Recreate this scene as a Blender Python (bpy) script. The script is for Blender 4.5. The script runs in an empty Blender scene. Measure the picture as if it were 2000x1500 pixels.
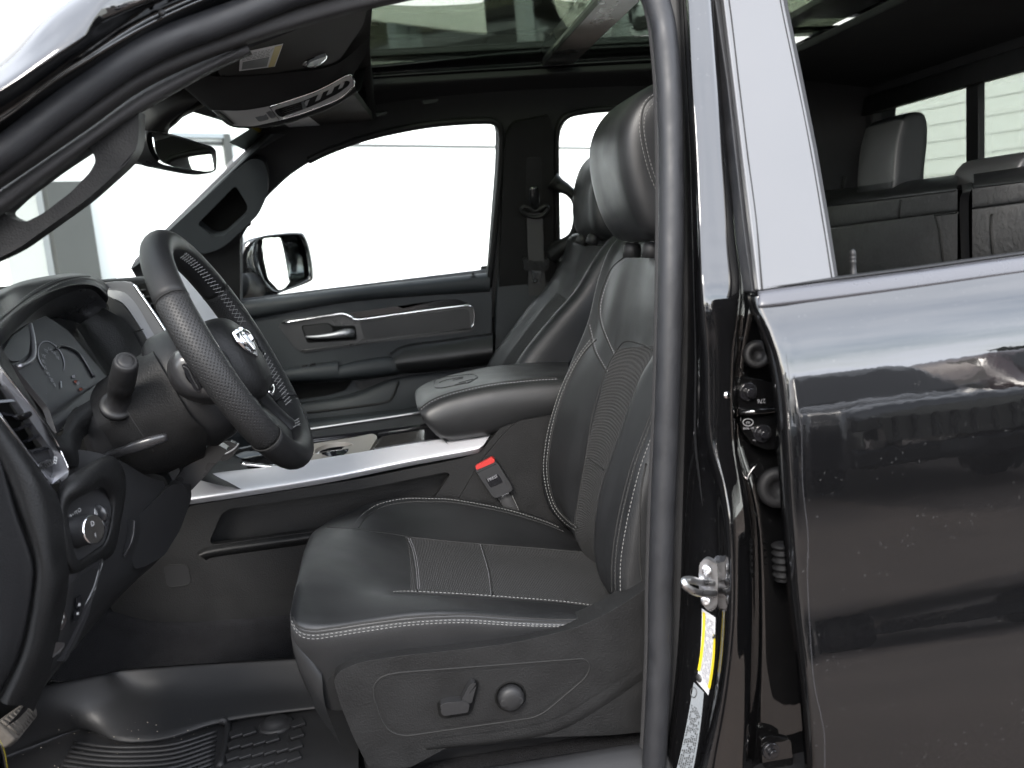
import bpy, bmesh, math, random
from mathutils import Vector, Matrix
from mathutils.bvhtree import BVHTree
from mathutils.geometry import tessellate_polygon
random.seed(7)
sc = bpy.context.scene
COL = sc.collection
R = math.radians

# ------------------------------------------------------------------ camera (solved from the photo's vanishing points)
F = 1735.0
CAM = Vector((0.0, -1.05, 1.43))
_dY = Vector((-270, -255, F)).normalized()
_dX = Vector((12400, -1317, F)); _dX = (_dX - _dY * _dX.dot(_dY)).normalized()
_dZ = _dX.cross(_dY).normalized()
if _dZ.y > 0: _dZ = -_dZ
ROT = Matrix((_dX, _dY, _dZ))                     # camera (right, down, forward) -> world
cd = bpy.data.cameras.new('camera'); cam = bpy.data.objects.new('camera', cd); COL.objects.link(cam)
cd.sensor_width = 36.0; cd.lens = F / 2000 * 36.0
cd.clip_start = 0.02; cd.clip_end = 2000
cd.dof.use_dof = True; cd.dof.focus_distance = 1.62; cd.dof.aperture_fstop = 4.5
r_, u_, b_ = ROT @ Vector((1, 0, 0)), ROT @ Vector((0, -1, 0)), ROT @ Vector((0, 0, -1))
cam.matrix_world = Matrix(((r_.x, u_.x, b_.x, CAM.x), (r_.y, u_.y, b_.y, CAM.y), (r_.z, u_.z, b_.z, CAM.z), (0, 0, 0, 1)))
sc.camera = cam

# ------------------------------------------------------------------ sky, sun, exposure
SUN_EL, SUN_AZ = R(38), R(205)
w = bpy.data.worlds.new('World'); sc.world = w; w.use_nodes = True
nt = w.node_tree; N = nt.nodes; L = nt.links; N.clear()
out = N.new('ShaderNodeOutputWorld'); bg = N.new('ShaderNodeBackground')
sky = N.new('ShaderNodeTexSky'); sky.sky_type = 'NISHITA'; sky.sun_disc = False
sky.sun_elevation = SUN_EL; sky.sun_rotation = SUN_AZ; sky.air_density = 1.0; sky.dust_density = 2.5
tc = N.new('ShaderNodeTexCoord'); sep = N.new('ShaderNodeSeparateXYZ')
L.new(tc.outputs['Generated'], sep.inputs[0])
def mth(op, a, b=None):
    m = N.new('ShaderNodeMath'); m.operation = op
    for i, x in enumerate((a, b)):
        if x is None: continue
        if hasattr(x, 'links') or hasattr(x, 'is_linked'): L.new(x, m.inputs[i])
        else: m.inputs[i].default_value = x
    return m.outputs[0]
den = mth('ADD', mth('MAXIMUM', sep.outputs[2], 0.0), 0.12)
cx = mth('DIVIDE', sep.outputs[0], den); cy = mth('DIVIDE', sep.outputs[1], den)
comb = N.new('ShaderNodeCombineXYZ'); L.new(cx, comb.inputs[0]); L.new(cy, comb.inputs[1])
noi = N.new('ShaderNodeTexNoise'); noi.inputs['Scale'].default_value = 0.55; noi.inputs['Detail'].default_value = 7; noi.inputs['Roughness'].default_value = 0.55
L.new(comb.outputs[0], noi.inputs['Vector'])
ramp = N.new('ShaderNodeValToRGB'); ramp.color_ramp.elements[0].position = 0.33; ramp.color_ramp.elements[1].position = 0.60
L.new(noi.outputs['Fac'], ramp.inputs['Fac'])
ccol = N.new('ShaderNodeValToRGB')
ccol.color_ramp.elements[0].position = 0.40; ccol.color_ramp.elements[0].color = (11.3, 11.8, 12.6, 1)
ccol.color_ramp.elements[1].position = 0.72; ccol.color_ramp.elements[1].color = (7.3, 7.7, 8.8, 1)
L.new(noi.outputs['Fac'], ccol.inputs['Fac'])
mx = N.new('ShaderNodeMixRGB'); L.new(ramp.outputs['Color'], mx.inputs['Fac']); L.new(sky.outputs[0], mx.inputs[1]); L.new(ccol.outputs['Color'], mx.inputs[2])
# the overcast is brightest low down, as the paint reflects it
hz = mth('ADD', mth('MULTIPLY', mth('POWER', mth('SUBTRACT', 1.0, mth('MINIMUM', mth('ABSOLUTE', sep.outputs[2]), 1.0)), 5.0), .55), 0.92)
hm = N.new('ShaderNodeVectorMath'); hm.operation = 'SCALE'; L.new(mx.outputs[0], hm.inputs[0]); L.new(hz, hm.inputs['Scale'])
L.new(hm.outputs[0], bg.inputs['Color']); bg.inputs['Strength'].default_value = 0.10
L.new(bg.outputs[0], out.inputs[0])
sl = bpy.data.lights.new('sun', 'SUN'); sl.energy = 1.0; sl.angle = R(14); sl.color = (1.0, 0.95, 0.88)
so = bpy.data.objects.new('sun', sl); COL.objects.link(so)
# direction towards the sun: rotation measured from +Y clockwise (Nishita convention)
sd = Vector((math.sin(SUN_AZ) * math.cos(SUN_EL), math.cos(SUN_AZ) * math.cos(SUN_EL), math.sin(SUN_EL)))
so.rotation_euler = sd.to_track_quat('Z', 'Y').to_euler()
sc.view_settings.view_transform = 'Standard'; sc.view_settings.look = 'None'; sc.view_settings.gamma = 1
sc.view_settings.use_curve_mapping = False
sc.view_settings.exposure = 3.05

# ------------------------------------------------------------------ helpers: rays through photo points onto real planes
def ray(px, py): return ROT @ Vector((px - 1000, py - 750, F))
def P(px, py, Y): d = ray(px, py); return CAM + d * ((Y - CAM.y) / d.y)
def PX(px, py, X): d = ray(px, py); return CAM + d * ((X - CAM.x) / d.x)
def PZ(px, py, Z): d = ray(px, py); return CAM + d * ((Z - CAM.z) / d.z)
def PP(px, py, p0, n): d = ray(px, py); return CAM + d * ((Vector(p0) - CAM).dot(Vector(n)) / d.dot(Vector(n)))
def T3(q): return P(*q) if not isinstance(q, Vector) else q
def PL(pts, Y): return [P(a[0], a[1], Y) for a in pts]

def link(o, parent=None, label=None, kind=None):
    COL.objects.link(o)
    if parent:
        o.parent = parent; o.matrix_parent_inverse = Matrix.Translation(-ORG[parent.name]) if parent.name in ORG else parent.matrix_world.inverted()
    if label: o['label'] = label
    if kind: o['kind'] = kind
    return o
ORG = {}
def thing(name, label, cat, loc=(0, 0, 0), group=None):
    o = bpy.data.objects.new(name, None); COL.objects.link(o); o.location = loc; o.empty_display_size = .2
    o['label'] = label; o['category'] = cat
    if group: o['group'] = group
    ORG[o.name] = Vector(loc)
    return o
def add(name, vs, fs, mat, parent=None, smooth=True, bevel=0, segs=2, solid=0, subsurf=0, label=None, kind=None, midx=None, fix=True):
    me = bpy.data.meshes.new(name); me.from_pydata([tuple(v) for v in vs], [], fs)
    if fix:
        bm = bmesh.new(); bm.from_mesh(me); bmesh.ops.recalc_face_normals(bm, faces=bm.faces); bm.to_mesh(me); bm.free()
    mats = mat if isinstance(mat, (list, tuple)) else [mat]
    for m in mats: me.materials.append(m)
    if midx: me.polygons.foreach_set('material_index', midx)
    if smooth: me.shade_smooth()
    o = bpy.data.objects.new(name, me)
    if solid:
        m = o.modifiers.new('s', 'SOLIDIFY'); m.thickness = solid; m.offset = -1
    if bevel:
        m = o.modifiers.new('b', 'BEVEL'); m.width = bevel; m.segments = segs; m.limit_method = 'ANGLE'; m.angle_limit = R(32); m.harden_normals = True
    if subsurf:
        m = o.modifiers.new('u', 'SUBSURF'); m.levels = subsurf; m.render_levels = subsurf
    return link(o, parent, label, kind)

def cr(p0, p1, p2, p3, t):
    t2 = t * t; t3 = t2 * t
    return 0.5 * ((2 * p1) + (p2 - p0) * t + (2 * p0 - 5 * p1 + 4 * p2 - p3) * t2 + (3 * p1 - p0 - 3 * p2 + p3) * t3)
def spl(pts, k, closed=False):
    """Catmull-Rom with k samples per span"""
    n = len(pts); o = []
    if closed:
        for i in range(n):
            for j in range(k): o.append(cr(pts[i - 1], pts[i], pts[(i + 1) % n], pts[(i + 2) % n], j / k))
    else:
        for i in range(n - 1):
            a = pts[i - 1] if i else pts[0] * 2 - pts[1]; d = pts[i + 2] if i + 2 < n else pts[-1] * 2 - pts[-2]
            for j in range(k): o.append(cr(a, pts[i], pts[i + 1], d, j / k))
        o.append(pts[-1].copy())
    return o
def resample(pts, n):
    d = [0]
    for a, b in zip(pts, pts[1:]): d.append(d[-1] + (b - a).length)
    o = []; j = 0
    for i in range(n):
        s = d[-1] * i / (n - 1)
        while j < len(pts) - 2 and d[j + 1] < s: j += 1
        o.append(pts[j].lerp(pts[j + 1], (s - d[j]) / max(1e-9, d[j + 1] - d[j])))
    return o
def net(rows, ku=4, kv=4, cu=False, cv=False):
    """smooth grid through control rows; returns verts, faces, (row count, column count)"""
    rows = [[T3(q) for q in r] for r in rows]
    fine = [spl(r, ku, cu) for r in rows]
    cols = [spl([fine[i][j] for i in range(len(rows))], kv, cv) for j in range(len(fine[0]))]
    nu = len(cols); nv = len(cols[0])
    vs = [cols[j][i] for i in range(nv) for j in range(nu)]
    fs = []
    for i in range(nv if cv else nv - 1):
        for j in range(nu if cu else nu - 1):
            a = i; b = (i + 1) % nv; c = j; d = (j + 1) % nu
            fs.append((a * nu + c, a * nu + d, b * nu + d, b * nu + c))
    return vs, fs, (nv, nu)
def surf(name, rows, mat, parent=None, ku=4, kv=4, cu=False, cv=False, **k):
    cap = k.pop('cap', False)
    vs, fs, (nv, nu) = net(rows, ku, kv, cu, cv)
    if cap: fs = fs + [tuple(range(nu)), tuple((nv - 1) * nu + j for j in reversed(range(nu)))]
    return add(name, vs, fs, mat, parent, **k)
def subset(vs, fs, keep):
    used = {}; nv = []; nf = []
    for f in (fs[i] for i in keep):
        g = []
        for q in f:
            if q not in used: used[q] = len(nv); nv.append(vs[q])
            g.append(used[q])
        nf.append(tuple(g))
    return nv, nf
def rnd(pts, r, n=4):
    """round the corners of a pixel polygon; r one radius or a list"""
    o = []; m = len(pts)
    for i in range(m):
        p = Vector(pts[i][:2]); a = Vector(pts[i - 1][:2]); b = Vector(pts[(i + 1) % m][:2])
        rr = r[i] if isinstance(r, (list, tuple)) else r
        if rr <= 0: o.append((p.x, p.y)); continue
        da = (a - p); db = (b - p); k = min(rr, da.length * .48, db.length * .48)
        s = p + da.normalized() * k; e = p + db.normalized() * k
        for j in range(n + 1):
            t = j / n; q = s * (1 - t) ** 2 + p * 2 * t * (1 - t) + e * t * t
            o.append((q.x, q.y))
    return o
def plate(name, pts, d, mat, parent=None, holes=(), bevel=0.0, segs=2, smooth=True, flat2d=True, **k):
    """solid slab: outline (+ holes) of 3-D points, pushed along d"""
    loops = [[T3(q) for q in l] for l in [pts] + list(holes)]
    d = Vector(d); allp = [p for l in loops for p in l]; n = len(allp)
    # tessellate in the plane across d
    z = d.normalized(); x = z.orthogonal().normalized(); y = z.cross(x)
    tris = tessellate_polygon([[Vector((p.dot(x), p.dot(y), 0)) for p in l] for l in loops])
    fs = [tuple(t) for t in tris] + [tuple(i + n for i in reversed(t)) for t in tris]
    s = 0
    for l in loops:
        m = len(l)
        for i in range(m):
            a, b = s + i, s + (i + 1) % m
            fs.append((a, b, b + n, a + n))
        s += m
    vs = allp + [p + d for p in allp]
    return add(name, vs, fs, mat, parent, smooth=smooth and bevel > 0, bevel=bevel, segs=segs, **k)
def ppl(name, pxs, Y, th, mat, parent=None, holes=(), rr=0, **k):
    """plate from pixel outline at depth Y, thickness th away from the viewer"""
    q = rnd(pxs, rr) if rr else pxs
    return plate(name, PL(q, Y), (0, th, 0), mat, parent, holes=[PL(h, Y) for h in holes], **k)
def frames(path, ref, closed=False):
    n = len(path); o = []
    for i in range(n):
        if closed: t = path[(i + 1) % n] - path[i - 1]
        else: t = path[min(i + 1, n - 1)] - path[max(i - 1, 0)]
        t.normalize(); r = ref[i] if isinstance(ref, list) else ref
        s = t.cross(r)
        if s.length < 1e-5: s = t.orthogonal()
        s.normalize(); o.append((t, s, s.cross(t).normalized()))
    return o
def sweep_geo(path, prof, ref, closed=False, scale=None, caps=True):
    fr = frames(path, ref, closed); n = len(path); m = len(prof); vs = []; fs = []
    for i, p in enumerate(path):
        k = scale[i] if scale else 1
        for a, b in prof: vs.append(p + fr[i][1] * a * k + fr[i][2] * b * k)
    for i in range(n if closed else n - 1):
        for j in range(m):
            a = i * m + j; b = i * m + (j + 1) % m; c = ((i + 1) % n) * m
            fs.append((a, b, c + (j + 1) % m, c + j))
    if caps and not closed:
        fs.append(tuple(range(m))); fs.append(tuple((n - 1) * m + j for j in reversed(range(m))))
    return vs, fs
def circ(r, n=10, rb=None): return [(r * math.cos(2 * math.pi * i / n), (rb or r) * math.sin(2 * math.pi * i / n)) for i in range(n)]
def sweep(name, path, prof, mat, parent=None, ref=Vector((0, 1, 0)), closed=False, k=4, scale=None, **kw):
    path = [T3(p) for p in path]
    if k > 1: path = spl(path, k, closed)
    if scale:
        m = len(path); s = len(scale) - 1
        scale = [scale[min(s, int(i * s / (m - 1)))] * (1 - (i * s / (m - 1)) % 1) + scale[min(s, int(i * s / (m - 1)) + 1)] * ((i * s / (m - 1)) % 1) for i in range(m)]
    vs, fs = sweep_geo(path, prof, ref, closed, scale)
    return add(name, vs, fs, mat, parent, **kw)
def tube(name, path, r, mat, parent=None, **kw): return sweep(name, path, circ(r, kw.pop('n', 8)), mat, parent, **kw)
def bvh(*objs):
    vs = []; fs = []
    for o in objs:
        s = len(vs); vs += [v.co.copy() for v in o.data.vertices]; fs += [tuple(i + s for i in p.vertices) for p in o.data.polygons]
    return BVHTree.FromPolygons(vs, fs)
def onto(pts, tree, k=6, off=0.0):
    """drop a pixel polyline on a surface: list of (point, normal)"""
    q = spl([Vector((a[0], a[1], 0)) for a in pts], k); o = []
    for a in q:
        d = ray(a.x, a.y).normalized(); h = tree.ray_cast(CAM, d)
        if h[0] is None: continue
        nn = h[1] if h[1].dot(d) < 0 else -h[1]
        o.append((h[0] + nn * off, nn))
    return o
def stitch_geo(pn, ln=.0042, gap=.0026, wd=.0009, ht=.0005):
    pts = [a for a, b in pn]; d = [0]
    for a, b in zip(pts, pts[1:]): d.append(d[-1] + (b - a).length)
    vs = []; fs = []; s = 0; j = 0
    def at(t):
        nonlocal j
        while j < len(d) - 2 and d[j + 1] < t: j += 1
        f = (t - d[j]) / max(1e-9, d[j + 1] - d[j]); return pts[j].lerp(pts[j + 1], f), pn[j][1]
    while s + ln < d[-1]:
        a, na = at(s); b, nb = at(s + ln); t = (b - a).normalized(); sd_ = t.cross(na).normalized()
        k = len(vs)
        for p, q in ((a, .6), (a.lerp(b, .5), 1.0), (b, .6)):
            h = ht * (1.5 if q == 1 else .2)
            vs += [p + sd_ * wd * .5 * q - na * ht, p + na * h, p - sd_ * wd * .5 * q - na * ht]
        for m in (0, 3):
            fs += [(k + m, k + m + 1, k + m + 4, k + m + 3), (k + m + 1, k + m + 2, k + m + 5, k + m + 4)]
        s += ln + gap
    return vs, fs
def stitches(name, lines, tree, mat, parent, **k):
    vs = []; fs = []
    for l in lines:
        pn = onto(l, tree, off=.0006)
        if len(pn) < 2: continue
        a, b = stitch_geo(pn, **k); s = len(vs); vs += a; fs += [tuple(i + s for i in f) for f in b]
    return add(name, vs, fs, mat, parent, fix=False, kind='stuff')
def seams(name, lines, tree, mat, parent, r=.0016, off=-.0006, k=6):
    for l in lines:
        pn = onto(l, tree, k=k, off=off)
        if len(pn) < 3: continue
        a, b = sweep_geo([p for p, n_ in pn], circ(r, 6), [n_ for p, n_ in pn])
        add(name, a, b, mat, parent, fix=False)
def lathe_geo(c, axis, prof, n=20):
    """prof: (radius, along axis)"""
    z = Vector(axis).normalized(); x = z.orthogonal().normalized(); y = z.cross(x); vs = []; fs = []
    for r, h in prof:
        for i in range(n):
            a = 2 * math.pi * i / n; vs.append(Vector(c) + z * h + (x * math.cos(a) + y * math.sin(a)) * r)
    for i in range(len(prof) - 1):
        for j in range(n):
            k = (j + 1) % n; fs.append((i * n + j, i * n + k, (i + 1) * n + k, (i + 1) * n + j))
    fs.append(tuple(range(n))); fs.append(tuple((len(prof) - 1) * n + j for j in reversed(range(n))))
    return vs, fs
def lathe(name, c, axis, prof, mat, parent=None, n=20, **k):
    vs, fs = lathe_geo(c, axis, prof, n); return add(name, vs, fs, mat, parent, **k)
def box(name, c, s, mat, parent=None, bevel=.0, rot=None, **k):
    vs = [Vector(((i & 1) - .5, ((i >> 1) & 1) - .5, ((i >> 2) & 1) - .5)) for i in range(8)]
    vs = [Vector((v.x * s[0], v.y * s[1], v.z * s[2])) for v in vs]
    if rot: vs = [rot @ v for v in vs]
    vs = [v + Vector(c) for v in vs]
    return add(name, vs, [(0, 1, 3, 2), (4, 6, 7, 5), (0, 4, 5, 1), (2, 3, 7, 6), (0, 2, 6, 4), (1, 5, 7, 3)], mat, parent, smooth=bevel > 0, bevel=bevel, **k)
def text_geo(s, size):
    c = bpy.data.curves.new('t', 'FONT'); c.body = s; c.size = size; c.align_x = 'CENTER'; c.align_y = 'CENTER'; c.resolution_u = 2
    o = bpy.data.objects.new('t', c); COL.objects.link(o)
    dg = bpy.context.evaluated_depsgraph_get(); me = bpy.data.meshes.new_from_object(o.evaluated_get(dg))
    vs = [v.co.copy() for v in me.vertices]; fs = [tuple(p.vertices) for p in me.polygons]
    bpy.data.objects.remove(o); bpy.data.curves.remove(c); bpy.data.meshes.remove(me)
    return vs, fs
def texts(name, items, mat, parent, **k):
    """items: (string, size, centre, x direction, y direction)"""
    vs = []; fs = []
    for s, size, c, xd, yd in items:
        a, b = text_geo(s, size); xd = Vector(xd).normalized(); yd = Vector(yd); yd = (yd - xd * yd.dot(xd)).normalized(); o = len(vs)
        vs += [Vector(c) + xd * v.x + yd * v.y for v in a]; fs += [tuple(i + o for i in f) for f in b]
    return add(name, vs, fs, mat, parent, smooth=False, fix=False, **k)

# ------------------------------------------------------------------ materials
def setin(n, names, v):
    for q in names:
        if q in n.inputs: n.inputs[q].default_value = v; return
def mat(name, col, rough=.5, metal=0, spec=.5, bump=None, coat=0, coat_rough=.03, var=0, vscale=12, rvar=0, sheen=0):
    m = bpy.data.materials.new(name); m.use_nodes = True; t = m.node_tree; b = t.nodes['Principled BSDF']
    b.inputs['Base Color'].default_value = (*col, 1); b.inputs['Roughness'].default_value = rough; b.inputs['Metallic'].default_value = metal
    setin(b, ['Specular IOR Level', 'Specular'], spec); setin(b, ['Coat Weight'], coat); setin(b, ['Coat IOR'], 1.66); setin(b, ['Coat Roughness'], coat_rough)
    if sheen: setin(b, ['Sheen Weight'], sheen)
    c = t.nodes.new('ShaderNodeTexCoord')
    if var or rvar:
        n = t.nodes.new('ShaderNodeTexNoise'); n.inputs['Scale'].default_value = vscale; n.inputs['Detail'].default_value = 6
        t.links.new(c.outputs['Object'], n.inputs['Vector'])
        if var:
            x = t.nodes.new('ShaderNodeMixRGB'); x.inputs[1].default_value = tuple(max(0, q * (1 - var)) for q in col) + (1,); x.inputs[2].default_value = tuple(q * (1 + var) for q in col) + (1,)
            t.links.new(n.outputs['Fac'], x.inputs['Fac']); t.links.new(x.outputs[0], b.inputs['Base Color'])
        if rvar:
            mr = t.nodes.new('ShaderNodeMapRange'); mr.inputs['From Min'].default_value = .3; mr.inputs['From Max'].default_value = .7
            mr.inputs['To Min'].default_value = max(0, rough - rvar); mr.inputs['To Max'].default_value = rough + rvar
            t.links.new(n.outputs['Fac'], mr.inputs['Value']); t.links.new(mr.outputs[0], b.inputs['Roughness'])
    if bump:
        kind, scale, strength, dist = bump
        bp = t.nodes.new('ShaderNodeBump'); bp.inputs['Strength'].default_value = strength; bp.inputs['Distance'].default_value = dist
        if kind == 'grain':
            v = t.nodes.new('ShaderNodeTexVoronoi'); v.inputs['Scale'].default_value = scale; v.feature = 'SMOOTH_F1'; o = v.outputs['Distance']
        else:
            v = t.nodes.new('ShaderNodeTexNoise'); v.inputs['Scale'].default_value = scale; v.inputs['Detail'].default_value = 5; o = v.outputs['Fac']
        t.links.new(c.outputs['Object'], v.inputs['Vector']); t.links.new(o, bp.inputs['Height']); t.links.new(bp.outputs[0], b.inputs['Normal'])
    return m
def wrinkle(m, scale=11, dist=.003, strength=.22):
    """slack in the hide on top of the grain"""
    t = m.node_tree; g = [n for n in t.nodes if n.type == 'BUMP'][0]; c = [n for n in t.nodes if n.type == 'TEX_COORD'][0]
    n = t.nodes.new('ShaderNodeTexNoise'); n.inputs['Scale'].default_value = scale; n.inputs['Detail'].default_value = 2.5; n.inputs['Distortion'].default_value = .6
    b = t.nodes.new('ShaderNodeBump'); b.inputs['Strength'].default_value = strength; b.inputs['Distance'].default_value = dist
    t.links.new(c.outputs['Object'], n.inputs['Vector']); t.links.new(n.outputs['Fac'], b.inputs['Height']); t.links.new(b.outputs[0], g.inputs['Normal'])
M = {}
M['leather'] = mat('black_leather', (.0062, .0064, .0069), .44, spec=.30, bump=('grain', 620, .22, .0006), var=.12, rvar=.06)
wrinkle(M['leather'])
M['leather_grey'] = mat('grey_leather', (.042, .041, .041), .45, bump=('grain', 620, .2, .0006), var=.08)
M['wheel_leather'] = mat('wheel_leather', (.0070, .0070, .0074), .54, spec=.22, bump=('grain', 700, .15, .0004), rvar=.05)
M['soft'] = mat('soft_dash_plastic', (.0050, .0050, .0052), .56, spec=.18, bump=('grain', 430, .5, .0009), var=.22, rvar=.09, vscale=22)
M['soft_blue'] = mat('door_soft_plastic', (.014, .016, .018), .58, spec=.22, bump=('grain', 430, .3, .0006), var=.1, rvar=.05)
M['hard'] = mat('hard_black_plastic', (.0075, .0075, .008), .52, spec=.22, bump=('grain', 800, .2, .0004), rvar=.05)
M['satin'] = mat('satin_black_plastic', (.014, .014, .015), .30, rvar=.04)
M['gloss'] = mat('gloss_black_plastic', (.006, .006, .007), .08)
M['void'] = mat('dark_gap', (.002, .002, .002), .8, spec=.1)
M['headliner'] = mat('headliner_cloth', (.020, .020, .021), .9, spec=.2, bump=('noise', 900, .4, .0006), var=.2)
M['headliner_grey'] = mat('visor_cloth', (.035, .034, .033), .85, spec=.2, bump=('noise', 900, .3, .0005), var=.1)
M['carpet'] = mat('black_carpet', (.008, .008, .009), .95, spec=.1, bump=('noise', 500, 1.0, .004), var=.4, vscale=60)
M['mat_rubber'] = mat('floor_mat_rubber', (.006, .006, .0065), .58, spec=.2, bump=('noise', 300, .2, .0005), var=.3, vscale=7, rvar=.1)
M['rubber'] = mat('seal_rubber', (.0080, .0083, .0096), .56, spec=.26, bump=('noise', 120, .35, .0012), rvar=.10, var=.25, vscale=30)
M['dark_soft'] = mat('shaded_grain_plastic', (.0055, .0055, .006), .62, spec=.15, bump=('grain', 430, .4, .0008), rvar=.05)
M['silver'] = mat('satin_silver_trim', (.27, .27, .285), .40, metal=.85, bump=('noise', 1500, .05, .0002), rvar=.04)
M['chrome'] = mat('chrome', (.75, .75, .77), .12, metal=1)
M['steel'] = mat('zinc_steel', (.50, .50, .51), .32, metal=1, rvar=.1, vscale=60)
M['white_thread'] = mat('light_thread', (.13, .13, .127), .8, spec=.2)
M['dark_thread'] = mat('dark_thread', (.010, .010, .010), .8, spec=.2)
M['seam'] = mat('seam_shadow_fold', (.008, .008, .008), .7, spec=.2)
M['belt'] = mat('belt_webbing', (.026, .026, .027), .6, bump=('noise', 1200, .3, .0004))
M['red'] = mat('red_button', (.24, .012, .010), .4)
M['label_white'] = mat('label_paper', (.30, .30, .31), .5, var=.05)
M['label_grey'] = mat('silver_label_film', (.13, .14, .15), .45, var=.04)
M['yellow'] = mat('yellow_print', (.36, .28, .01), .5)
M['ink'] = mat('black_ink', (.02, .02, .02), .5)
M['ink_grey'] = mat('grey_ink', (.14, .14, .15), .5)
M['print_white'] = mat('white_print', (.25, .25, .25), .5)
M['mirror'] = mat('mirror_glass', (.86, .88, .87), .01, metal=1)
M['stack_grey'] = mat('satin_grey_trim', (.085, .085, .09), .42, metal=.4)
M['label_and_glare'] = mat('label_paper_and_glare', (.62, .62, .64), .5, var=.05)  # visor label paper; on the screen it paints in a reflection
M['silver_paint'] = mat('silver_painted_trim', (.50, .50, .51), .35, metal=.25)
M['applique'] = mat('satin_pillar_film', (.036, .036, .037), .40, spec=.70, var=.12, rvar=.04, vscale=5)
M['molding'] = mat('belt_molding_rubber', (.030, .030, .034), .30, bump=('noise', 200, .1, .0004), rvar=.06, vscale=20)
M['pedal'] = mat('dusty_pedal_rubber', (.034, .029, .024), .85, bump=('noise', 150, .6, .001), var=.5, vscale=40)
M['dust'] = mat('grit', (.10, .088, .07), .9)
def paint():
    m = mat('black_car_paint', (.0022, .0022, .0024), .4, spec=0.0, coat=1.0, coat_rough=.03)
    t = m.node_tree; b = t.nodes['Principled BSDF']; c = t.nodes['Texture Coordinate']
    # orange peel + dried water spots (rings and specks)
    n = t.nodes.new('ShaderNodeTexNoise'); n.inputs['Scale'].default_value = 55; n.inputs['Detail'].default_value = 2
    bp = t.nodes.new('ShaderNodeBump'); bp.inputs['Strength'].default_value = .012; bp.inputs['Distance'].default_value = .004
    t.links.new(c.outputs['Object'], n.inputs['Vector']); t.links.new(n.outputs['Fac'], bp.inputs['Height'])
    t.links.new(bp.outputs[0], b.inputs['Coat Normal'])
    v = t.nodes.new('ShaderNodeTexVoronoi'); v.inputs['Scale'].default_value = 135; v.inputs['Randomness'].default_value = 1
    t.links.new(c.outputs['Object'], v.inputs['Vector'])
    wn = t.nodes.new('ShaderNodeSeparateColor'); t.links.new(v.outputs['Color'], wn.inputs[0])
    def mm(op, a, bb):
        q = t.nodes.new('ShaderNodeMath'); q.operation = op
        for i, x in enumerate((a, bb)):
            if isinstance(x, (int, float)): q.inputs[i].default_value = x
            else: t.links.new(x, q.inputs[i])
        return q.outputs[0]
    rad = mm('MULTIPLY', wn.outputs[0], .17)                     # spot radius varies, many cells have none
    keep = mm('GREATER_THAN', wn.outputs[1], .62)
    ring = mm('SUBTRACT', 1.0, mm('MINIMUM', mm('MULTIPLY', mm('ABSOLUTE', mm('SUBTRACT', v.outputs['Distance'], rad), 0), 22), 1.0))
    big = t.nodes.new('ShaderNodeTexNoise'); big.inputs['Scale'].default_value = 5; t.links.new(c.outputs['Object'], big.inputs['Vector'])
    amt = mm('MULTIPLY', mm('MULTIPLY', ring, keep), mm('MULTIPLY', big.outputs['Fac'], .9))
    x = t.nodes.new('ShaderNodeMixRGB'); x.inputs[1].default_value = (.0022, .0022, .0024, 1); x.inputs[2].default_value = (.055, .055, .055, 1)
    t.links.new(amt, x.inputs['Fac']); t.links.new(x.outputs[0], b.inputs['Base Color'])
    return m
M['paint'] = paint()
def cloth():
    m = mat('woven_insert_cloth', (.016, .016, .017), .85, spec=.25)
    t = m.node_tree; b = t.nodes['Principled BSDF']; c = t.nodes['Texture Coordinate']
    s = t.nodes.new('ShaderNodeSeparateXYZ'); t.links.new(c.outputs['Object'], s.inputs[0])
    # ribs run across the seat: phase along the fore-aft/height direction, alternate weave along the width
    def mm(op, a, bb=0):
        q = t.nodes.new('ShaderNodeMath'); q.operation = op
        for i, x in enumerate((a, bb)):
            if isinstance(x, (int, float)): q.inputs[i].default_value = x
            else: t.links.new(x, q.inputs[i])
        return q.outputs[0]
    ph = mm('SUBTRACT', s.outputs[0], mm('MULTIPLY', s.outputs[2], 1.0))
    rib = mm('SINE', mm('MULTIPLY', ph, 1700), 0)
    cross = mm('SINE', mm('MULTIPLY', s.outputs[1], 2000), 0)
    h = mm('ADD', mm('MULTIPLY', rib, .5), mm('MULTIPLY', mm('MULTIPLY', cross, rib), .5))
    n = t.nodes.new('ShaderNodeTexNoise'); n.inputs['Scale'].default_value = 350; n.inputs['Detail'].default_value = 3; t.links.new(c.outputs['Object'], n.inputs['Vector'])
    h2 = mm('ADD', h, mm('MULTIPLY', n.outputs['Fac'], 1.3))
    bp = t.nodes.new('ShaderNodeBump'); bp.inputs['Strength'].default_value = .7; bp.inputs['Distance'].default_value = .0012
    t.links.new(h2, bp.inputs['Height']); t.links.new(bp.outputs[0], b.inputs['Normal'])
    mr = t.nodes.new('ShaderNodeMapRange'); mr.inputs['From Min'].default_value = -.4; mr.inputs['From Max'].default_value = 1.6
    t.links.new(h2, mr.inputs['Value'])
    x = t.nodes.new('ShaderNodeMixRGB'); x.inputs[1].default_value = (.0014, .0014, .0014, 1); x.inputs[2].default_value = (.024, .024, .0245, 1)
    t.links.new(mr.outputs[0], x.inputs['Fac']); t.links.new(x.outputs[0], b.inputs['Base Color'])
    return m
M['cloth'] = cloth()
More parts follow.
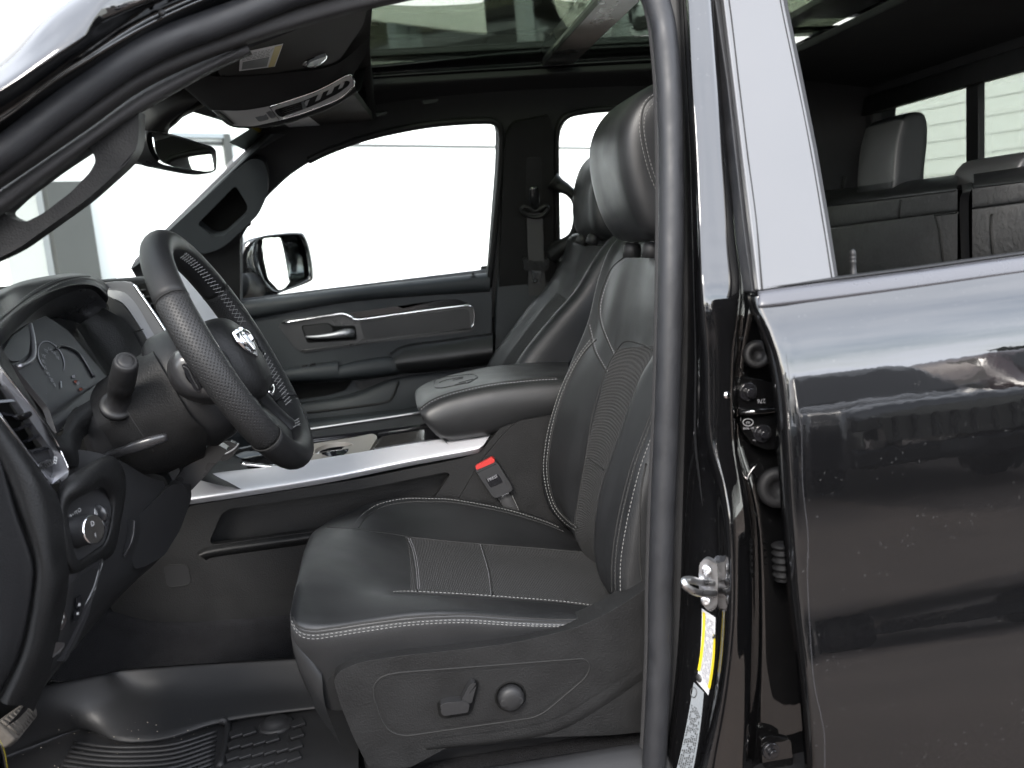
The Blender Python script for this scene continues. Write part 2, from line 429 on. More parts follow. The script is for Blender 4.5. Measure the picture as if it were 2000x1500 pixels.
def perforated():
    m = mat('perforated_leather', (.009, .009, .0095), .52, spec=.24)
    t = m.node_tree; b = t.nodes['Principled BSDF']; c = t.nodes['Texture Coordinate']
    v = t.nodes.new('ShaderNodeTexVoronoi'); v.voronoi_dimensions = '2D'; v.inputs['Scale'].default_value = 1; v.inputs['Randomness'].default_value = 0
    t.links.new(c.outputs['UV'], v.inputs['Vector'])
    mr = t.nodes.new('ShaderNodeMapRange'); mr.inputs['From Min'].default_value = .16; mr.inputs['From Max'].default_value = .30
    t.links.new(v.outputs['Distance'], mr.inputs['Value'])
    bp = t.nodes.new('ShaderNodeBump'); bp.inputs['Strength'].default_value = .8; bp.inputs['Distance'].default_value = .001
    t.links.new(mr.outputs[0], bp.inputs['Height']); t.links.new(bp.outputs[0], b.inputs['Normal'])
    x = t.nodes.new('ShaderNodeMixRGB'); x.inputs[1].default_value = (.0014, .0014, .0014, 1); x.inputs[2].default_value = (.009, .009, .0095, 1)
    t.links.new(mr.outputs[0], x.inputs['Fac']); t.links.new(x.outputs[0], b.inputs['Base Color'])
    return m
M['perf'] = perforated()
def ribbed():
    m = mat('ribbed_seal_cloth', (.014, .0135, .014), .8, spec=.3)
    t = m.node_tree; b = t.nodes['Principled BSDF']; c = t.nodes['Texture Coordinate']
    wv = t.nodes.new('ShaderNodeTexWave'); wv.inputs['Scale'].default_value = 190; wv.bands_direction = 'DIAGONAL'; wv.inputs['Distortion'].default_value = .3
    t.links.new(c.outputs['Object'], wv.inputs['Vector'])
    bp = t.nodes.new('ShaderNodeBump'); bp.inputs['Strength'].default_value = .5; bp.inputs['Distance'].default_value = .0006
    t.links.new(wv.outputs['Fac'], bp.inputs['Height']); t.links.new(bp.outputs[0], b.inputs['Normal'])
    return m
M['ribbed'] = ribbed()
def glass(name, tint, refl=1.0):
    m = bpy.data.materials.new(name); m.use_nodes = True; t = m.node_tree; t.nodes.clear()
    o = t.nodes.new('ShaderNodeOutputMaterial'); mxs = t.nodes.new('ShaderNodeMixShader'); geo = t.nodes.new('ShaderNodeNewGeometry'); dt = t.nodes.new('ShaderNodeVectorMath'); dt.operation = 'DOT_PRODUCT'
    t.links.new(geo.outputs['Incoming'], dt.inputs[0]); t.links.new(geo.outputs['Normal'], dt.inputs[1])
    def mq(op, a, b=0.0):
        q = t.nodes.new('ShaderNodeMath'); q.operation = op
        for i, x in enumerate((a, b)):
            if isinstance(x, (int, float)): q.inputs[i].default_value = x
            else: t.links.new(x, q.inputs[i])
        return q
    fr = mq('ADD', mq('MULTIPLY', mq('POWER', mq('SUBTRACT', 1.0, mq('ABSOLUTE', dt.outputs['Value']).outputs[0]).outputs[0], 5.0).outputs[0], .96).outputs[0], .04)
    tr = t.nodes.new('ShaderNodeBsdfTransparent'); tr.inputs['Color'].default_value = (*tint, 1)
    gl = t.nodes.new('ShaderNodeBsdfGlossy'); gl.inputs['Roughness'].default_value = .005; gl.inputs['Color'].default_value = (refl, refl, refl, 1)
    t.links.new(fr.outputs[0], mxs.inputs[0]); t.links.new(tr.outputs[0], mxs.inputs[1]); t.links.new(gl.outputs[0], mxs.inputs[2]); t.links.new(mxs.outputs[0], o.inputs[0])
    return m
M['glass'] = glass('windshield_glass', (.50, .53, .51))
M['glass_clear'] = glass('clear_window_glass', (.93, .95, .94))
M['glass_dark'] = glass('tinted_roof_glass', (.30, .33, .28))
M['glass_back'] = glass('tinted_back_glass', (.43, .45, .43))
M['glass_rear'] = glass('privacy_glass', (.50, .55, .52))
# ================================================================== THE TRUCK
truck = thing('pickup_truck', 'black crew cab pickup truck with its driver door open, showing the front seats and dashboard', 'pickup truck', (0.6, 0.92, 0))
V = Vector
def prt(name, *a, **k): return None

# ---- front door opening: painted roof rail, weather seal, ribbed inner seal, pillar trim
rail_rows = [
    [(-150, 190, .20), (0, 70, .20), (170, -40, .22), (420, -190, .26), (900, -330, .32)],
    [(-150, 215, .11), (0, 112, .11), (130, 0, .12), (400, -160, .18), (900, -300, .26)],
    [(-150, 240, .075), (0, 152, .075), (145, 48, .085), (350, -100, .14), (900, -260, .24)],
    [(-150, 262, .062), (0, 176, .062), (150, 78, .075), (290, -6, .12), (900, -240, .235)],
    [(-150, 272, .070), (0, 186, .070), (152, 90, .085), (296, 2, .13), (900, -228, .24)],
    [(-150, 300, .110), (0, 222, .110), (148, 120, .125), (372, -6, .17), (900, -195, .26)],
    [(-150, 316, .112), (0, 238, .112), (143, 135, .127), (398, -2, .172), (900, -182, .26)],
    [(-150, 330, .128), (0, 252, .128), (170, 138, .142), (425, 0, .185), (900, -170, .27)],
    [(-150, 370, .160), (0, 296, .160), (200, 155, .175), (480, 6, .215), (900, -120, .29)],
]
roof_rail = surf('roof_rail', rail_rows, M['paint'], truck, ku=10, kv=4)
sb = P(318, 28, .15)
lathe('screw', sb + V((0, -.006, .0)), (0.1, -1, .1), [(.0001, .004), (.004, .004), (.0045, .001), (.0045, 0)], M['hard'], roof_rail, n=12)

seal_pts = [(-150, 392, .135), (0, 301, .135), (150, 187, .150), (290, 97, .168), (448, 35, .195), (600, -22, .22), (850, -85, .25), (1090, -95, .265), (1215, -72, .262), (1268, -30, .25), (1291, 30, .235),
            (1300, 90, .22), (1307, 180, .205), (1311, 337, .18), (1310, 525, .15), (1306, 725, .14), (1300, 880, .14), (1296, 960, .14), (1290, 1150, .14), (1288, 1287, .14), (1277, 1500, .14), (1268, 1600, .14)]
prof = [(.0185 * math.cos(a) * (1 if abs(math.cos(a)) < .9 else .98), .0175 * math.sin(a)) for a in [2 * math.pi * i / 14 for i in range(14)]]
door_seal = sweep('door_seal', seal_pts, prof, M['rubber'], truck, ref=V((0, 1, 0)), k=8)
lip_pts = [(a - 15, b - 12, c + .004) if i < 7 else (a - 16, b, c + .006) for i, (a, b, c) in enumerate(seal_pts)]
sweep('seal_lip', [(a[0] + (30 if i < 7 else -2), a[1] + (28 if i < 7 else 0), a[2] + .02) for i, a in enumerate(lip_pts)], circ(.010, 8), M['ribbed'], door_seal, ref=V((0, 1, 0)), k=6)

surf('seal_skirt', [
    [(-150, 420, .165), (0, 318, .165), (147, 204, .175), (290, 113, .19), (448, 50, .215), (640, -15, .24), (900, -60, .27)],
    [(-150, 440, .152), (0, 342, .152), (158, 225, .162), (290, 140, .178), (448, 75, .205), (650, 8, .235), (900, -45, .27)],
    [(-150, 455, .156), (0, 358, .156), (166, 240, .166), (290, 158, .183), (448, 92, .21), (660, 24, .24), (900, -30, .275)],
    [(-150, 466, .180), (0, 370, .180), (170, 254, .190), (290, 170, .205), (448, 100, .23), (668, 32, .26), (900, -20, .29)],
], M['ribbed'], door_seal, ku=8, kv=4)

pillar_trim = surf('pillar_trim', [
    [(-150, 470, .20), (0, 366, .20), (168, 250, .21), (290, 166, .222), (448, 94, .245), (474, 74, .25)],
    [(-150, 482, .172), (0, 378, .172), (170, 262, .182), (288, 182, .196), (448, 106, .222), (482, 88, .23)],
    [(-150, 500, .166), (0, 396, .166), (170, 276, .176), (282, 200, .192), (440, 118, .22), (487, 96, .228)],
    [(-150, 520, .176), (0, 414, .176), (169, 288, .186), (275, 217, .202), (400, 146, .226), (491, 103, .236)],
    [(-150, 528, .21), (0, 424, .21), (170, 294, .22), (276, 222, .236), (400, 150, .26), (492, 107, .27)],
], M['ribbed'], truck, ku=8, kv=5)
hole = rnd([(6, 416), (24, 428), (50, 434), (85, 416), (140, 374), (176, 336), (188, 313), (176, 288), (110, 332), (40, 384)], 10)
outl = rnd([(-160, 560), (-60, 530), (0, 503), (35, 486), (175, 386), (252, 316), (270, 282), (271, 214), (180, 272), (60, 356), (-60, 440), (-160, 500)], [4, 30, 20, 30, 30, 30, 20, 4, 4, 4, 4, 4])
ppl('grab_handle', outl, .205, .034, M['soft'], pillar_trim, holes=[hole], bevel=.011, segs=4)
# dark header behind the trim (keeps daylight out above the visor)
surf('header_cover', [
    [(380, 120, .30), (480, 96, .30), (668, 26, .30), (900, -30, .31)],
    [(400, 70, .30), (500, 40, .30), (690, -20, .31), (900, -90, .32)],
    [(420, -60, .34), (520, -100, .34), (700, -160, .34), (900, -230, .36)],
], M['headliner'], truck, ku=4, kv=3)

# ---- centre pillar of the body
py_ = [-60, 0, 150, 300, 450, 570, 700, 850, 950, 1040, 1200, 1350, 1500, 1600]
colx = [
    ([1316, 1320, 1326, 1330, 1332, 1332, 1329, 1322, 1318, 1314, 1308, 1302, 1290, 1282], .185, 0),
    ([1322, 1327, 1333, 1340, 1343, 1345, 1345, 1340, 1338, 1336, 1332, 1320, 1300, 1290], .150, 0),
    ([1332, 1337, 1345, 1353, 1358, 1362, 1368, 1370, 1386, 1396, 1398, 1384, 1352, 1335], .098, .3),
    ([1338, 1343, 1350, 1359, 1365, 1371, 1380, 1384, 1408, 1418, 1420, 1406, 1374, 1356], .074, .8),
    ([1343, 1348, 1356, 1365, 1372, 1378, 1387, 1391, 1417, 1430, 1432, 1417, 1390, 1372], .0695, 1),
    ([1360, 1365, 1376, 1389, 1400, 1410, 1416, 1420, 1440, 1452, 1453, 1444, 1424, 1410], .0700, .5),
    ([1378, 1383, 1396, 1410, 1428, 1440, 1428, 1430, 1448, 1462, 1464, 1458, 1446, 1436], .0712, .2),
    ([1386, 1391, 1403, 1419, 1437, 1449, 1436, 1436, 1456, 1470, 1473, 1468, 1456, 1446], .080, 0),
    ([1391, 1396, 1409, 1425, 1443, 1456, 1444, 1440, 1464, 1478, 1482, 1478, 1468, 1460], .112, 0),
    ([1400, 1406, 1421, 1438, 1453, 1468, 1454, 1450, 1476, 1490, 1496, 1494, 1484, 1478], .135, 0),
    ([1440, 1446, 1466, 1486, 1505, 1520, 1560, 1570, 1575, 1580, 1590, 1600, 1605, 1610], .150, 0),
]
TUM = [.16, .145, .105, .07, .035, .0, 0, 0, 0, 0, 0, 0, 0, 0]        # tumblehome: the pillar leans in above the belt
FLR = [0, 0, 0, 0, 0, 0, 0, -.002, -.014, -.027, -.032, -.032, -.03, -.03]   # and flares out towards the sill along its ridge
rows = []
for xs, Y, fl in colx:
    rows.append([(x, y, Y + t + fl * q) for x, y, t, q in zip(xs, py_, TUM, FLR)])
center_pillar = surf('center_pillar', rows, M['paint'], truck, ku=6, kv=5)
bp = bvh(center_pillar)
surf('seal_flange', [[(x - 14, y, .165 + t) for x, y, t in zip(colx[0][0], py_, TUM)], [(x + 2, y, .152 + t) for x, y, t in zip(colx[1][0], py_, TUM)], [(x + 2, y, .132 + t) for x, y, t in zip(colx[1][0], py_, TUM)][:0] or [(a * .35 + b * .65, y, .112 + t) for a, b, y, t in zip(colx[1][0], colx[2][0], py_, TUM)]], M['hard'], center_pillar, ku=5, kv=4)
def on1(px, py, tree, off=0):
    d = ray(px, py).normalized(); h = tree.ray_cast(CAM, d); n = h[1] if h[1].dot(d) < 0 else -h[1]
    return h[0] + n * off, n
# ---- hinge plates, bolts, plugs, striker, labels on the pillar
def hinge(px, up):
    pts = rnd(up, 10)
    q = plate('hinge', PL(pts, .118), (0, .012, 0), M['paint'], center_pillar, bevel=.002)
    return q
h1 = hinge(0, [(1440, 745), (1456, 737), (1490, 742), (1520, 752), (1520, 800), (1442, 804)])
h2 = hinge(0, [(1445, 812), (1520, 806), (1524, 872), (1500, 880), (1470, 868), (1447, 838)])
h3 = hinge(0, [(1486, 1444), (1500, 1436), (1545, 1444), (1550, 1497), (1490, 1500)])
BOLT = lathe_geo((0, 0, 0), (0, -1, 0), [(.0001, .012), (.0055, .012), (.0064, .0105), (.0064, .004), (.0125, .004), (.0135, .0025), (.0135, 0)], 6 * 4)
def bolt(c, par):
    vs = [V(v) + V(c) for v in BOLT[0]]
    return add('bolt', vs, BOLT[1], M['gloss'], par, smooth=False, bevel=.0006)
bolt(P(1460, 765, .117), h1); bolt(P(1488, 846, .117), h2); bolt(P(1505, 1466, .117), h3)
tube('hinge_pin', [P(1443, 806, .112), P(1535, 800, .112)], .0045, M['paint'], center_pillar, k=1)
xd, zd = V((1, 0, -.06)), V((-.02, 0, 1))
texts('stamped_text', [('276', .0085, P(1487, 783, .1170), -xd, -zd), ('m', .0085, P(1461, 825, .1170), xd, zd), ('BC 903B', .0045, P(1462, 836, .1170), -xd, -zd), ('H8', .004, P(1474, 860, .1170), xd, zd)], M['ink_grey'], center_pillar)
tube('cast_ring', [P(1461 + 10 * math.cos(t * .7854), 825 + 7 * math.sin(t * .7854), .117) for t in range(8)], .0007, M['ink_grey'], center_pillar, closed=True, n=5, k=2)
def plug(px, py, r, m1):
    c = P(px, py, .112)
    g = lathe('rubber_plug', c, (-.25, -1, .1), [(.0001, .004), (r * .35, .004), (r * .42, .009), (r * .75, .012), (r * .95, .008), (r, 0)], m1, center_pillar, n=24)
    tube('pressed_rim', [c + V((-r * 1.65 * math.cos(a), -.003, r * 1.65 * math.sin(a))) for a in (-.9, -.6, -.3, 0, .3, .6, .9)], .0038, M['paint'], center_pillar, n=8, k=3, scale=[.15, .7, 1, .7, .15])
    return g
plug(1478, 692, .020, M['hard'])
plug(1518, 952, .030, M['dark_soft'])
wb = [P(1527, 1062, .112), P(1530, 1132, .112)]
sp_ = spl(wb, 24); sweep('wiring_boot', sp_, circ(.013, 12), M['dark_soft'], center_pillar, k=1, scale=None)
for o_ in [bpy.data.objects['wiring_boot']]:
    for i in range(len(sp_)):
        k_ = 1.0 + .22 * math.sin(i / 24 * 2 * math.pi * 5)
        for j in range(12):
            v = o_.data.vertices[i * 12 + j]; v.co = sp_[i] + (v.co - sp_[i]) * k_
# chrome disc stands in for light caught by a small drain hole
c_, n_ = on1(1420, 772, bp, .0008); lathe('drain_hole_glint', c_, n_, [(.0001, .001), (.004, .001), (.005, 0)], M['chrome'], center_pillar, n=12)

# striker: plate + loop + two screws
c0, n0 = on1(1385, 1143, bp)
sx = V((.82, .45, .12)).normalized(); 
sp1 = rnd([(1366, 1100), (1378, 1090), (1398, 1100), (1404, 1112), (1408, 1150), (1398, 1190), (1386, 1196), (1371, 1180), (1364, 1140)], 8)
striker = plate('striker', PL(sp1, .085), (.006, .008, 0), M['steel'], center_pillar, bevel=.0015)
tube('latch_loop', [P(1392, 1139, .085), P(1368, 1137, .070), P(1350, 1133, .050), P(1337, 1134, .040), P(1338, 1143, .036), P(1352, 1154, .044), P(1372, 1159, .062), P(1395, 1158, .083)], .0052, M['steel'], striker, n=10, k=5)
for a, b in ((1381, 1114), (1379, 1174)):
    lathe('screw', P(a, b, .0845), (-.45, -1, .05), [(.0001, .0035), (.003, .0042), (.0062, .004), (.0072, .002), (.0072, 0)], M['steel'], striker, n=16)
# stickers on the pillar
def sticker(name, quad, m, off=.0012, par=None, nu=14):
    a, b, c, d = [V((*q, 0)) for q in quad]                   # a-b top edge, d-c bottom edge
    vs = []; fs = []
    for i in range(nu + 1):
        l = a.lerp(d, i / nu); r2 = b.lerp(c, i / nu)
        bow = 4 * (i / nu) * (1 - i / nu)
        for t in (0, .5, 1):
            q = l.lerp(r2, t); q.x += bow * 3.0
            p, n = on1(q.x, q.y, bp, off); vs.append(p)
    for i in range(nu):
        for j in range(2):
            k = i * 3 + j; fs.append((k, k + 1, k + 4, k + 3))
    return add(name, vs, fs, m, par or center_pillar, fix=False)
st1 = sticker('warning_label', [(1372, 1188), (1399, 1206), (1385, 1358), (1362, 1330)], M['label_white'])
sticker('yellow_strip', [(1374, 1194), (1379, 1197), (1369, 1312), (1364, 1308)], M['yellow'], .0018, st1)
sticker('yellow_strip', [(1395, 1238), (1399, 1241), (1389, 1346), (1384, 1342)], M['yellow'], .0018, st1)
sticker('black_tab', [(1395, 1236), (1398.5, 1239), (1397, 1248), (1393, 1245)], M['ink'], .0022, st1, 2)
c_, n_ = on1(1367, 1324, bp, .002); lathe('symbol_dot', c_, n_, [(.0001, .0004), (.006, .0004), (.006, 0)], M['ink'], st1, n=14)
st2 = sticker('tyre_label', [(1356, 1332), (1376, 1352), (1352, 1520), (1318, 1520)], M['label_grey'])
def print_lines(name, par, quad, cols, lo, hi, m, dens=.8):
    vs = []; fs = []; a, b, c, d = [V((*q, 0)) for q in quad]; rg = random.Random(len(name))
    for j in range(cols):
        t = (j + .5) / cols; s = lo
        while s < hi:
            ln = rg.uniform(.008, .03)
            if rg.random() < dens:
                k = len(vs)
                for s1, w1 in ((s, -.28), (s, .28), (s + ln, .28), (s + ln, -.28)):
                    tt = t + w1 / cols; q = a.lerp(d, s1).lerp(b.lerp(c, s1), tt); q.x += 12 * s1 * (1 - s1)
                    vs.append(on1(q.x, q.y, bp, .0021)[0])
                fs.append((k, k + 1, k + 2, k + 3))
            s += ln + rg.uniform(.004, .012)
    return add(name, vs, fs, m, par, fix=False, smooth=False, kind='stuff')
print_lines('printed_text', st1, [(1379, 1200), (1396, 1212), (1384, 1344), (1369, 1318)], 6, .02, .95, M['ink_grey'])
print_lines('printed_text', st2, [(1358, 1340), (1374, 1356), (1350, 1518), (1320, 1516)], 7, .2, 1.0, M['ink'], .7)
tube('seal_ring', [on1(1357 + 6 * math.cos(t * .7854), 1352 + 10 * math.sin(t * .7854), bp, .0022)[0] for t in range(8)], .0006, M['ink'], st2, closed=True, n=5, k=2)

# ---- rear door
def door_profile(z0, z1, n):
    th = [(1.345, 34), (1.33, 24), (1.30, 16.5), (1.27, 11.5), (1.236, 7.2), (1.15, 5), (1.08, 4.0), (.985, 2.6), (.945, 6.5), (.905, 12.0), (.865, 7.5), (.80, 4.5), (.60, 0)]
    def f(z):
        for (a, ta), (b, tb) in zip(th, th[1:]):
            if a >= z >= b: return ta + (tb - ta) * (a - z) / (a - b)
        return 34 if z > 1.3 else 0
    o = []; y = -.004; z = z0; dz = (z0 - z1) / n
    for i in range(n + 1):
        o.append((z, y)); y -= math.tan(R(f(z - dz / 2))) * dz; z -= dz
    return o
pf = door_profile(1.338, .52, 60)
edge = [(1491, 606), (1503, 640), (1515, 690), (1522, 740), (1526, 800), (1528, 900), (1531, 1000), (1538, 1125), (1545, 1250), (1551, 1375), (1556, 1500), (1562, 1620)]
ed3 = [P(a, b, -.02) for a, b in edge]
def edge_x(z):
    for a, b in zip(ed3, ed3[1:]):
        if a.z >= z >= b.z: return a.x + (b.x - a.x) * (a.z - z) / (a.z - b.z)
    return ed3[0].x if z > ed3[0].z else ed3[-1].x
vs = []; fs = []
cols = [(.05, .036), (.006, .034), (-.003, .030), (-.0035, .018), (-.003, .006), (-.0016, .0024), (.0008, .0006), (.0040, 0), (.020, 0), (.035, 0)] + [.06 + i * .075 for i in range(22)]
for z, y in pf:
    x0 = edge_x(z)
    for c in cols:
        if isinstance(c, tuple): vs.append(V((x0 + c[0], y + c[1], z)))
        else: vs.append(V((x0 + c, y - .012 * math.sin(min(1, c / 1.1) * math.pi * .5), z + .016 * min(1, c))))
n_c = len(cols)
for i in range(len(pf) - 1):
    for j in range(n_c - 1):
        k = i * n_c + j; fs.append((k, k + 1, k + n_c + 1, k + n_c))
rear_door = add('rear_door', vs, fs, M['paint'], truck)
dr_ = bvh(rear_door)
tube('water_streak', [p for p, n_ in onto([(1535, 690), (1542, 740), (1554, 792), (1565, 837), (1568, 950), (1578, 1044), (1577, 1120), (1580, 1194), (1589, 1325), (1604, 1400), (1610, 1437), (1611, 1510)], dr_, 8, -.0001)], .00030, mat('dried_water', (.035, .035, .038), .8, spec=.1), rear_door, n=5, k=1)
mold = sweep('belt_molding', [V((.452, .0, 1.331)) + V((.002, 0, 0)), P(1600, 570, -.004), P(1800, 543, -.008), P(2000, 516, -.010), P(2400, 460, -.014)], [(0, 0), (0, 0)], M['molding'], rear_door, k=1) if False else None
ml = [(1483, 586), (1490, 585), (1600, 571), (1800, 545), (2000, 517), (2500, 452)]
mrows = []
for dy, Y in ((-19, .030), (-18, .010), (-15, -.002), (-6, -.008), (8, -.013), (14, -.013), (17, -.010), (18, .004)):
    mrows.append([(a, b + dy * (1.0 if i > 1 else .95), Y + (.012 if i == 0 else 0)) for i, (a, b) in enumerate(ml)])
surf('belt_molding', mrows, M['molding'], rear_door, ku=4, kv=3)
surf('window_sweep', [[(a + 4, b - 18, .022) for a, b in ml], [(a + 6, b - 24, .020) for a, b in ml], [(a + 8, b - 28, .030) for a, b in ml], [(a + 8, b - 28, .060) for a, b in ml]], M['hard'], rear_door, ku=3, kv=3)
# pillar cover on the door frame (leans in towards the roof)
def tumY(py): return .018 + max(0, (560 - py)) * .000375
def tp(a, b, d=0): return P(a, b, tumY(b) + d)
cov = [(1398, -70), (1524, -70), (1531, 0), (1560, 140), (1590, 290), (1614, 430), (1632, 543), (1560, 556), (1481, 568), (1470, 470), (1452, 320), (1433, 160), (1413, 0)]
plate('pillar_cover', [tp(*q) for q in cov], (0, .012, 0), M['applique'], rear_door, bevel=.0022)
seam_l = [(1409, -70), (1424, 0), (1442, 150), (1460, 300), (1477, 430), (1489, 566)]
tube('cover_seam', [tp(a, b, -.0004) for a, b in seam_l], .0011, M['seam'], rear_door, n=6)
tube('cover_seam', [tp(a - 7, b, -.0004) for a, b in [(1524, -70), (1531, 0), (1560, 140), (1590, 290), (1614, 430), (1632, 543)]], .0009, M['seam'], rear_door, n=6)
plate('frame_seal', [tp(a, b, .02) for a, b in [(1386, -70), (1404, -70), (1418, 0), (1440, 160), (1458, 320), (1476, 470), (1490, 575), (1470, 572), (1455, 470), (1438, 320), (1420, 160), (1396, 0)]], (0, .03, 0), M['rubber'], rear_door, bevel=.003)
plate('frame_return', [tp(a, b, .014) for a, b in [(1521, -70), (1531, -70), (1538, 0), (1567, 140), (1597, 290), (1621, 430), (1638, 541), (1628, 543), (1610, 430), (1586, 290), (1556, 140), (1527, 0)]], (0, .035, 0), M['hard'], rear_door, bevel=.002)
# the rear door window is wound down
kb = P(1667, 545, .085)
lathe('lock_knob', kb, (0, .02, 1), [(.011, -.004), (.011, 0), (.0045, .002), (.0042, .020), (.0046, .022), (.0046, .025), (.004, .0255), (.0046, .027), (.0046, .030), (.004, .0305), (.0046, .032), (.0044, .036), (.003, .0395), (.0001, .0405)], M['hard'], rear_door, n=16)
# inner sill of the rear door
surf('door_sill_pad', [[(1600, 574, .034), (1900, 536, .034), (2500, 455, .034)], [(1600, 560, .05), (1900, 522, .05), (2500, 440, .05)], [(1600, 556, .10), (1900, 519, .10), (2500, 438, .10)], [(1600, 620, .13), (1900, 590, .13), (2500, 510, .13)]], M['soft'], rear_door)

# ---- the open driver's door, swung forward out of the picture
dh = V((-.60, .03, 0)); dd = V((-.30, -1.0, 0)).normalized(); dn_ = V((1.0, -.30, 0)).normalized()
def od(u, z, n=0): return dh + dd * u + dn_ * n + V((0, 0, z))
odr = plate('driver_door', [od(0, .5, 0), od(1.05, .5, 0), od(1.08, 1.32, 0), od(0, 1.34, 0)], dn_ * .11, M['soft'], truck, bevel=.02, segs=3)
plate('door_skin', [od(0, .5, -.012), od(1.06, .5, -.012), od(1.09, 1.32, -.012), od(0, 1.34, -.012)], dn_ * .008, M['paint'], odr)
tube('window_frame', [od(.02, 1.34, .05), od(.40, 1.70, .06), od(.60, 1.80, .07), od(1.05, 1.82, .08), od(1.09, 1.75, .08), od(1.08, 1.32, .06)], .022, M['hard'], odr, n=8)
plate('window_glass', [od(.04, 1.34, .05), od(.42, 1.69, .06), od(.62, 1.79, .07), od(1.04, 1.81, .08), od(1.06, 1.34, .06)], dn_ * .004, M['glass_clear'], odr)
sweep('pull_handle', [od(.30, 1.0, .11), od(.45, 1.03, .17), od(.75, 1.05, .17), od(.95, 1.04, .11)], circ(.035, 8, .025), M['leather'], odr, k=4)

# ---- sill scuff plate under the seat
surf('sill_plate', [
    [(640, 1540, .19), (900, 1506, .19), (1060, 1480, .19), (1195, 1459, .19), (1330, 1440, .19)],
    [(640, 1560, .16), (900, 1520, .16), (1060, 1496, .16), (1195, 1472, .16), (1330, 1455, .16)],
    [(640, 1640, .10), (900, 1620, .10), (1060, 1600, .10), (1195, 1590, .10), (1330, 1580, .10)],
], M['hard'], truck, solid=.006)
surf('hinge_pillar', [[(-40, 1430, .06), (0, 1448, .06), (14, 1500, .06), (24, 1560, .06)], [(-46, 1430, .055), (-5, 1450, .055), (8, 1502, .055), (16, 1562, .055)], [(-120, 1430, .06), (-60, 1450, .06), (-50, 1500, .06), (-40, 1560, .06)]], M['paint'], truck)
tube('pillar_edge_seal', [(-40, 1400, .066), (0, 1452, .066), (12, 1500, .066), (22, 1570, .066)], .0016, M['yellow'], truck)
# ---- roof, headliner, far side of the cabin
FP0, FN = V((0, 1.70, 1.33)), V((0, .45, .18)).normalized()      # far side plane leans in towards the roof
def far(px, py, d=0): return PP(px, py, FP0 - FN * d, FN)
frame_out = [(255, 524), (441, 340), (525, 258), (545, 232), (640, 218), (760, 190), (1000, 176), (1330, 166), (1330, 620), (955, 620), (450, 640), (300, 600)]
win_f = rnd([(470, 602), (470, 466), (522, 384), (562, 345), (602, 318), (642, 299), (720, 271), (832, 248), (930, 240), (962, 240), (975, 262), (974, 330), (966, 430), (957, 542)], [3, 3, 10, 20, 20, 20, 20, 20, 8, 14, 14, 20, 20, 3])
win_r = rnd([(1096, 560), (1093, 470), (1091, 330), (1092, 262), (1106, 232), (1138, 222), (1200, 216), (1300, 211), (1320, 211), (1320, 560)], [3, 10, 20, 20, 16, 14, 10, 4, 3, 3])
side_frame = plate('side_frame', [far(*q) for q in frame_out], FN * .07, M['headliner'], truck, holes=[[far(*q) for q in win_f], [far(*q) for q in win_r]], bevel=.012, segs=3)
side_frame['label'] = 'dark inner side frame of the cabin around the far windows'
# window channel rubber and trims beside the far centre pillar
def fpath(pts, d): return [far(a, b, d) for a, b in pts]
tube('window_channel', fpath([(955, 560), (968, 430), (977, 330), (979, 262), (968, 240), (935, 236), (832, 244), (720, 267), (642, 295), (602, 314)], .004), .010, M['hard'], side_frame, n=8)
tube('window_channel', fpath([(1092, 560), (1089, 470), (1087, 330), (1088, 262), (1102, 230), (1138, 218), (1200, 212), (1300, 207)], .004), .009, M['hard'], side_frame, n=8)
pillar_far = plate('pillar_trim', [far(a, b, .022) for a, b in rnd([(985, 300), (990, 262), (1002, 240), (1074, 226), (1082, 262), (1080, 430), (1086, 620), (972, 620), (980, 430)], [10, 10, 12, 8, 10, 10, 2, 2, 10])], FN * .04, M['soft'], truck, bevel=.012, segs=4)
ppl('pillar_lower_trim', [(972, 538), (1030, 530), (1094, 526), (1150, 760), (964, 770)], 1.690, .05, M['soft_blue'], pillar_far, bevel=.006)
# recess for the belt height adjuster, belt, buckle
plate('adjuster_slot', [far(a, b, .0235) for a, b in rnd([(1028, 320), (1030, 308), (1056, 308), (1058, 320), (1058, 392), (1028, 392)], 8)], FN * .004, M['hard'], pillar_far, bevel=.001)
belt = thing_belt = plate('seat_belt', [far(a, b, .036) for a, b in [(1029, 416), (1060, 416), (1063, 520), (1070, 620), (1078, 760), (1034, 760), (1033, 620), (1032, 520)]], FN * .0016, M['belt'], truck)
sweep('guide_anchor', fpath([(1042, 364), (1043, 380), (1044, 396), (1045, 408)], .036), circ(.017, 12, .010), M['gloss'], belt, ref=FN, k=3, scale=[.75, 1, 1, .9])
tube('guide_loop', fpath([(1019, 410), (1022, 404), (1034, 407), (1045, 412), (1056, 407), (1066, 402), (1070, 408), (1060, 420), (1045, 424), (1030, 420)], .040), .0058, M['hard'], belt, closed=True, n=8)
plate('tongue', [far(a, b, .046) for a, b in rnd([(1021, 506), (1029, 503), (1031, 512), (1064, 512), (1066, 505), (1073, 508), (1072, 524), (1066, 530), (1024, 528)], 3)], FN * .012, M['satin'], belt, bevel=.003)
plate('latch_plate', [far(a, b, .045) for a, b in rnd([(1039, 527), (1057, 527), (1055, 553), (1041, 552)], 3)], FN * .002, M['steel'], belt, holes=[[far(a, b, .045) for a, b in [(1043, 533), (1052, 533), (1051, 546), (1044, 546)]]])
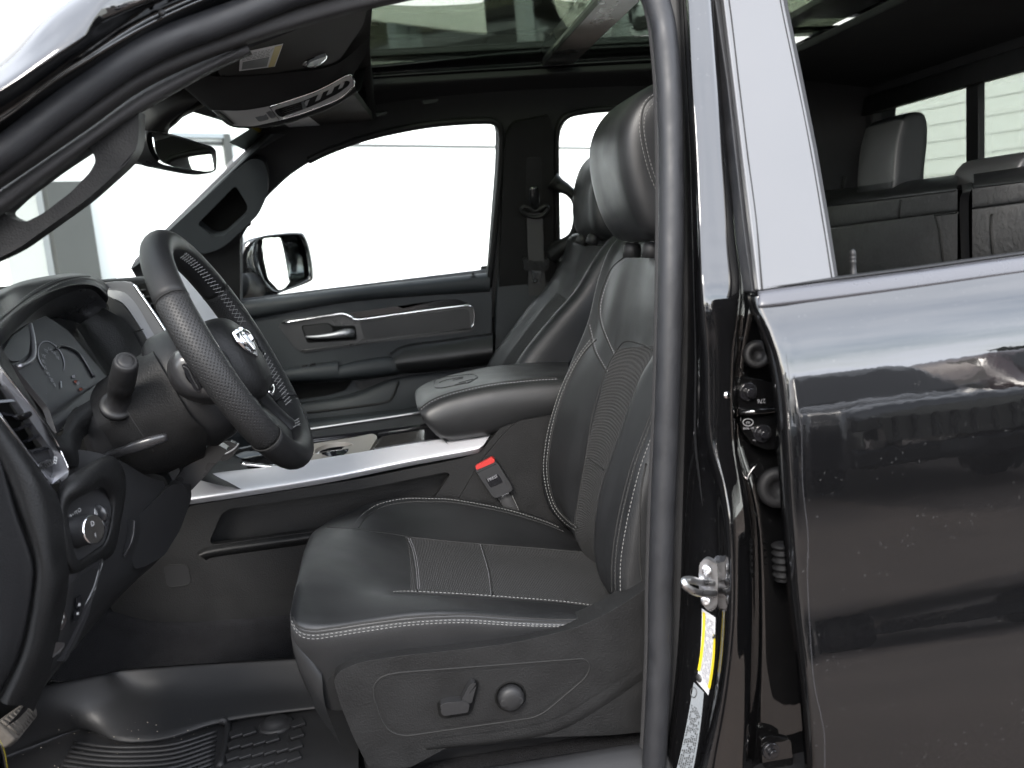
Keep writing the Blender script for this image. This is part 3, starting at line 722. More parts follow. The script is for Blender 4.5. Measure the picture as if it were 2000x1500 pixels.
# pillar grab handle
hp = [far(1078, 352, .02), far(1092, 362, .03), far(1110, 372, .05), far(1122, 386, .06), far(1127, 405, .062), far(1126, 440, .062), far(1118, 464, .058), far(1100, 480, .045), far(1082, 492, .02)]
sweep('grab_handle', hp, circ(.014, 12, .018), M['soft'], pillar_far, ref=FN, k=5, scale=[1.9, 1.5, 1.1, .95, .9, .9, 1.1, 1.5, 1.9])
plate('pillar_filler', [P(940, 520, 1.80), P(1110, 500, 1.80), P(1180, 800, 1.80), P(930, 830, 1.80)], (0, .02, 0), M['hard'], pillar_far)  # dark plate added to stop daylight leaking in beside the pillar
# clear panes
plate('window_glass', [far(*q, -.05) for q in [(460, 620), (460, 440), (530, 340), (720, 255), (985, 225), (985, 560)]], FN * .004, M['glass_clear'], side_frame)
plate('window_glass', [far(*q, -.05) for q in [(1080, 570), (1080, 200), (1330, 195), (1330, 570)]], FN * .004, M['glass_clear'], side_frame)

# far windshield pillar trim and its grab handle
pt_out = rnd([(300, 480), (325, 455), (437, 352), (490, 309), (517, 314), (524, 345), (523, 380), (505, 420), (434, 486), (395, 497), (362, 488), (330, 478)], [2, 6, 10, 12, 14, 10, 14, 14, 20, 14, 12, 4])
pt_in = rnd([(381, 437), (392, 434), (414, 455), (437, 461), (479, 424), (484, 402), (459, 362), (468, 352), (447, 372)], [4, 6, 10, 12, 10, 8, 5, 3, 10])
ah = plate('grab_handle', [far(a, b, .055) for a, b in pt_out], FN * .05, M['soft_blue'], side_frame, holes=[[far(a, b, .055) for a, b in rnd([(385, 438), (460, 362), (484, 402), (479, 424), (437, 461), (416, 463)], 8)]], bevel=.010, segs=3)  # windshield light on this handle is put into its paler plastic colour
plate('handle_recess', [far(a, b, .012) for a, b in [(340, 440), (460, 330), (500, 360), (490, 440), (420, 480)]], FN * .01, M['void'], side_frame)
surf('windshield_pillar', [
    [far(330, 466, .04), far(420, 380, .04), far(500, 300, .045), far(560, 262, .05)],
    [far(300, 494, .05), far(405, 383, .05), far(478, 312, .055), far(533, 262, .06)],
    [far(255, 526, .03), far(380, 402, .03), far(458, 325, .03), far(524, 258, .03)],
    [far(255, 526, -.03), far(380, 402, -.03), far(458, 325, -.03), far(524, 258, -.03)],
], M['soft_blue'], side_frame, ku=5)
# mirror sail: the black triangle in the front corner of the window
plate('mirror_sail', [far(a, b, .012) for a, b in [(300, 620), (330, 478), (400, 470), (469, 440), (469, 610)]], FN * .03, M['hard'], side_frame)

# door mirror outside
mrr = surf('side_mirror', [
    [(515, 462, 2.02), (470, 480, 1.98), (462, 520, 1.97), (470, 566, 1.98), (500, 582, 2.02), (540, 574, 2.06), (600, 552, 2.14), (616, 540, 2.16), (610, 490, 2.16), (598, 460, 2.14), (585, 452, 2.12), (545, 454, 2.06)],
    [(515, 460, 1.97), (476, 474, 1.94), (470, 520, 1.93), (478, 566, 1.94), (510, 584, 1.96), (545, 573, 1.99), (602, 553, 2.04), (614, 538, 2.05), (608, 490, 2.05), (597, 460, 2.04), (585, 453, 2.03), (545, 455, 1.99)],
    [(512, 462, 1.945), (496, 474, 1.935), (500, 516, 1.935), (516, 552, 1.94), (538, 572, 1.95), (560, 567, 1.965), (600, 550, 1.995), (610, 536, 2.0), (604, 490, 2.0), (594, 462, 1.995), (580, 456, 1.985), (545, 458, 1.96)],
    [(522, 468, 1.955), (512, 478, 1.95), (516, 512, 1.95), (526, 544, 1.955), (544, 564, 1.962), (560, 561, 1.975), (594, 545, 2.0), (603, 534, 2.005), (597, 492, 2.005), (588, 467, 2.0), (576, 461, 1.99), (548, 463, 1.97)],
], M['paint'], truck, cu=True, ku=4, kv=4)
mrr['label'] = 'black outside mirror beyond the far front window'
g_ = rnd([(513, 466), (575, 458), (584, 470), (588, 498), (594, 502), (598, 538), (590, 548), (545, 567), (524, 545), (515, 505)], 4)
mn_ = V((.77, -.636, .03)).normalized(); mc_ = P(555, 512, 1.985)
plate('mirror_glass', [PP(a, b, mc_, mn_) for a, b in g_], (0, .004, 0), M['mirror'], mrr, bevel=.0)
plate('mirror_shell_face', [PP(a, b, mc_ - mn_ * .012, mn_) for a, b in rnd([(512, 463), (590, 454), (602, 470), (612, 536), (604, 550), (542, 571), (522, 548), (513, 505)], 5)], (0, .02, 0), M['hard'], mrr)
sweep('mirror_arm', [(466, 560, 1.80), (482, 562, 1.86), (500, 556, 1.95)], circ(.045, 10, .03), M['hard'], mrr, k=4)

# ---- headliner and sunroof (far half; the near half closes the roof)
hl = surf('headliner', [
    [far(500, 262, .0), far(620, 246, .0), far(760, 215, .0), far(1000, 196, .0), far(1200, 186, .0), far(1400, 180, .0)],
    [(560, 240, 1.50), (640, 226, 1.50), (762, 200, 1.50), (1000, 180, 1.50), (1200, 170, 1.50), (1400, 162, 1.50)],
    [(700, 200, 1.44), (720, 190, 1.44), (764, 176, 1.44), (1000, 158, 1.44), (1200, 148, 1.44), (1400, 141, 1.44)],
    [(700, 176, 1.42), (720, 168, 1.42), (764, 163, 1.42), (1000, 148, 1.42), (1200, 136, 1.42), (1400, 128, 1.42)],
    [(700, 160, 1.44), (720, 156, 1.44), (764, 152, 1.44), (1000, 138, 1.44), (1200, 127, 1.44), (1400, 118, 1.44)],
], M['headliner'], truck, ku=5, kv=5)
for a, b, l in ((745, 224, 27), (841, 199, 34)):
    c = P(a, b, 1.497); d = (P(a + l * .5, b - l * .07, 1.497) - c)
    plate('coat_hook', [c - d + V((0, 0, .006)), c - d * .8 + V((0, 0, -.004)), c + d * .8 + V((0, 0, -.004)), c + d + V((0, 0, .006))], (0, .01, .002), M['satin'], hl, bevel=.002)
sunroof = surf('sunroof', [
    [(716, 158, 1.445), (764, 153, 1.445), (1000, 139, 1.445), (1200, 128, 1.445), (1420, 118, 1.445)],
    [(716, 150, 1.435), (764, 146, 1.435), (1000, 131, 1.435), (1200, 119, 1.435), (1420, 108, 1.435)],
    [(716, 146, 1.46), (764, 142, 1.46), (1000, 126, 1.46), (1200, 114, 1.46), (1420, 102, 1.46)],
    [(716, 138, 1.45), (764, 135, 1.45), (1000, 118, 1.45), (1200, 107, 1.45), (1420, 96, 1.45)],
    [(716, 131, 1.43), (764, 128, 1.43), (1000, 104, 1.43), (1200, 92, 1.43), (1420, 84, 1.43)],
    [(716, 127, 1.45), (764, 124, 1.45), (1000, 100, 1.45), (1200, 88, 1.45), (1420, 80, 1.45)],
], M['gloss'], truck, ku=4, kv=4)
ZG = 1.925
def rz(px, py): return PZ(px, py, ZG)
zx0, zx1, zm = rz(719, 80).x, 1.16, None
XB0 = 1.62
gy0, gy1 = .50, 1.47
cb = P(1065, 100, 1.44)                                            # the cross bar between the two roof panes
def gpane(name, x0, x1, lab=None): return plate(name, [V((x0, gy0, ZG)), V((x1, gy0, ZG)), V((x1, gy1, ZG)), V((x0, gy1, ZG))], (0, 0, .005), M['glass_dark'], sunroof, label=lab)
gpane('roof_glass', zx0 - .03, cb.x + .03); gpane('roof_glass', cb.x + .03, zx1 + .1)
sweep('cross_bar', [V((cb.x + .03, gy0, ZG - .015)), V((cb.x + .03, gy1 - .02, ZG - .015))], [(-.040, .0), (-.034, .014), (-.008, .014), (-.005, .010), (.004, .010), (.008, .016), (.040, .016), (.046, 0), (.046, -.012), (-.040, -.012)], M['satin'], sunroof, ref=V((0, 0, 1)), k=1, smooth=False, bevel=.002)
# roof skin with its opening, closing side strips
sx0, sx1 = zx0, zx1
roof = plate('roof_panel', [V((-.32, .30, 1.95)), V((2.1, .30, 1.95)), V((2.1, 1.62, 1.95)), V((-.32, 1.62, 1.95))], (0, 0, .02), M['paint'], truck, holes=[[V((sx0, gy0, 1.95)), V((sx1, gy0, 1.95)), V((sx1, gy1, 1.95)), V((sx0, gy1, 1.95))]], bevel=.004)
plate('headliner_rear', [V((sx1, .24, 1.86)), V((XB0, .26, 1.80)), V((XB0, 1.66, 1.80)), V((sx1, 1.60, 1.86))], (0, 0, .02), M['headliner'], hl, bevel=.008)
plate('headliner_edge', [V((.0, .27, 1.84)), V((1.9, .27, 1.84)), V((1.9, gy0, 1.88)), V((.0, gy0, 1.88))], (0, 0, .02), M['headliner'], hl)
plate('headliner_edge', [V((sx0 - .02, gy0, 1.88)), V((sx1, gy0, 1.88)), V((sx1, gy0, 1.95)), V((sx0 - .02, gy0, 1.95))], (0, -.02, 0), M['headliner'], hl)
plate('headliner_edge', [V((-.02, gy1, 1.93)), V((1.9, gy1, 1.93)), V((1.9, 1.62, 1.93)), V((-.02, 1.62, 1.93))], (0, 0, .01), M['headliner'], hl)
# strip of headliner ahead of the glass, from visor to cove
surf('headliner_front', [
    [(700, -60, .62), (702, 20, .80), (704, 60, 1.0), (708, 120, 1.2), (716, 200, 1.44), (722, 250, 1.5)],
    [(716, -60, .62), (718, 20, .80), (719, 60, 1.0), (722, 120, 1.2), (728, 190, 1.43), (732, 235, 1.5)],
    [(719, -70, .66), (720, 14, .84), (722, 54, 1.04), (724, 112, 1.24), (731, 175, 1.45), (735, 220, 1.52)],
], M['headliner'], hl, ku=5)
surf('headliner_front', [
    [V((-.30, .30, 1.82)), V((-.15, .29, 1.865)), V((.06, .28, 1.87))],
    [V((-.42, .60, 1.80)), V((-.15, .60, 1.875)), V((.05, .60, 1.885))],
    [V((-.44, 1.0, 1.80)), V((-.15, 1.0, 1.875)), V((.04, 1.0, 1.885))],
    [V((-.34, 1.45, 1.80)), V((-.15, 1.45, 1.855)), V((.04, 1.45, 1.865))],
    [(520, 262, 1.56), (620, 246, 1.54), (728, 232, 1.52)],
], M['headliner'], hl, ku=5)
# rear headliner lamps/speakers (faint ovals)
def hole_ring(cx, cy, rx, ry, z=1.858):
    c = PZ(cx, cy, z)
    return tube('lamp_ring', [c + V((.115 * math.cos(a), .075 * math.sin(a), 0)) for a in [i * math.pi / 6 for i in range(12)]], .004, M['satin'], hl, closed=True, n=6, k=2)
hole_ring(1785, 138, 0, 0); hole_ring(2010, 70, 0, 0)
c = PZ(1838, 158, 1.857); tube('lamp_button', [c + V((-.02, 0, 0)), c + V((.02, 0, 0))], .006, M['hard'], hl, k=1)

# ---- rear of the cabin
XB = 1.56
bw_h = [PX(a, b, XB) for a, b in []]
zt, zb = 1.732, 1.36
back_wall = plate('cab_back_wall', [V((XB, .15, .5)), V((XB, 1.78, .5)), V((XB, 1.72, 1.45)), V((XB, 1.56, 1.92)), V((XB, .38, 1.92)), V((XB, .20, 1.45))], (.04, 0, 0), M['headliner'], truck, holes=[[V((XB, .36, zb)), V((XB, 1.62, zb)), V((XB, 1.58, zt)), V((XB, .40, zt))]], bevel=.006)
bw = back_wall
plate('window_glass', [V((XB + .03, .34, zb - .02)), V((XB + .03, 1.63, zb - .02)), V((XB + .03, 1.60, zt + .02)), V((XB + .03, .38, zt + .02))], (.004, 0, 0), M['glass_back'], bw)
def vbar(px, py, wd):
    y = PX(px, py, XB + .02).y
    return box('window_bar', V((XB + .02, y, (zt + zb) / 2)), (.02, wd, zt - zb + .03), M['hard'], bw, bevel=.003)
vbar(1905, 240, .05)
plate('window_header', [V((XB - .004, .34, zt - .005)), V((XB - .004, 1.62, zt - .005)), V((XB - .004, 1.60, zt + .05)), V((XB - .004, .36, zt + .05))], (-.012, 0, 0), M['soft'], bw, bevel=.004)
plate('quarter_trim', [V((1.0, 1.70, 1.3)), V((XB + .1, 1.72, 1.3)), V((XB + .1, 1.58, 1.88)), V((1.0, 1.54, 1.88))], (0, .04, 0), M['headliner'], truck)
plate('far_rear_door', [V((.45, 1.70, .5)), V((XB, 1.72, .5)), V((XB, 1.72, 1.32)), V((.45, 1.70, 1.34))], (0, .06, 0), M['soft'], truck)
# rear bench, folded up: leather top roll over a cloth face, strap between its two halves
XR = 1.34
def rp(px, py, dx=0): return PX(px, py, XR + dx)
rear_seat = surf('rear_seat', [
    [rp(1560, 381, .14), rp(1700, 366, .14), rp(1872, 344, .14)],
    [rp(1560, 378, .06), rp(1700, 363, .06), rp(1872, 341, .06)],
    [rp(1560, 390, .005), rp(1700, 377, .005), rp(1870, 356, .005)],
    [rp(1560, 405, -.012), rp(1700, 392, -.012), rp(1868, 371, -.012)],
    [rp(1560, 410, 0), rp(1700, 397, 0), rp(1868, 376, 0)],
], M['leather'], truck, ku=6, kv=4)
rear_seat['label'] = 'rear bench with leather top roll and charcoal cloth face'
surf('backrest_roll', [
    [rp(1902, 340, .14), rp(1960, 332, .14), rp(2300, 285, .14)],
    [rp(1902, 337, .06), rp(1960, 329, .06), rp(2300, 282, .06)],
    [rp(1902, 350, .005), rp(1960, 343, .005), rp(2300, 298, .005)],
    [rp(1902, 366, -.012), rp(1960, 359, -.012), rp(2300, 318, -.012)],
    [rp(1902, 371, 0), rp(1960, 364, 0), rp(2300, 325, 0)],
], M['leather'], rear_seat, ku=6, kv=4)
M['rear_cloth'] = mat('rear_bench_cloth', (.042, .042, .043), .9, spec=.2, bump=('noise', 70, .5, .006), var=.25, vscale=26)
def bench_face(x0, x1, seam_x):
    ys = [0, .25, .5, .75, 1]
    def top(x): return 404 - (x - 1620) * .131
    r = []
    for dy, dx in ((-2, .0), (4, -.012), (36, -.012), (42, .003), (47, -.010), (110, -.008), (190, .02), (320, .06)):
        r.append([rp(x0 + (x1 - x0) * t, top(x0 + (x1 - x0) * t) + dy * (1 + .0 * t), dx) for t in ys])
    return surf('backrest_face', r, M['rear_cloth'], rear_seat, ku=5, kv=4)
b1 = bench_face(1556, 1870, 0); b2 = bench_face(1899, 2300, 0)
tr = bvh(b1, b2)
seams('backrest_seam', [[(1827, 424), (1834, 445), (1838, 470), (1841, 500), (1846, 540)], [(1938, 418), (1936, 450), (1940, 500), (1944, 540)], [(1826, 420), (1840, 418), (1869, 415)], [(1760, 390), (1757, 412), (1756, 425)]], tr, M['seam'], rear_seat, r=.004, off=-.001)
plate('gap_filler', [rp(1862, 360, .06), rp(1908, 354, .06), rp(1908, 640, .09), rp(1862, 645, .09)], (.03, 0, 0), M['void'], rear_seat)  # black sheet added behind the gap to block daylight from the back window
surf('center_strap', [[rp(1872, 346, .1), rp(1900, 340, .1)], [rp(1880, 372, .004), rp(1898, 368, .004)], [rp(1874, 400, .02), rp(1892, 396, .02)], [rp(1878, 520, .04), rp(1894, 518, .04)], [rp(1882, 620, .06), rp(1896, 618, .06)]], M['belt'], rear_seat)
def headrest_rear(rows, lab=None):
    return surf('headrest', rows, M['leather_grey'], rear_seat, cu=True, ku=4, kv=4, label=lab)
def hr_box(cy, w, z0, z1, x0, th, name='headrest'):
    rows = []
    for k, (sy, sc_) in enumerate([(-.5, .04), (-.499, .3), (-.49, .7), (-.46, .92), (-.3, 1), (0, 1.02), (.3, 1), (.46, .92), (.49, .7), (.499, .3), (.5, .04)]):
        y = cy + sy * w; zc = (z0 + z1) / 2; hz = (z1 - z0) / 2; r = []
        for a, b in [(-.5, -1), (-.56, -.5), (-.55, .3), (-.42, .85), (-.1, 1.02), (.3, .95), (.48, .5), (.5, -.4), (.42, -1)]:
            r.append(V((x0 + th * (.5 + a * (.5 + .5 * sc_)) + (b + 1) * .012, y, zc + b * hz * (.75 + .25 * sc_))))
        rows.append(r)
    h_ = surf(name, rows, M['leather'], rear_seat, cu=True, ku=4, kv=3, cap=True)
    surf('headrest_face', [[q + V((-.003, 0, 0)) for q in r[0:4]] for r in rows[2:-2]], M['leather_grey'], rear_seat, ku=4, kv=3)
    return h_
pa, pb = rp(1672, 300, .02), rp(1745, 300, .02)
hr_box((pa.y + pb.y) / 2, abs(pa.y - pb.y), rp(1720, 365, .02).z - .02, rp(1720, 228, .02).z, XR + .02, .085)
pa, pb = rp(1856, 320, .04), rp(1985, 320, .04)
hr_box((pa.y + pb.y) / 2, abs(pa.y - pb.y), rp(1900, 350, .04).z - .02, rp(1900, 309, .04).z, XR + .04, .10)
plate('rear_belt', [PX(a, b, 1.50) for a, b in [(1630, 340), (1652, 346), (1646, 372), (1622, 368)]], (.004, 0, 0), M['belt'], rear_seat)
box('cab_floor', V((.3, .93, .60)), (2.96, 1.66, .03), M['carpet'], truck)
# windshield
ws = [V((-1.02, .16, 1.20)), V((-1.02, 1.74, 1.20)), V((-.24, 1.56, 1.82)), V((-.24, .32, 1.82))]
windshield = surf('windshield', [[ws[0], ws[0].lerp(ws[1], .33) + V((-.18, 0, .0)), ws[0].lerp(ws[1], .67) + V((-.18, 0, 0)), ws[1]], [ws[0].lerp(ws[3], .5), ws[0].lerp(ws[3], .5).lerp(ws[1].lerp(ws[2], .5), .33) + V((-.18, 0, .01)), ws[0].lerp(ws[3], .5).lerp(ws[1].lerp(ws[2], .5), .67) + V((-.18, 0, .01)), ws[1].lerp(ws[2], .5)], [ws[3], ws[3].lerp(ws[2], .33) + V((-.18, 0, 0)), ws[3].lerp(ws[2], .67) + V((-.18, 0, 0)), ws[2]]], M['glass'], truck, ku=4, kv=4)
# ================================================================== driver's seat, traced station by station
seat = bpy.data.objects.new('front_seat', None); link(seat, truck, "driver's seat with leather bolsters and woven cloth insert")
seat.location = (0, 0, 0); ORG['front_seat'] = V((0, 0, 0)); seat.matrix_parent_inverse = Matrix.Translation(-ORG['pickup_truck'])
SEAT = [seat]
D = [
    ([(606, 1345), (612, 1352), (660, 1388), (800, 1345), (900, 1315), (1000, 1290), (1120, 1245), (1200, 1218)], .252),
    ([(574, 1266), (590, 1280), (650, 1292), (800, 1276), (900, 1262), (1000, 1250), (1120, 1232), (1196, 1209)], .236),
    ([(567, 1205), (584, 1229), (650, 1232), (800, 1211), (900, 1207), (1000, 1213), (1100, 1217), (1192, 1204)], .236),
    ([(569, 1186), (586, 1200), (650, 1205), (800, 1186), (900, 1185), (1000, 1192), (1100, 1198), (1194, 1200)], .258),
    ([(575, 1155), (592, 1162), (650, 1168), (800, 1163), (900, 1166), (1000, 1174), (1100, 1183), (1196, 1194)], .305),
    ([(580, 1135), (597, 1134), (662, 1138), (800, 1157), (900, 1162), (1000, 1168), (1100, 1177), (1198, 1190)], .345),
    ([(586, 1108), (602, 1100), (666, 1102), (802, 1132), (902, 1138), (1002, 1145), (1102, 1154), (1200, 1168)], .41),
    ([(593, 1082), (608, 1066), (670, 1068), (800, 1098), (900, 1104), (1000, 1110), (1100, 1118), (1195, 1130)], .50),
    ([(602, 1060), (618, 1041), (682, 1036), (796, 1066), (882, 1074), (965, 1082), (1070, 1090), (1170, 1100)], .59),
    ([(607, 1050), (626, 1032), (696, 1023), (795, 1047), (872, 1055), (950, 1062), (1055, 1070), (1158, 1079)], .64),
    ([(612, 1046), (634, 1026), (706, 1010), (798, 1018), (884, 1022), (972, 1034), (1066, 1052), (1155, 1070)], .69),
    ([(618, 1042), (642, 1020), (716, 995), (792, 981), (888, 983), (984, 1000), (1062, 1022), (1130, 1050)], .742),
    ([(626, 1042), (654, 1016), (722, 985), (792, 973), (890, 976), (986, 993), (1062, 1015), (1126, 1044)], .775),
]
rows = []
for xs, Y in D:
    r = [P(a, b, Y) for a, b in xs]
    r = [r[0] + V((.035, 0, -.10 if Y > .24 or True else 0))] + [r[0] + V((.004, 0, -.035))] + r + [r[-1] + V((.06, 0, -.02))]
    rows.append(r)
l = [q + V((0, .012, -.05)) for q in rows[-1]]; rows.append(l)
vs, fs, (nv, nu) = net(rows, 8, 6)
# face index (i row, j column): stations >= index 5 (=x of the front insert seam) and rows 5..9 are the cloth insert
cl = []; le = []
for i in range(nv - 1):
    for j in range(nu - 1):
        k = i * (nu - 1) + j
        (cl if (i >= 5 * 6 and i < 9 * 6 and j >= 5 * 8) else le).append(k)
a, b = subset(vs, fs, le); cushion = add('cushion', a, b, M['leather'], seat)
a, b = subset(vs, fs, cl); cins = add('cushion_insert', a, b, M['cloth'], seat)
tr = bvh(cushion, cins)
s_out = [(569, 1207), (584, 1229), (610, 1236), (650, 1232), (720, 1221), (800, 1211), (900, 1206), (1000, 1212), (1100, 1216), (1160, 1214)]
s_out2 = [(569, 1218), (584, 1240), (610, 1248), (650, 1243), (720, 1232), (800, 1221), (900, 1216), (1000, 1221), (1100, 1224), (1160, 1221)]
s_in = [(768, 1156), (800, 1155), (900, 1160), (1000, 1167), (1100, 1175), (1190, 1187)]
s_f1 = [(700, 1031), (716, 1010), (745, 991), (790, 981), (840, 980), (890, 982), (985, 1000), (1060, 1022), (1100, 1038)]
s_f2 = [(690, 1028), (708, 1005), (740, 985), (788, 974.5), (840, 974), (890, 977), (985, 994.5), (1060, 1017), (1096, 1032)]
seams('seam', [s_out, [(a, b - 6) for a, b in s_out], [(640, 1030), (690, 1033), (760, 1042), (797, 1048)], [(a, b + 2) for a, b in s_in], [(795, 1048), (870, 1056), (950, 1063), (1055, 1071), (1140, 1079)],
               [(793, 1050), (802, 1075), (808, 1105), (812, 1140), (814, 1156)], [(940, 1064), (948, 1090), (956, 1120), (962, 1163)], s_f1], tr, M['seam'], seat, r=.0018)
stitches('stitching', [[(a, b + 5) for a, b in s_out], s_out2, s_in, s_f1, s_f2], tr, M['white_thread'], seat)
stitches('stitching', [[(797, 1052), (806, 1075), (812, 1105), (816, 1150)], [(801, 1052), (810, 1075), (816, 1105), (820, 1150)], [(938, 1064), (946, 1090), (954, 1120), (959, 1163)]], tr, M['ink_grey'], seat, ln=.003, gap=.003, wd=.001)
# skirt wrap seam beside the trim panel
stitches('stitching', [[(638, 1388), (635, 1350), (640, 1330), (660, 1312), (700, 1298), (760, 1288)]], tr, M['dark_thread'], seat)

# ---- backrest
Bc = [
    ([(1222, 452), (1190, 487), (1167, 550), (1147, 632), (1110, 720), (1074, 820), (1058, 920), (1074, 995), (1130, 1050)], .755),
    ([(1233, 456), (1204, 492), (1183, 556), (1163, 642), (1124, 726), (1088, 825), (1071, 922), (1088, 998), (1140, 1054)], .728),
    ([(1250, 465), (1222, 505), (1200, 570), (1180, 655), (1152, 738), (1120, 838), (1100, 935), (1106, 1012), (1150, 1086)], .672),
    ([(1262, 468), (1240, 510), (1222, 580), (1203, 680), (1180, 745), (1150, 858), (1130, 965), (1123, 1042), (1162, 1118)], .628),
]
Bn = [
    ([(1312, 470), (1309, 525), (1303, 595), (1279, 685), (1247, 745), (1205, 862), (1172, 962), (1160, 1061), (1172, 1128)], .335),
    ([(1330, 473), (1328, 532), (1320, 607), (1296, 694), (1267, 762), (1225, 880), (1195, 980), (1181, 1070), (1187, 1146)], .298),
    ([(1346, 476), (1346, 540), (1336, 620), (1311, 705), (1285, 782), (1243, 895), (1216, 1000), (1202, 1082), (1201, 1162)], .268),
    ([(1360, 480), (1360, 546), (1352, 630), (1328, 718), (1302, 796), (1262, 908), (1236, 1008), (1224, 1088), (1220, 1170)], .250),
    ([(1376, 484), (1378, 556), (1372, 644), (1350, 734), (1324, 814), (1286, 924), (1262, 1020), (1252, 1096), (1248, 1170)], .243),
]
far3 = [[P(a, b, Y) for a, b in xs] for xs, Y in Bc]
near3 = [[P(a, b, Y) for a, b in xs] for xs, Y in Bn]
insR = [q + V((.004 + .026 * min(1, max(0, (i - 1.5) / 2)), .048, 0)) for i, q in enumerate(near3[0])]
mid = [(a + b) * .5 + V((.012, 0, 0)) for a, b in zip(far3[3], insR)]
m1 = [a.lerp(b, .25) + V((.010, 0, 0)) for a, b in zip(far3[3], insR)]
m3 = [a.lerp(b, .75) + V((.010, 0, 0)) for a, b in zip(far3[3], insR)]
rows = [[q + V((.11, .02, 0)) for q in far3[0]], [q + V((.03, .022, 0)) for q in far3[0]]] + far3 + [m1, mid, m3, insR] + near3 + [[q + V((.07, -.004, .0)) for q in near3[-1]], [q + V((.14, .0, .0)) for q in near3[-1]]]
rows = [[r[0] + V((.10, 0, .012)), r[0] + V((.035, 0, .012))] + r + [r[-1] + V((.03, 0, -.05))] for r in rows]
vs, fs, (nv, nu) = net(rows, 7, 6)
cl = []; le = []
for i in range(nv - 1):
    for j in range(nu - 1):
        k = i * (nu - 1) + j
        (cl if (i >= 5 * 6 and i < 9 * 6 and j >= int(5.05 * 7)) else le).append(k)
a, b = subset(vs, fs, le); backrest = add('backrest', a, b, M['leather'], seat)
a, b = subset(vs, fs, cl); bins = add('backrest_insert', a, b, M['cloth'], seat)
tr = bvh(backrest, bins)
b_far = [(1162, 663), (1136, 692), (1109, 741), (1087, 800), (1073, 860), (1068, 922), (1080, 980), (1103, 1012), (1126, 1030)]
b_far2 = [(1153, 660), (1127, 694), (1100, 741), (1078, 802), (1064, 860), (1059, 924), (1073, 984), (1097, 1018), (1122, 1036)]
b_far2 = [(a + 3, b) for a, b in b_far2]
b_near = [(1284, 792), (1262, 850), (1241, 905), (1222, 975), (1209, 1040), (1202, 1100), (1202, 1165)]
b_near2 = [(1288, 810), (1270, 860), (1250, 915), (1232, 985), (1219, 1050), (1212, 1105), (1212, 1168)]
b_up = [(1290, 499), (1250, 497), (1227, 499), (1197, 521), (1178, 560), (1169, 600), (1176, 640), (1197, 690)]
b_yoke = [(1148, 634), (1155, 663), (1163, 690), (1184, 727)]
seams('seam', [b_near, [(a - 7, b) for a, b in b_near], [(a + 3, b) for a, b in b_far], b_up, b_yoke, [(1237, 462), (1229, 480), (1227, 498)], [(1199, 693), (1219, 668), (1249, 671), (1276, 685)],
               [(1199, 693), (1184, 723), (1158, 806), (1145, 888), (1132, 962), (1123, 1040), (1136, 1079)], [(1146, 893), (1160, 903), (1180, 918)], [(1262, 905), (1252, 960), (1249, 1040), (1251, 1110), (1256, 1142)]], tr, M['seam'], seat, r=.0018)
stitches('stitching', [b_far, b_far2, b_near, b_near2], tr, M['white_thread'], seat)
stitches('stitching', [[(a + 4, b + 3) for a, b in b_up], [(a + 4, b) for a, b in b_yoke]], tr, M['ink_grey'], seat)
stitches('stitching', [[(1146, 893), (1153, 899), (1160, 904)]], tr, M['white_thread'], seat, ln=.003, gap=.002)
# back shell and lower valance
surf('back_shell', [
    [P(1290, 880, .238), P(1268, 960, .236), P(1262, 1060, .236), P(1268, 1160, .238)],
    [P(1320, 880, .232), P(1300, 960, .228), P(1292, 1060, .228), P(1296, 1160, .232)],
    [P(1370, 880, .25), P(1350, 960, .25), P(1340, 1060, .25), P(1340, 1160, .25)],
], M['leather'], seat)
surf('valance', [[P(1197, 1176, .30), P(1215, 1172, .26), P(1240, 1166, .244), P(1275, 1142, .238)], [P(1194, 1186, .30), P(1214, 1184, .26), P(1240, 1178, .242), P(1278, 1152, .236)], [P(1200, 1215, .32), P(1216, 1210, .29), P(1242, 1200, .28), P(1280, 1170, .27)]], M['dark_thread'], seat)
# ---- headrest: cross sections across the seat
prof_h = [(.470, 1.410), (.428, 1.418), (.402, 1.462), (.388, 1.520), (.385, 1.570), (.394, 1.612), (.420, 1.648), (.462, 1.672), (.505, 1.678), (.540, 1.660), (.556, 1.610), (.556, 1.540), (.548, 1.465), (.520, 1.415)]
prof_h = [(a + .030, b) for a, b in prof_h]
cxh, czh = .505, 1.55
rows = []
for y, s, dx in [(.3915, .05, 0), (.392, .45, .02), (.3935, .70, .012), (.400, .86, .004), (.414, .955, 0), (.435, .99, 0), (.48, 1.0, -.002), (.52, 1.0, -.003), (.56, 1.0, -.002), (.605, .99, 0), (.626, .955, 0), (.640, .86, .004), (.6465, .70, .012), (.648, .45, .02), (.6485, .05, 0)]:
    rows.append([V((cxh + (a - cxh) * s + dx * 0, y, czh + (b - czh) * s)) for a, b in prof_h])
headrest = surf('headrest', rows, M['leather'], seat, cu=True, ku=5, kv=4, cap=True)
th_ = bvh(headrest)
hs1 = [(1292, 180), (1272, 187), (1257, 202), (1250, 222), (1249, 250), (1255, 290), (1267, 335), (1280, 368), (1296, 400)]
hs2 = [(1298, 192), (1280, 199), (1266, 213), (1259, 232), (1258, 255), (1264, 292), (1275, 333), (1288, 365), (1302, 392)]
seams('seam', [[(a + 4, b + 1) for a, b in hs1]], th_, M['seam'], headrest if False else seat, r=.0018)
stitches('stitching', [hs1, hs2], th_, M['white_thread'], seat)
for yy in (.46, .58):
    tube('headrest_post', [V((.49, yy, 1.44)), V((.475, yy, 1.385))], .0065, M['satin'], seat, k=1, n=10)
    lathe('post_guide', V((.478, yy, 1.402)), (0.1, 0, 1), [(.0001, .008), (.011, .008), (.015, .005), (.017, -.002), (.017, -.02)], M['hard'], seat, n=16)
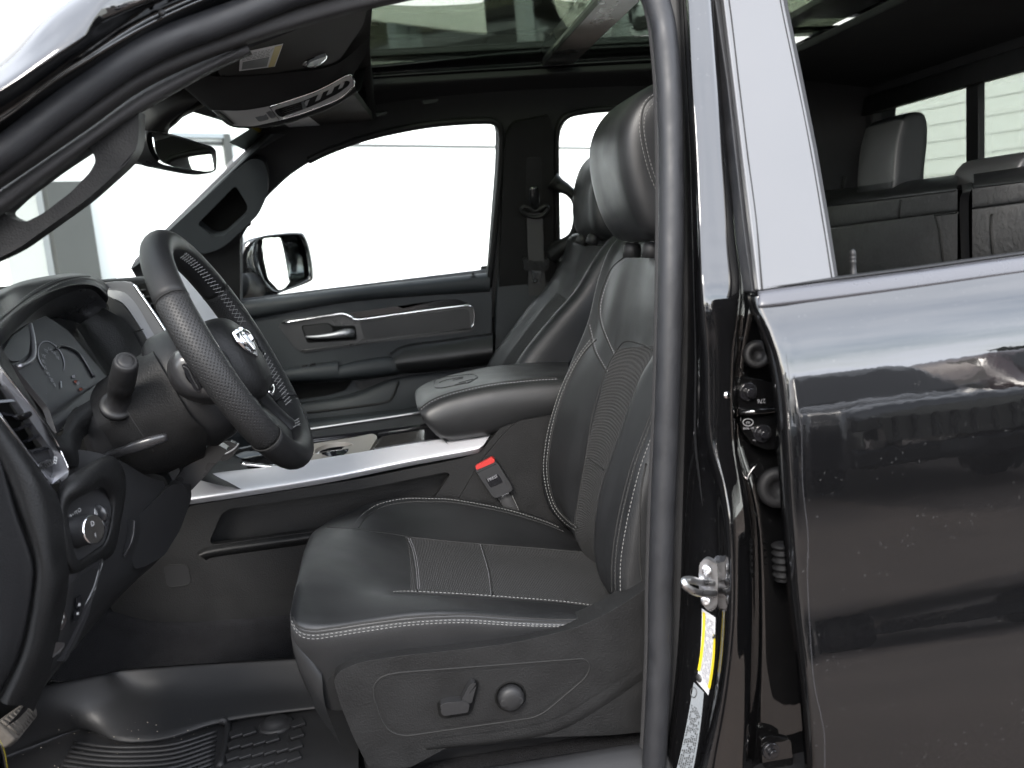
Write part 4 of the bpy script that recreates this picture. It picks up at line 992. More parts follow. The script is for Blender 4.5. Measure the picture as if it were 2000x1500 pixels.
# ---- side trim panel with the power switches
pan = rnd([(651, 1330), (660, 1313), (700, 1294), (780, 1281), (870, 1272), (1000, 1257), (1130, 1226), (1205, 1188), (1290, 1130), (1340, 1100), (1340, 1420), (1200, 1436), (1060, 1440), (900, 1446), (800, 1500), (720, 1500), (690, 1440), (666, 1380)], [14, 14, 20, 20, 30, 40, 40, 40, 10, 4, 4, 30, 40, 20, 10, 10, 10, 10])
panel = ppl('side_trim', pan, .214, .05, M['soft'], seat, bevel=.012, segs=4)
tp_ = bvh(panel)
loop = rnd([(728, 1342), (742, 1322), (774, 1314), (1142, 1286), (1154, 1298), (1146, 1322), (1066, 1390), (1042, 1402), (790, 1438), (762, 1430), (746, 1410), (730, 1362)], 14, 3)
tube('panel_groove', [P(a, b, .2136) for a, b in loop], .0013, M['seam'], panel, closed=True, n=6, k=1)
plate('control_panel', [P(a, b, .2126) for a, b in rnd([(734, 1344), (746, 1328), (776, 1320), (1138, 1293), (1147, 1300), (1140, 1320), (1062, 1385), (1040, 1396), (792, 1431), (766, 1424), (752, 1406), (736, 1362)], 12, 3)], (0, .004, 0), M['soft'], panel, bevel=.001)
# lower step of the trim
surf('trim_crease', [[P(a, b, .2115) for a, b in ((1330, 1228), (1250, 1300), (1160, 1360), (1085, 1404), (1000, 1424), (830, 1446))], [P(a, b + 14, .2116) for a, b in ((1330, 1236), (1250, 1304), (1165, 1364), (1090, 1408), (1002, 1428), (832, 1448))], [P(a, b, .216) for a, b in ((1330, 1270), (1255, 1336), (1170, 1392), (1095, 1430), (1005, 1448), (834, 1466))]], M['soft'], panel, ku=5)
sw = rnd([(856, 1372), (872, 1368), (902, 1366), (914, 1342), (922, 1331), (931, 1332), (932, 1340), (922, 1382), (916, 1394), (868, 1401), (860, 1396)], 5, 3)
plate('switch_recess', [P((a - 893) * 1.09 + 893, (b - 1368) * 1.09 + 1368, .2116) for a, b in sw], (0, .004, 0), M['void'], panel)
def chunk(name, pxs, Y, th, m, par, rr=4, bev=.004): return plate(name, [P(a, b, Y) for a, b in rnd(pxs, rr, 3)], (0, th, 0), m, par, bevel=bev, segs=3)
chunk('slide_switch', [(860, 1377), (875, 1372), (908, 1370), (918, 1376), (914, 1392), (866, 1399), (861, 1392)], .196, .018, M['hard'], panel)
chunk('recline_switch', [(902, 1366), (914, 1343), (921, 1334), (930, 1334), (930, 1342), (921, 1374), (904, 1372)], .198, .016, M['hard'], panel)
kc = P(997, 1360, .2125)
lathe('knob_recess', kc, (0, -1, 0), [(.0215, .0), (.0235, .0008), (.0245, 0.0)], M['void'], panel, n=28)
lathe('lumbar_knob', kc, (0, -1, 0), [(.0001, .0165), (.008, .0165), (.015, .0150), (.0185, .0125), (.0205, .008), (.0208, 0)], M['hard'], panel, n=32)
for sx_ in (-1, 1):
    lathe('knob_dimple', kc + V((sx_ * .0118, -.0152, -.002)), (0.12 * sx_, -1, 0), [(.0001, -.0002), (.0040, .0002), (.0060, .0004), (.0066, -.0004)], M['hard'], panel, n=18)
# seat base
box('seat_base', V((.12, .50, .69)), (.44, .44, .16), M['hard'], seat, bevel=.01)

# ---- passenger seat: the same seat mirrored, set back and reclined
zc = 0
seat2 = seat.copy(); COL.objects.link(seat2); seat2['label'] = 'passenger seat beyond the centre console, reclined further back'
mirY = Matrix.Translation((0, 1.875, 0)) @ Matrix.Diagonal((1, -1, 1, 1))
piv = V((.40, 0, 1.20))
rec = Matrix.Translation(piv + V((.045, 0, .058))) @ Matrix.Rotation(R(18.5), 4, 'Y') @ Matrix.Translation(-piv)
upper = ('backrest', 'headrest', 'post_guide', 'back_shell')
bpy.context.view_layer.update()
for o in list(seat.children):
    if o.name.split('.')[0] in ('side_trim',): continue
    top = o.name.split('.')[0] in ('backrest', 'backrest_insert', 'headrest', 'headrest_post', 'post_guide', 'back_shell', 'valance')
    if o.name.split('.')[0] in ('seam', 'stitching'):
        zc = sum((v.co.z for v in o.data.vertices)) / max(1, len(o.data.vertices)); top = zc > .93
    c = o.copy(); COL.objects.link(c); c.parent = seat2; c.matrix_parent_inverse = o.matrix_parent_inverse.copy()
    c.matrix_basis = mirY @ (Matrix.Translation((.006, 0, -.010)) @ rec if o.name.split('.')[0] == 'headrest' or (o.name.split('.')[0] in ('seam', 'stitching') and zc > 1.44) else rec if top else Matrix.Translation((.05, 0, 0)))
# ================================================================== dashboard
def dpt(px, py): return P(px, py, .15 + max(0, min(.09, (px - 20) * .0010)))
dash = surf('dashboard', [                                            # top pad running across under the windshield
    [V((x0, .16, 1.22)), V((x0, .5, 1.24)), V((x0, .72, 1.24)), V((x0, .79, 1.24)), V((x0, 1.2, 1.24)), V((x0, 1.72, 1.22))] if i == 0 else
    [V((xa, .15, z)), V((xa, .5, z)), V((xa, .72, z)), V((xb, .79, z)), V((xb, 1.2, z)), V((xb, 1.72, z - .01))]
    for i, (x0, xa, xb, z) in enumerate([(-1.0, 0, 0, 0), (0, -.86, -.75, 1.33), (0, -.80, -.53, 1.342), (0, -.78, -.485, 1.330), (0, -.78, -.49, 1.25), (0, -.78, -.52, 1.10), (0, -.80, -.62, .85), (0, -.95, -.95, .70)])
], M['soft'], truck, ku=4, kv=5)
# end of the dash beside the door and the grained band round it
surf('dash_end', [
    [(-120, 700, .128), (-60, 850, .126), (-30, 1000, .124), (-20, 1120, .122), (-40, 1260, .124), (-90, 1380, .128), (-140, 1440, .13)],
    [(-60, 700, .122), (-20, 850, .120), (5, 960, .118), (30, 1040, .116), (36, 1130, .116), (10, 1260, .118), (-40, 1360, .122), (-90, 1430, .126)][:7],
    [(-30, 760, .124), (0, 890, .122), (30, 1000, .120), (58, 1085, .118), (60, 1145, .118), (36, 1266, .120), (-10, 1362, .124)],
    [(-26, 760, .132), (4, 890, .130), (34, 1000, .128), (63, 1085, .126), (65, 1145, .126), (41, 1266, .128), (-4, 1366, .132)],
], M['dark_soft'], dash, ku=6, kv=4)
dash_band = surf('dash_band', [
    [(-66, 760, .134), (-30, 850, .133), (4, 930, .132), (33, 1000, .130), (62, 1085, .128), (64, 1145, .128), (40, 1266, .130), (-4, 1366, .134)],
    [(-56, 758, .116), (-16, 846, .115), (26, 926, .114), (50, 994, .112), (76, 1080, .110), (80, 1144, .110), (58, 1268, .112), (12, 1376, .116)],
    [(-50, 760, .120), (6, 838, .122), (64, 926, .122), (84, 988, .120), (100, 1078, .118), (104, 1145, .118), (78, 1272, .120), (34, 1378, .124)],
    [(-46, 764, .150), (18, 838, .152), (84, 933, .155), (106, 988, .145), (117, 1078, .142), (118, 1150, .140), (90, 1278, .142), (50, 1380, .146)],
    [(-44, 768, .20), (24, 846, .205), (94, 942, .21), (130, 992, .19), (134, 1080, .185), (132, 1155, .185), (104, 1290, .19), (66, 1390, .19)],
], M['soft'], dash, ku=6, kv=5)
# side vent
v_out = rnd([(-60, 640), (0, 720), (70, 805), (106, 858), (123, 893), (136, 922), (130, 937), (102, 947), (92, 937), (52, 883), (0, 813), (-60, 735)], [3, 8, 10, 10, 10, 9, 7, 7, 6, 10, 10, 3])
v_in = rnd([(-50, 690), (8, 747), (80, 850), (102, 878), (111, 902), (112, 921), (106, 935), (98, 933), (72, 904), (0, 806), (-50, 742)], [3, 6, 10, 8, 8, 7, 5, 4, 10, 10, 3])
vent = plate('air_vent', [dpt(*q) + V((0, 0, 0)) for q in v_out], V((-.012, .006, 0)), M['silver'], dash, holes=[[dpt(*q) for q in v_in]], bevel=.0016)
tube('chrome_edge', [dpt(a, b) + V((.001, -.001, 0)) for a, b in [(-60, 640), (0, 720), (70, 805), (106, 858), (123, 893), (134, 918)]], .0012, M['chrome'], vent, n=6)
tube('chrome_edge', [dpt(a, b) + V((.001, -.002, 0)) for a, b in [(-60, 736), (0, 813), (52, 883), (92, 937)]], .0012, M['chrome'], vent, n=6)
plate('vent_duct', [dpt(a, b) + V((-.04, .03, 0)) for a, b in [(-80, 640), (20, 720), (130, 900), (120, 960), (60, 930), (-80, 760)]], V((-.004, .002, 0)), M['void'], vent)
for a, b in (((-40, 762), (16, 752)), ((-20, 790), (36, 785)), ((2, 812), (60, 822)), ((33, 842), (68, 828)), ((50, 866), (84, 850)), ((66, 888), (98, 878))):
    p, q = dpt(*a) + V((-.010, .012, 0)), dpt(*b) + V((-.010, .012, 0))
    sweep('slat', [p, q], [(-.0016, -.010), (.0016, -.010), (.0016, .010), (-.0016, .010)], M['gloss'], vent, ref=V((1, -.4, .15)), k=1, smooth=False)
def dpl(name, pts, m, par, th=.006, off=.0, bev=.0012): return plate(name, [dpt(*q) + V((off, -off, 0)) for q in pts], V((-th, th * .5, 0)), m, par, bevel=bev)
dpl('vent_slider', rnd([(27, 812), (55, 802), (60, 808), (56, 814), (36, 821)], 3), M['chrome'], vent, off=.004)
dpl('vent_slider_grip', rnd([(40, 810), (52, 806), (56, 810), (44, 815)], 2), M['gloss'], vent, off=.0055, th=.002)
dpl('vent_plate', [(64, 880), (100, 872), (111, 900), (112, 922), (104, 934), (96, 930)], M['satin'], vent, off=-.006)
wheelpts = rnd([(73, 909), (97, 896), (103, 903), (100, 908), (80, 917)], 3)
dpl('vent_wheel', wheelpts, M['steel'], vent, off=.003)
for i in range(6):
    t = i / 5; a = V((76 + 20 * t, 911 - 12 * t, 0)); dpl('wheel_rib', [(a.x, a.y), (a.x + 1.3, a.y - .8), (a.x + 5, a.y + 4.2), (a.x + 3.7, a.y + 5)], M['ink'], vent, off=.0045, th=.001, bev=0)
texts('vent_marks', [('zzz', .009, dpt(103, 898) + V((.004, -.004, 0)), (.15, .35, .95), (-.2, -.1, .3))], M['print_white'], vent, kind='stuff')
# upper dash face between vent and cluster
surf('cluster_surround', [
    [(-60, 600, .30), (-10, 660, .26), (10, 690, .25), (40, 745, .26), (75, 800, .27), (106, 845, .29), (120, 850, .32), (126, 832, .36), (140, 805, .40), (190, 772, .44)],
    [(-60, 622, .26), (-10, 682, .23), (14, 722, .22), (46, 772, .225), (80, 822, .235), (104, 858, .25), (126, 864, .29), (138, 842, .34), (150, 815, .38), (195, 790, .42)],
    [(-60, 640, .25), (-10, 706, .215), (20, 738, .20), (60, 790, .205), (92, 840, .215), (112, 874, .23), (140, 880, .27), (146, 855, .33), (158, 830, .37), (200, 810, .42)],
    [(-60, 650, .27), (-10, 716, .23), (30, 752, .225), (75, 810, .23), (110, 862, .25), (126, 902, .26), (152, 910, .30), (158, 870, .35), (168, 850, .39), (205, 830, .44)],
], M['soft'], dash, ku=5, kv=4)
# instrument cluster
M['lamp_red'] = mat('dim_red_lens', (.10, .02, .008), .5)
ic_p0, ic_n = P(120, 740, .47), V((.86, -.18, .42)).normalized()
def ic(px, py, d=0): return PP(px, py, ic_p0 + ic_n * d, ic_n)
cl_o = rnd([(-60, 640), (-20, 600), (40, 590), (96, 620), (134, 646), (170, 690), (214, 742), (200, 772), (142, 800), (112, 850), (94, 796), (30, 718), (0, 690)], 8)
cluster = plate('instrument_cluster', [ic(*q) for q in cl_o], -ic_n * .01, mat('cluster_lens', (.010, .010, .011), .35, spec=.18), dash, bevel=.001)
def arc(c, rx, ry, a0, a1, rot=0, n=14):
    o = []
    for i in range(n + 1):
        t = R(a0 + (a1 - a0) * i / n); x, y = rx * math.cos(t), ry * math.sin(t); cr_, sr_ = math.cos(R(rot)), math.sin(R(rot))
        o.append((c[0] + x * cr_ - y * sr_, c[1] + x * sr_ + y * cr_))
    return o
tube('gauge_ring', [ic(a, b, .001) for a, b in arc((100, 700), 22, 36, -200, 60, -28)], .0009, M['ink_grey'], cluster, n=5, k=2)
gi = []
for a, b, s in ((91, 686, '120'), (86, 696, '100'), (85, 706, '80'), (88, 718, '60'), (94, 730, '40'), (101, 742, '20'), (107, 752, '0'), (99, 684, '140'), (107, 690, '160'), (113, 699, '180')):
    gi.append((s, .010, ic(a, b, .0012), V((.12, .9, -.35)), V((-.3, .1, .9))))
texts('gauge_numbers', gi, M['ink_grey'], cluster, kind='stuff')
plate('gauge_needle', [ic(118, 744, .0014), ic(120, 745, .0014), ic(121, 757, .0014), ic(119, 757, .0014)], ic_n * .0005, M['label_grey'], cluster)
for a, b, m_ in ((148, 745, M['lamp_red']), (152, 748, M['ink_grey']), (158, 760, M['lamp_red']), (144, 735, M['ink_grey'])):
    box('warning_lamp', ic(a, b, .0012), (.003, .006, .004), m_, cluster)
tube('gauge_bezel', [ic(a, b, .002) for a, b in [(110, 682), (118, 676), (132, 678), (146, 684), (158, 694), (170, 712), (184, 736)]], .0022, M['satin'], cluster, n=8)
tube('screen_glint', [ic(a, b, .003) for a, b in [(58, 632), (64, 660), (66, 690), (58, 706), (36, 716)]], .004, M['silver'], cluster, n=8)
plate('cluster_lens_side', [ic(*q, .004) for q in rnd([(4, 690), (22, 658), (52, 636), (56, 632), (60, 660), (56, 690), (40, 704), (24, 706)], 5)], -ic_n * .003, M['satin'], cluster)
surf('cluster_hood_side', [
    [(150, 640, .62), (176, 680, .62), (214, 740, .60), (236, 780, .57)],
    [(160, 630, .66), (190, 666, .66), (226, 720, .64), (250, 760, .60)],
    [(190, 612, .68), (222, 640, .68), (250, 690, .67), (276, 730, .64)],
    [(200, 600, .70), (240, 625, .70), (268, 664, .70), (290, 704, .67)],
], M['soft'], dash, ku=4, kv=4)
# brow over the cluster: stitched leather
brow = surf('cluster_brow', [
    [(-140, 640, .20), (-60, 590, .24), (0, 566, .34), (45, 549, .44), (100, 538, .54), (150, 534, .62), (190, 542, .70), (214, 560, .76)],
    [(-140, 660, .19), (-60, 610, .22), (0, 582, .30), (40, 562, .40), (95, 548, .50), (146, 541, .585), (186, 547, .655), (211, 566, .70)],
    [(-140, 700, .18), (-60, 660, .205), (0, 622, .275), (40, 592, .37), (92, 568, .47), (143, 552, .56), (184, 554, .64), (210, 573, .69)],
    [(-140, 736, .175), (-60, 690, .195), (0, 648, .265), (38, 612, .36), (88, 578, .46), (140, 558, .55), (184, 558, .63), (211, 578, .685)],
    [(-140, 760, .18), (-60, 716, .20), (0, 672, .27), (36, 632, .365), (82, 592, .465), (130, 568, .555), (178, 561, .635), (211, 586, .69)],
    [(-140, 764, .20), (-60, 720, .215), (0, 678, .29), (38, 638, .385), (84, 598, .485), (132, 574, .575), (178, 567, .65), (208, 592, .70)],
], M['leather'], dash, ku=6, kv=5)
surf('brow_underside', [
    [(-60, 718, .21), (0, 677, .285), (38, 637, .38), (84, 597, .48), (132, 573, .57), (178, 566, .645), (208, 591, .70)],
    [(-60, 700, .30), (0, 668, .36), (40, 640, .44), (90, 615, .54), (136, 600, .62), (180, 600, .68), (206, 612, .71)],
    [(-60, 650, .50), (0, 640, .52), (40, 630, .56), (95, 622, .62), (140, 628, .68), (180, 640, .70), (205, 640, .72)],
], M['satin'], dash, ku=5, kv=4)
brow_b = bvh(brow)
sl1 = [(0, 618), (40, 586), (75, 562), (112, 545), (150, 538), (175, 538)]
sl2 = [(0, 632), (40, 600), (80, 573), (118, 553), (155, 544), (178, 543)]
seams('brow_seam', [[(0, 625), (40, 593), (78, 567), (115, 549), (152, 541), (176, 540)]], brow_b, M['seam'], dash)
stitches('stitching', [sl1, sl2], brow_b, M['white_thread'], dash, ln=.0055, gap=.004, wd=.0015)
# headlight switch pod
pod = surf('switch_pod', [
    [(112, 960, .20), (150, 920, .23), (215, 890, .30), (245, 930, .34), (240, 1010, .34), (225, 1085, .32), (185, 1110, .28), (140, 1128, .22), (112, 1060, .19)],
    [(116, 970, .175), (156, 932, .20), (212, 902, .27), (238, 938, .31), (234, 1010, .31), (218, 1076, .29), (180, 1103, .25), (142, 1118, .19), (118, 1060, .17)],
    [(126, 984, .172), (162, 952, .195), (205, 930, .25), (224, 960, .29), (222, 1012, .29), (208, 1064, .27), (176, 1090, .235), (148, 1106, .19), (130, 1056, .168)],
    [(134, 990, .19), (170, 964, .21), (200, 952, .26), (214, 976, .29), (213, 1014, .29), (200, 1056, .275), (174, 1078, .24), (153, 1094, .20), (140, 1050, .185)],
], M['soft'], dash, cu=True, ku=5, kv=4)
sp0, sn = P(172, 1024, .245), V((.86, -.36, .10)).normalized()
def spn(px, py, d=0): return PP(px, py, sp0 + sn * d, sn)
pface = plate('switch_panel', [spn(*q) for q in rnd([(130, 985), (176, 958), (204, 950), (218, 980), (216, 1016), (204, 1060), (174, 1082), (150, 1098), (138, 1050)], 8)], -sn * .006, M['satin'], pod, bevel=.001)
kc = spn(148, 1038)
lathe('headlight_knob', kc, sn, [(.0235, -.004), (.0235, .0), (.0215, .002), (.0205, .026), (.0195, .0285), (.017, .030), (.0001, .030)], M['hard'], pod, n=36)
lathe('knob_ring', kc + sn * .0285, sn, [(.0190, .0), (.0206, .0005), (.0204, .0025), (.0185, .0025)], M['chrome'], pod, n=32)
kx = V((.3, .95, .0)); kz = V((-.1, 0, 1))
texts('knob_icons', [('D', .010, kc + sn * .0312 + kz * .008, kx, kz), ('P', .009, kc + sn * .0312 - kz * .009, kx, kz), ('AUTO', .0085, spn(148, 1003, .001), (.35, .9, .25), kz), ('0', .008, spn(138, 1008, .001), (.35, .9, .25), kz)], M['print_white'], pod, kind='stuff')
lathe('dimmer_wheel', spn(193, 1004), sn.cross(V((0, 0, 1))), [(.0001, -.004), (.013, -.004), (.0145, 0), (.013, .004), (.0001, .004)], M['satin'], pod, n=24)
for a in (184, 188):
    plate('dimmer_mark', [spn(a, 994, .001), spn(a + 2, 993, .001), spn(a + 2, 1012, .001), spn(a, 1013, .001)], sn * .0004, M['print_white'], pod)
# knee panel, bolster, release lever, lower switch bank
knee = surf('knee_panel', [
    [(100, 880, .30), (170, 880, .33), (235, 900, .36), (300, 935, .42), (372, 945, .50)],
    [(120, 960, .22), (170, 1000, .28), (238, 1000, .33), (300, 985, .40), (372, 980, .50)],
    [(120, 1090, .195), (150, 1110, .21), (210, 1090, .29), (290, 1065, .39), (345, 1035, .50)],
    [(112, 1160, .185), (140, 1170, .20), (190, 1160, .26), (262, 1130, .38), (318, 1085, .50)],
    [(92, 1260, .185), (118, 1270, .20), (150, 1250, .25), (208, 1185, .37), (270, 1130, .50)],
    [(50, 1372, .19), (76, 1350, .20), (110, 1310, .25), (160, 1250, .37), (216, 1180, .50)],
    [(10, 1420, .22), (40, 1400, .24), (80, 1350, .30), (120, 1280, .40), (180, 1190, .52)],
], M['hard'], dash, ku=5, kv=5)
kb_ = bvh(knee)
bol = rnd([(260, 1018), (330, 950), (345, 944), (362, 950), (372, 980), (352, 1035), (322, 1084), (290, 1104), (262, 1112), (254, 1075)], 8)
plate('knee_bolster', [P(a, b, .345 + (a - 255) * .0011) for a, b in bol], (-.01, .03, 0), M['hard'], dash, bevel=.006, segs=3)
surf('bolster_bracket', [[P(249, 1012, .34), P(248, 1040, .335), P(244, 1060, .332), P(236, 1084, .33)], [P(262, 1017, .33), P(260, 1044, .326), P(254, 1064, .322), P(242, 1086, .32)], [P(265, 1018, .335), P(263, 1046, .332), P(257, 1067, .328), P(244, 1090, .325)]], M['satin'], dash)
lsw = plate('lower_switch_panel', [on1(a, b, kb_, .004)[0] for a, b in rnd([(128, 1122), (148, 1120), (195, 1090), (197, 1096), (182, 1150), (168, 1200), (146, 1250), (124, 1290), (86, 1286), (104, 1235), (114, 1180)], 6)], (-.006, .003, 0), M['satin'], dash, bevel=.0015)
def on_l(px, py, o=.0055): return on1(px, py, kb_, o)
q, n_ = on_l(116, 1205)
def lq(a, b, o=.006): return on_l(a, b, o)[0]
plate('parking_brake_button', [lq(*z) for z in rnd([(106, 1196), (122, 1184), (126, 1208), (118, 1226), (102, 1232)], 3)], (-.003, .002, 0), M['gloss'], lsw, bevel=.0008)
texts('button_print', [('(P)', .010, lq(116, 1200, .0075), (.5, .85, .2), (-.2, -.1, 1)), ('PUSH', .0055, lq(115, 1212, .0075), (.5, .85, .3), (-.2, -.1, 1))], M['print_white'], lsw, kind='stuff')
for z in ([(142, 1166), (153, 1160), (152, 1182), (142, 1188)], [(139, 1192), (150, 1186), (146, 1206), (136, 1214)]):
    plate('pedal_button', [lq(*y) for y in rnd(z, 2)], (-.003, .002, 0), M['gloss'], lsw, bevel=.0008)
for a, b in ((146, 1178), (143, 1195)):
    plate('pedal_icon', [lq(a - 2, b - 2, .0075), lq(a + 2, b - 3, .0075), lq(a + 2, b + 2, .0075), lq(a - 2, b + 3, .0075)], (-.0004, 0, 0), M['print_white'], lsw)
plate('release_lever', [lq(*z, .012) for z in rnd([(98, 1244), (118, 1248), (117, 1255), (106, 1270), (86, 1284), (92, 1262)], 4)], (-.006, .004, 0), M['satin'], lsw, bevel=.002)
tube('panel_line', [on1(a, b, kb_, .003)[0] for a, b in [(128, 1124), (120, 1150), (114, 1180), (108, 1215), (100, 1240)]], .0010, M['seam'], lsw, n=5)
tube('panel_line', [on1(a, b, kb_, .003)[0] for a, b in [(196, 1092), (192, 1110), (184, 1140), (172, 1170)]], .0010, M['seam'], lsw, n=5)
# ---- centre stack
stack = surf('center_stack', [
    [(204, 552, .74), (245, 550, .74), (264, 558, .74), (300, 620, .74), (331, 662, .74), (350, 700, .74)],
    [(212, 580, .73), (240, 592, .73), (268, 630, .73), (288, 664, .73), (300, 690, .73), (316, 716, .73)],
], M['stack_grey'], truck, ku=4, kv=3)
stack['label'] = 'silver edged centre stack with the big screen'
plate('stack_edge', [P(a, b, .735) for a, b in rnd([(206, 551), (244, 550), (260, 556), (268, 566), (334, 664), (352, 700), (320, 720), (298, 690), (286, 662), (268, 632), (240, 594), (212, 580)], 5)], (0, .02, 0), M['stack_grey'], stack, bevel=.003)
tube('chrome_edge', [P(a, b, .733) for a, b in [(262, 556), (270, 568), (302, 614), (334, 664)]], .003, M['chrome'], stack, n=8)
plate('dash_stitch_pad', [P(a, b, .725) for a, b in rnd([(200, 575), (214, 580), (240, 594), (268, 632), (286, 662), (288, 680), (276, 702), (266, 700), (242, 660)], 6)], (0, .02, 0), M['leather'], stack, bevel=.006)
tube('pad_seam', [P(244, 656, .7225), P(262, 648, .7225), P(280, 643, .7225)], .0012, M['seam'], stack, n=5, k=2)
plate('screen', [P(342, 520, .80), P(366, 532, .86), P(440, 640, .98), P(440, 700, .98), P(380, 700, .85), P(356, 600, .80)], V((-.02, .01, 0)), M['label_and_glare'], stack, bevel=.004, label='centre screen, its bright reflection put into a pale colour')  # pale colour stands in for daylight mirrored in the screen
ventc = plate('center_vent', [P(a, b, .76) for a, b in [(268, 556), (290, 552), (345, 620), (372, 690), (350, 700), (334, 660)]], (0, .02, 0), M['void'], stack)
for i in range(9):
    t = i / 8; a, b = 276 + 66 * t, 566 + 108 * t
    tube('slat', [P(a - 2, b + 2, .755), P(a + 22, b - 3, .77)], .0028, M['hard'], stack, k=1, n=6)
surf('stack_face', [
    [V((-.50, .74, 1.30)), V((-.49, 1.12, 1.30))], [V((-.47, .74, 1.15)), V((-.47, 1.12, 1.15))], [V((-.42, .76, 1.03)), V((-.42, 1.10, 1.03))], [V((-.30, .80, .965)), V((-.30, 1.10, .965))]], M['hard'], stack, ku=3, kv=4)
zt_ = P(240, 544, .74).z
surf('dash_top_pad', [[V((-.98, .74, zt_ - .05)), V((-.98, 1.68, zt_ - .05))], [V((-.80, .74, zt_)), V((-.80, 1.68, zt_ - .005))], [V((-.55, .74, zt_)), V((-.55, 1.68, zt_ - .005))], [V((-.49, .74, zt_ - .006)), V((-.49, 1.68, zt_ - .010))], [V((-.478, .74, zt_ - .03)), V((-.478, 1.68, zt_ - .03))]], M['soft'], dash, ku=2, kv=3, solid=.03)
plate('cluster_back', [ic(*q, -.035) for q in [(-80, 700), (-80, 600), (40, 560), (110, 556), (170, 560), (214, 590), (290, 690), (240, 790), (120, 840)]], -ic_n * .01, M['hard'], dash)
# ---- steering column, stalk, tilt lever
col = surf('steering_column', [
    [(190, 748, .56), (228, 722, .53), (277, 690, .50), (300, 676, .50)],
    [(176, 778, .43), (214, 742, .415), (276, 704, .395), (300, 690, .39)],
    [(186, 818, .385), (240, 786, .368), (303, 758, .362), (330, 742, .36)],
    [(206, 856, .382), (262, 830, .366), (344, 822, .362), (372, 812, .36)],
    [(230, 892, .395), (296, 880, .38), (376, 858, .385), (404, 846, .385)],
    [(258, 924, .43), (318, 914, .415), (374, 896, .43), (400, 884, .43)],
    [(276, 944, .52), (322, 932, .51), (372, 906, .52), (398, 894, .52)],
], M['soft'], truck, ku=6, kv=5)
surf('column_boot', [
    [(158, 800, .46), (166, 792, .43), (182, 776, .428)],
    [(160, 840, .42), (172, 836, .395), (192, 824, .384)],
    [(170, 880, .42), (186, 884, .395), (212, 860, .380)],
    [(196, 920, .44), (214, 918, .41), (234, 896, .392)],
], M['hard'], col, ku=4, kv=4)
cb_ = bvh(col)
seams('column_seam', [[(182, 820), (196, 850), (214, 885), (232, 905), (262, 925)], [(246, 800), (262, 826), (286, 862), (300, 882)]], cb_, M['seam'], col, r=.0014)
sk0, sk1 = P(229, 792, .372), P(247, 704, .295)
ax = (sk1 - sk0).normalized(); ln = (sk1 - sk0).length
lathe('wiper_stalk', sk0, ax, [(.0250, -.006), (.0255, .002), (.022, .004), (.0165, .006), (.0165, ln * .38), (.0185, ln * .40), (.0190, ln * .60), (.0186, ln * .62), (.0190, ln * .64), (.0178, ln * .93), (.0160, ln * .985), (.0128, ln), (.0118, ln - .0008), (.0108, ln + .0004), (.006, ln + .0010), (.0001, ln + .0012)], M['hard'], col, n=32)
tl = [P(196, 900, .40), P(222, 888, .375), P(244, 880, .352), P(266, 872, .345), P(296, 862, .345), P(326, 853, .35)]
sweep('tilt_lever', tl, [(-.0085, -.004), (-.006, -.0065), (.006, -.0065), (.0085, -.004), (.0085, .004), (.006, .0065), (-.006, .0065), (-.0085, .004)], M['satin'], col, ref=V((0, 1, .3)), k=4, scale=[.9, .9, .75, .95, .95, .7])
# under-column clutter
for pts, Yc, m_ in (([(225, 905), (255, 912), (320, 930), (330, 950), (262, 1015), (250, 1000), (236, 940)], .44, 'void'), ([(318, 918), (346, 905), (352, 922), (334, 945), (322, 942)], .47, 'hard'), ([(330, 945), (370, 890), (420, 865), (445, 880), (400, 930), (372, 960)], .52, 'satin')):
    ppl('column_bracket', pts, Yc, .03, M[m_], col, rr=5, bevel=.004)

# ================================================================== steering wheel
PHI = .4428; WC = V((-.248, .472, 1.290)); Wn = V((math.cos(PHI), 0, math.sin(PHI))); Wu = V((-math.sin(PHI), 0, math.cos(PHI))); Wy = V((0, 1, 0))
def wl(u, l, h): return WC + Wu * u + Wy * l + Wn * h
RW = .203
def rimprof(t, k=1.0): return None
def rim_part(name, a0, a1, m, r0=.0235, n=40, par=None, flare=()):
    path = [wl(RW * math.cos(R(a0 + (a1 - a0) * i / n)) * (1.0 if True else 1), RW * 1.02 * math.sin(R(a0 + (a1 - a0) * i / n)), 0) for i in range(n + 1)]
    sc_ = []
    for i in range(n + 1):
        a = a0 + (a1 - a0) * i / n; sc_.append(1.0 + .05 * math.exp(-((abs((a + 180) % 360 - 180) - 75) / 22) ** 2))
    vs, fs = sweep_geo(path, [(r0 * .96 * math.cos(2 * math.pi * j / 18), r0 * 1.04 * math.sin(2 * math.pi * j / 18)) for j in range(18)], [Wn] * (n + 1), scale=sc_)
    o = add(name, vs, fs, m, par)
    uv = o.data.uv_layers.new(name='UVMap'); pitch = .0046; ring = 18
    for p in o.data.polygons:
        wrap = {v % ring for v in p.vertices} >= {0, ring - 1}
        for li, vi in zip(p.loop_indices, p.vertices):
            i, j = divmod(vi, ring); j = ring if (wrap and j == 0) else j
            u = i * abs(R(a1 - a0)) * RW / n / pitch; v = j * 2 * math.pi * r0 / ring / pitch
            uv.data[li].uv = ((u + v) * .7071, (u - v) * .7071)
    return o
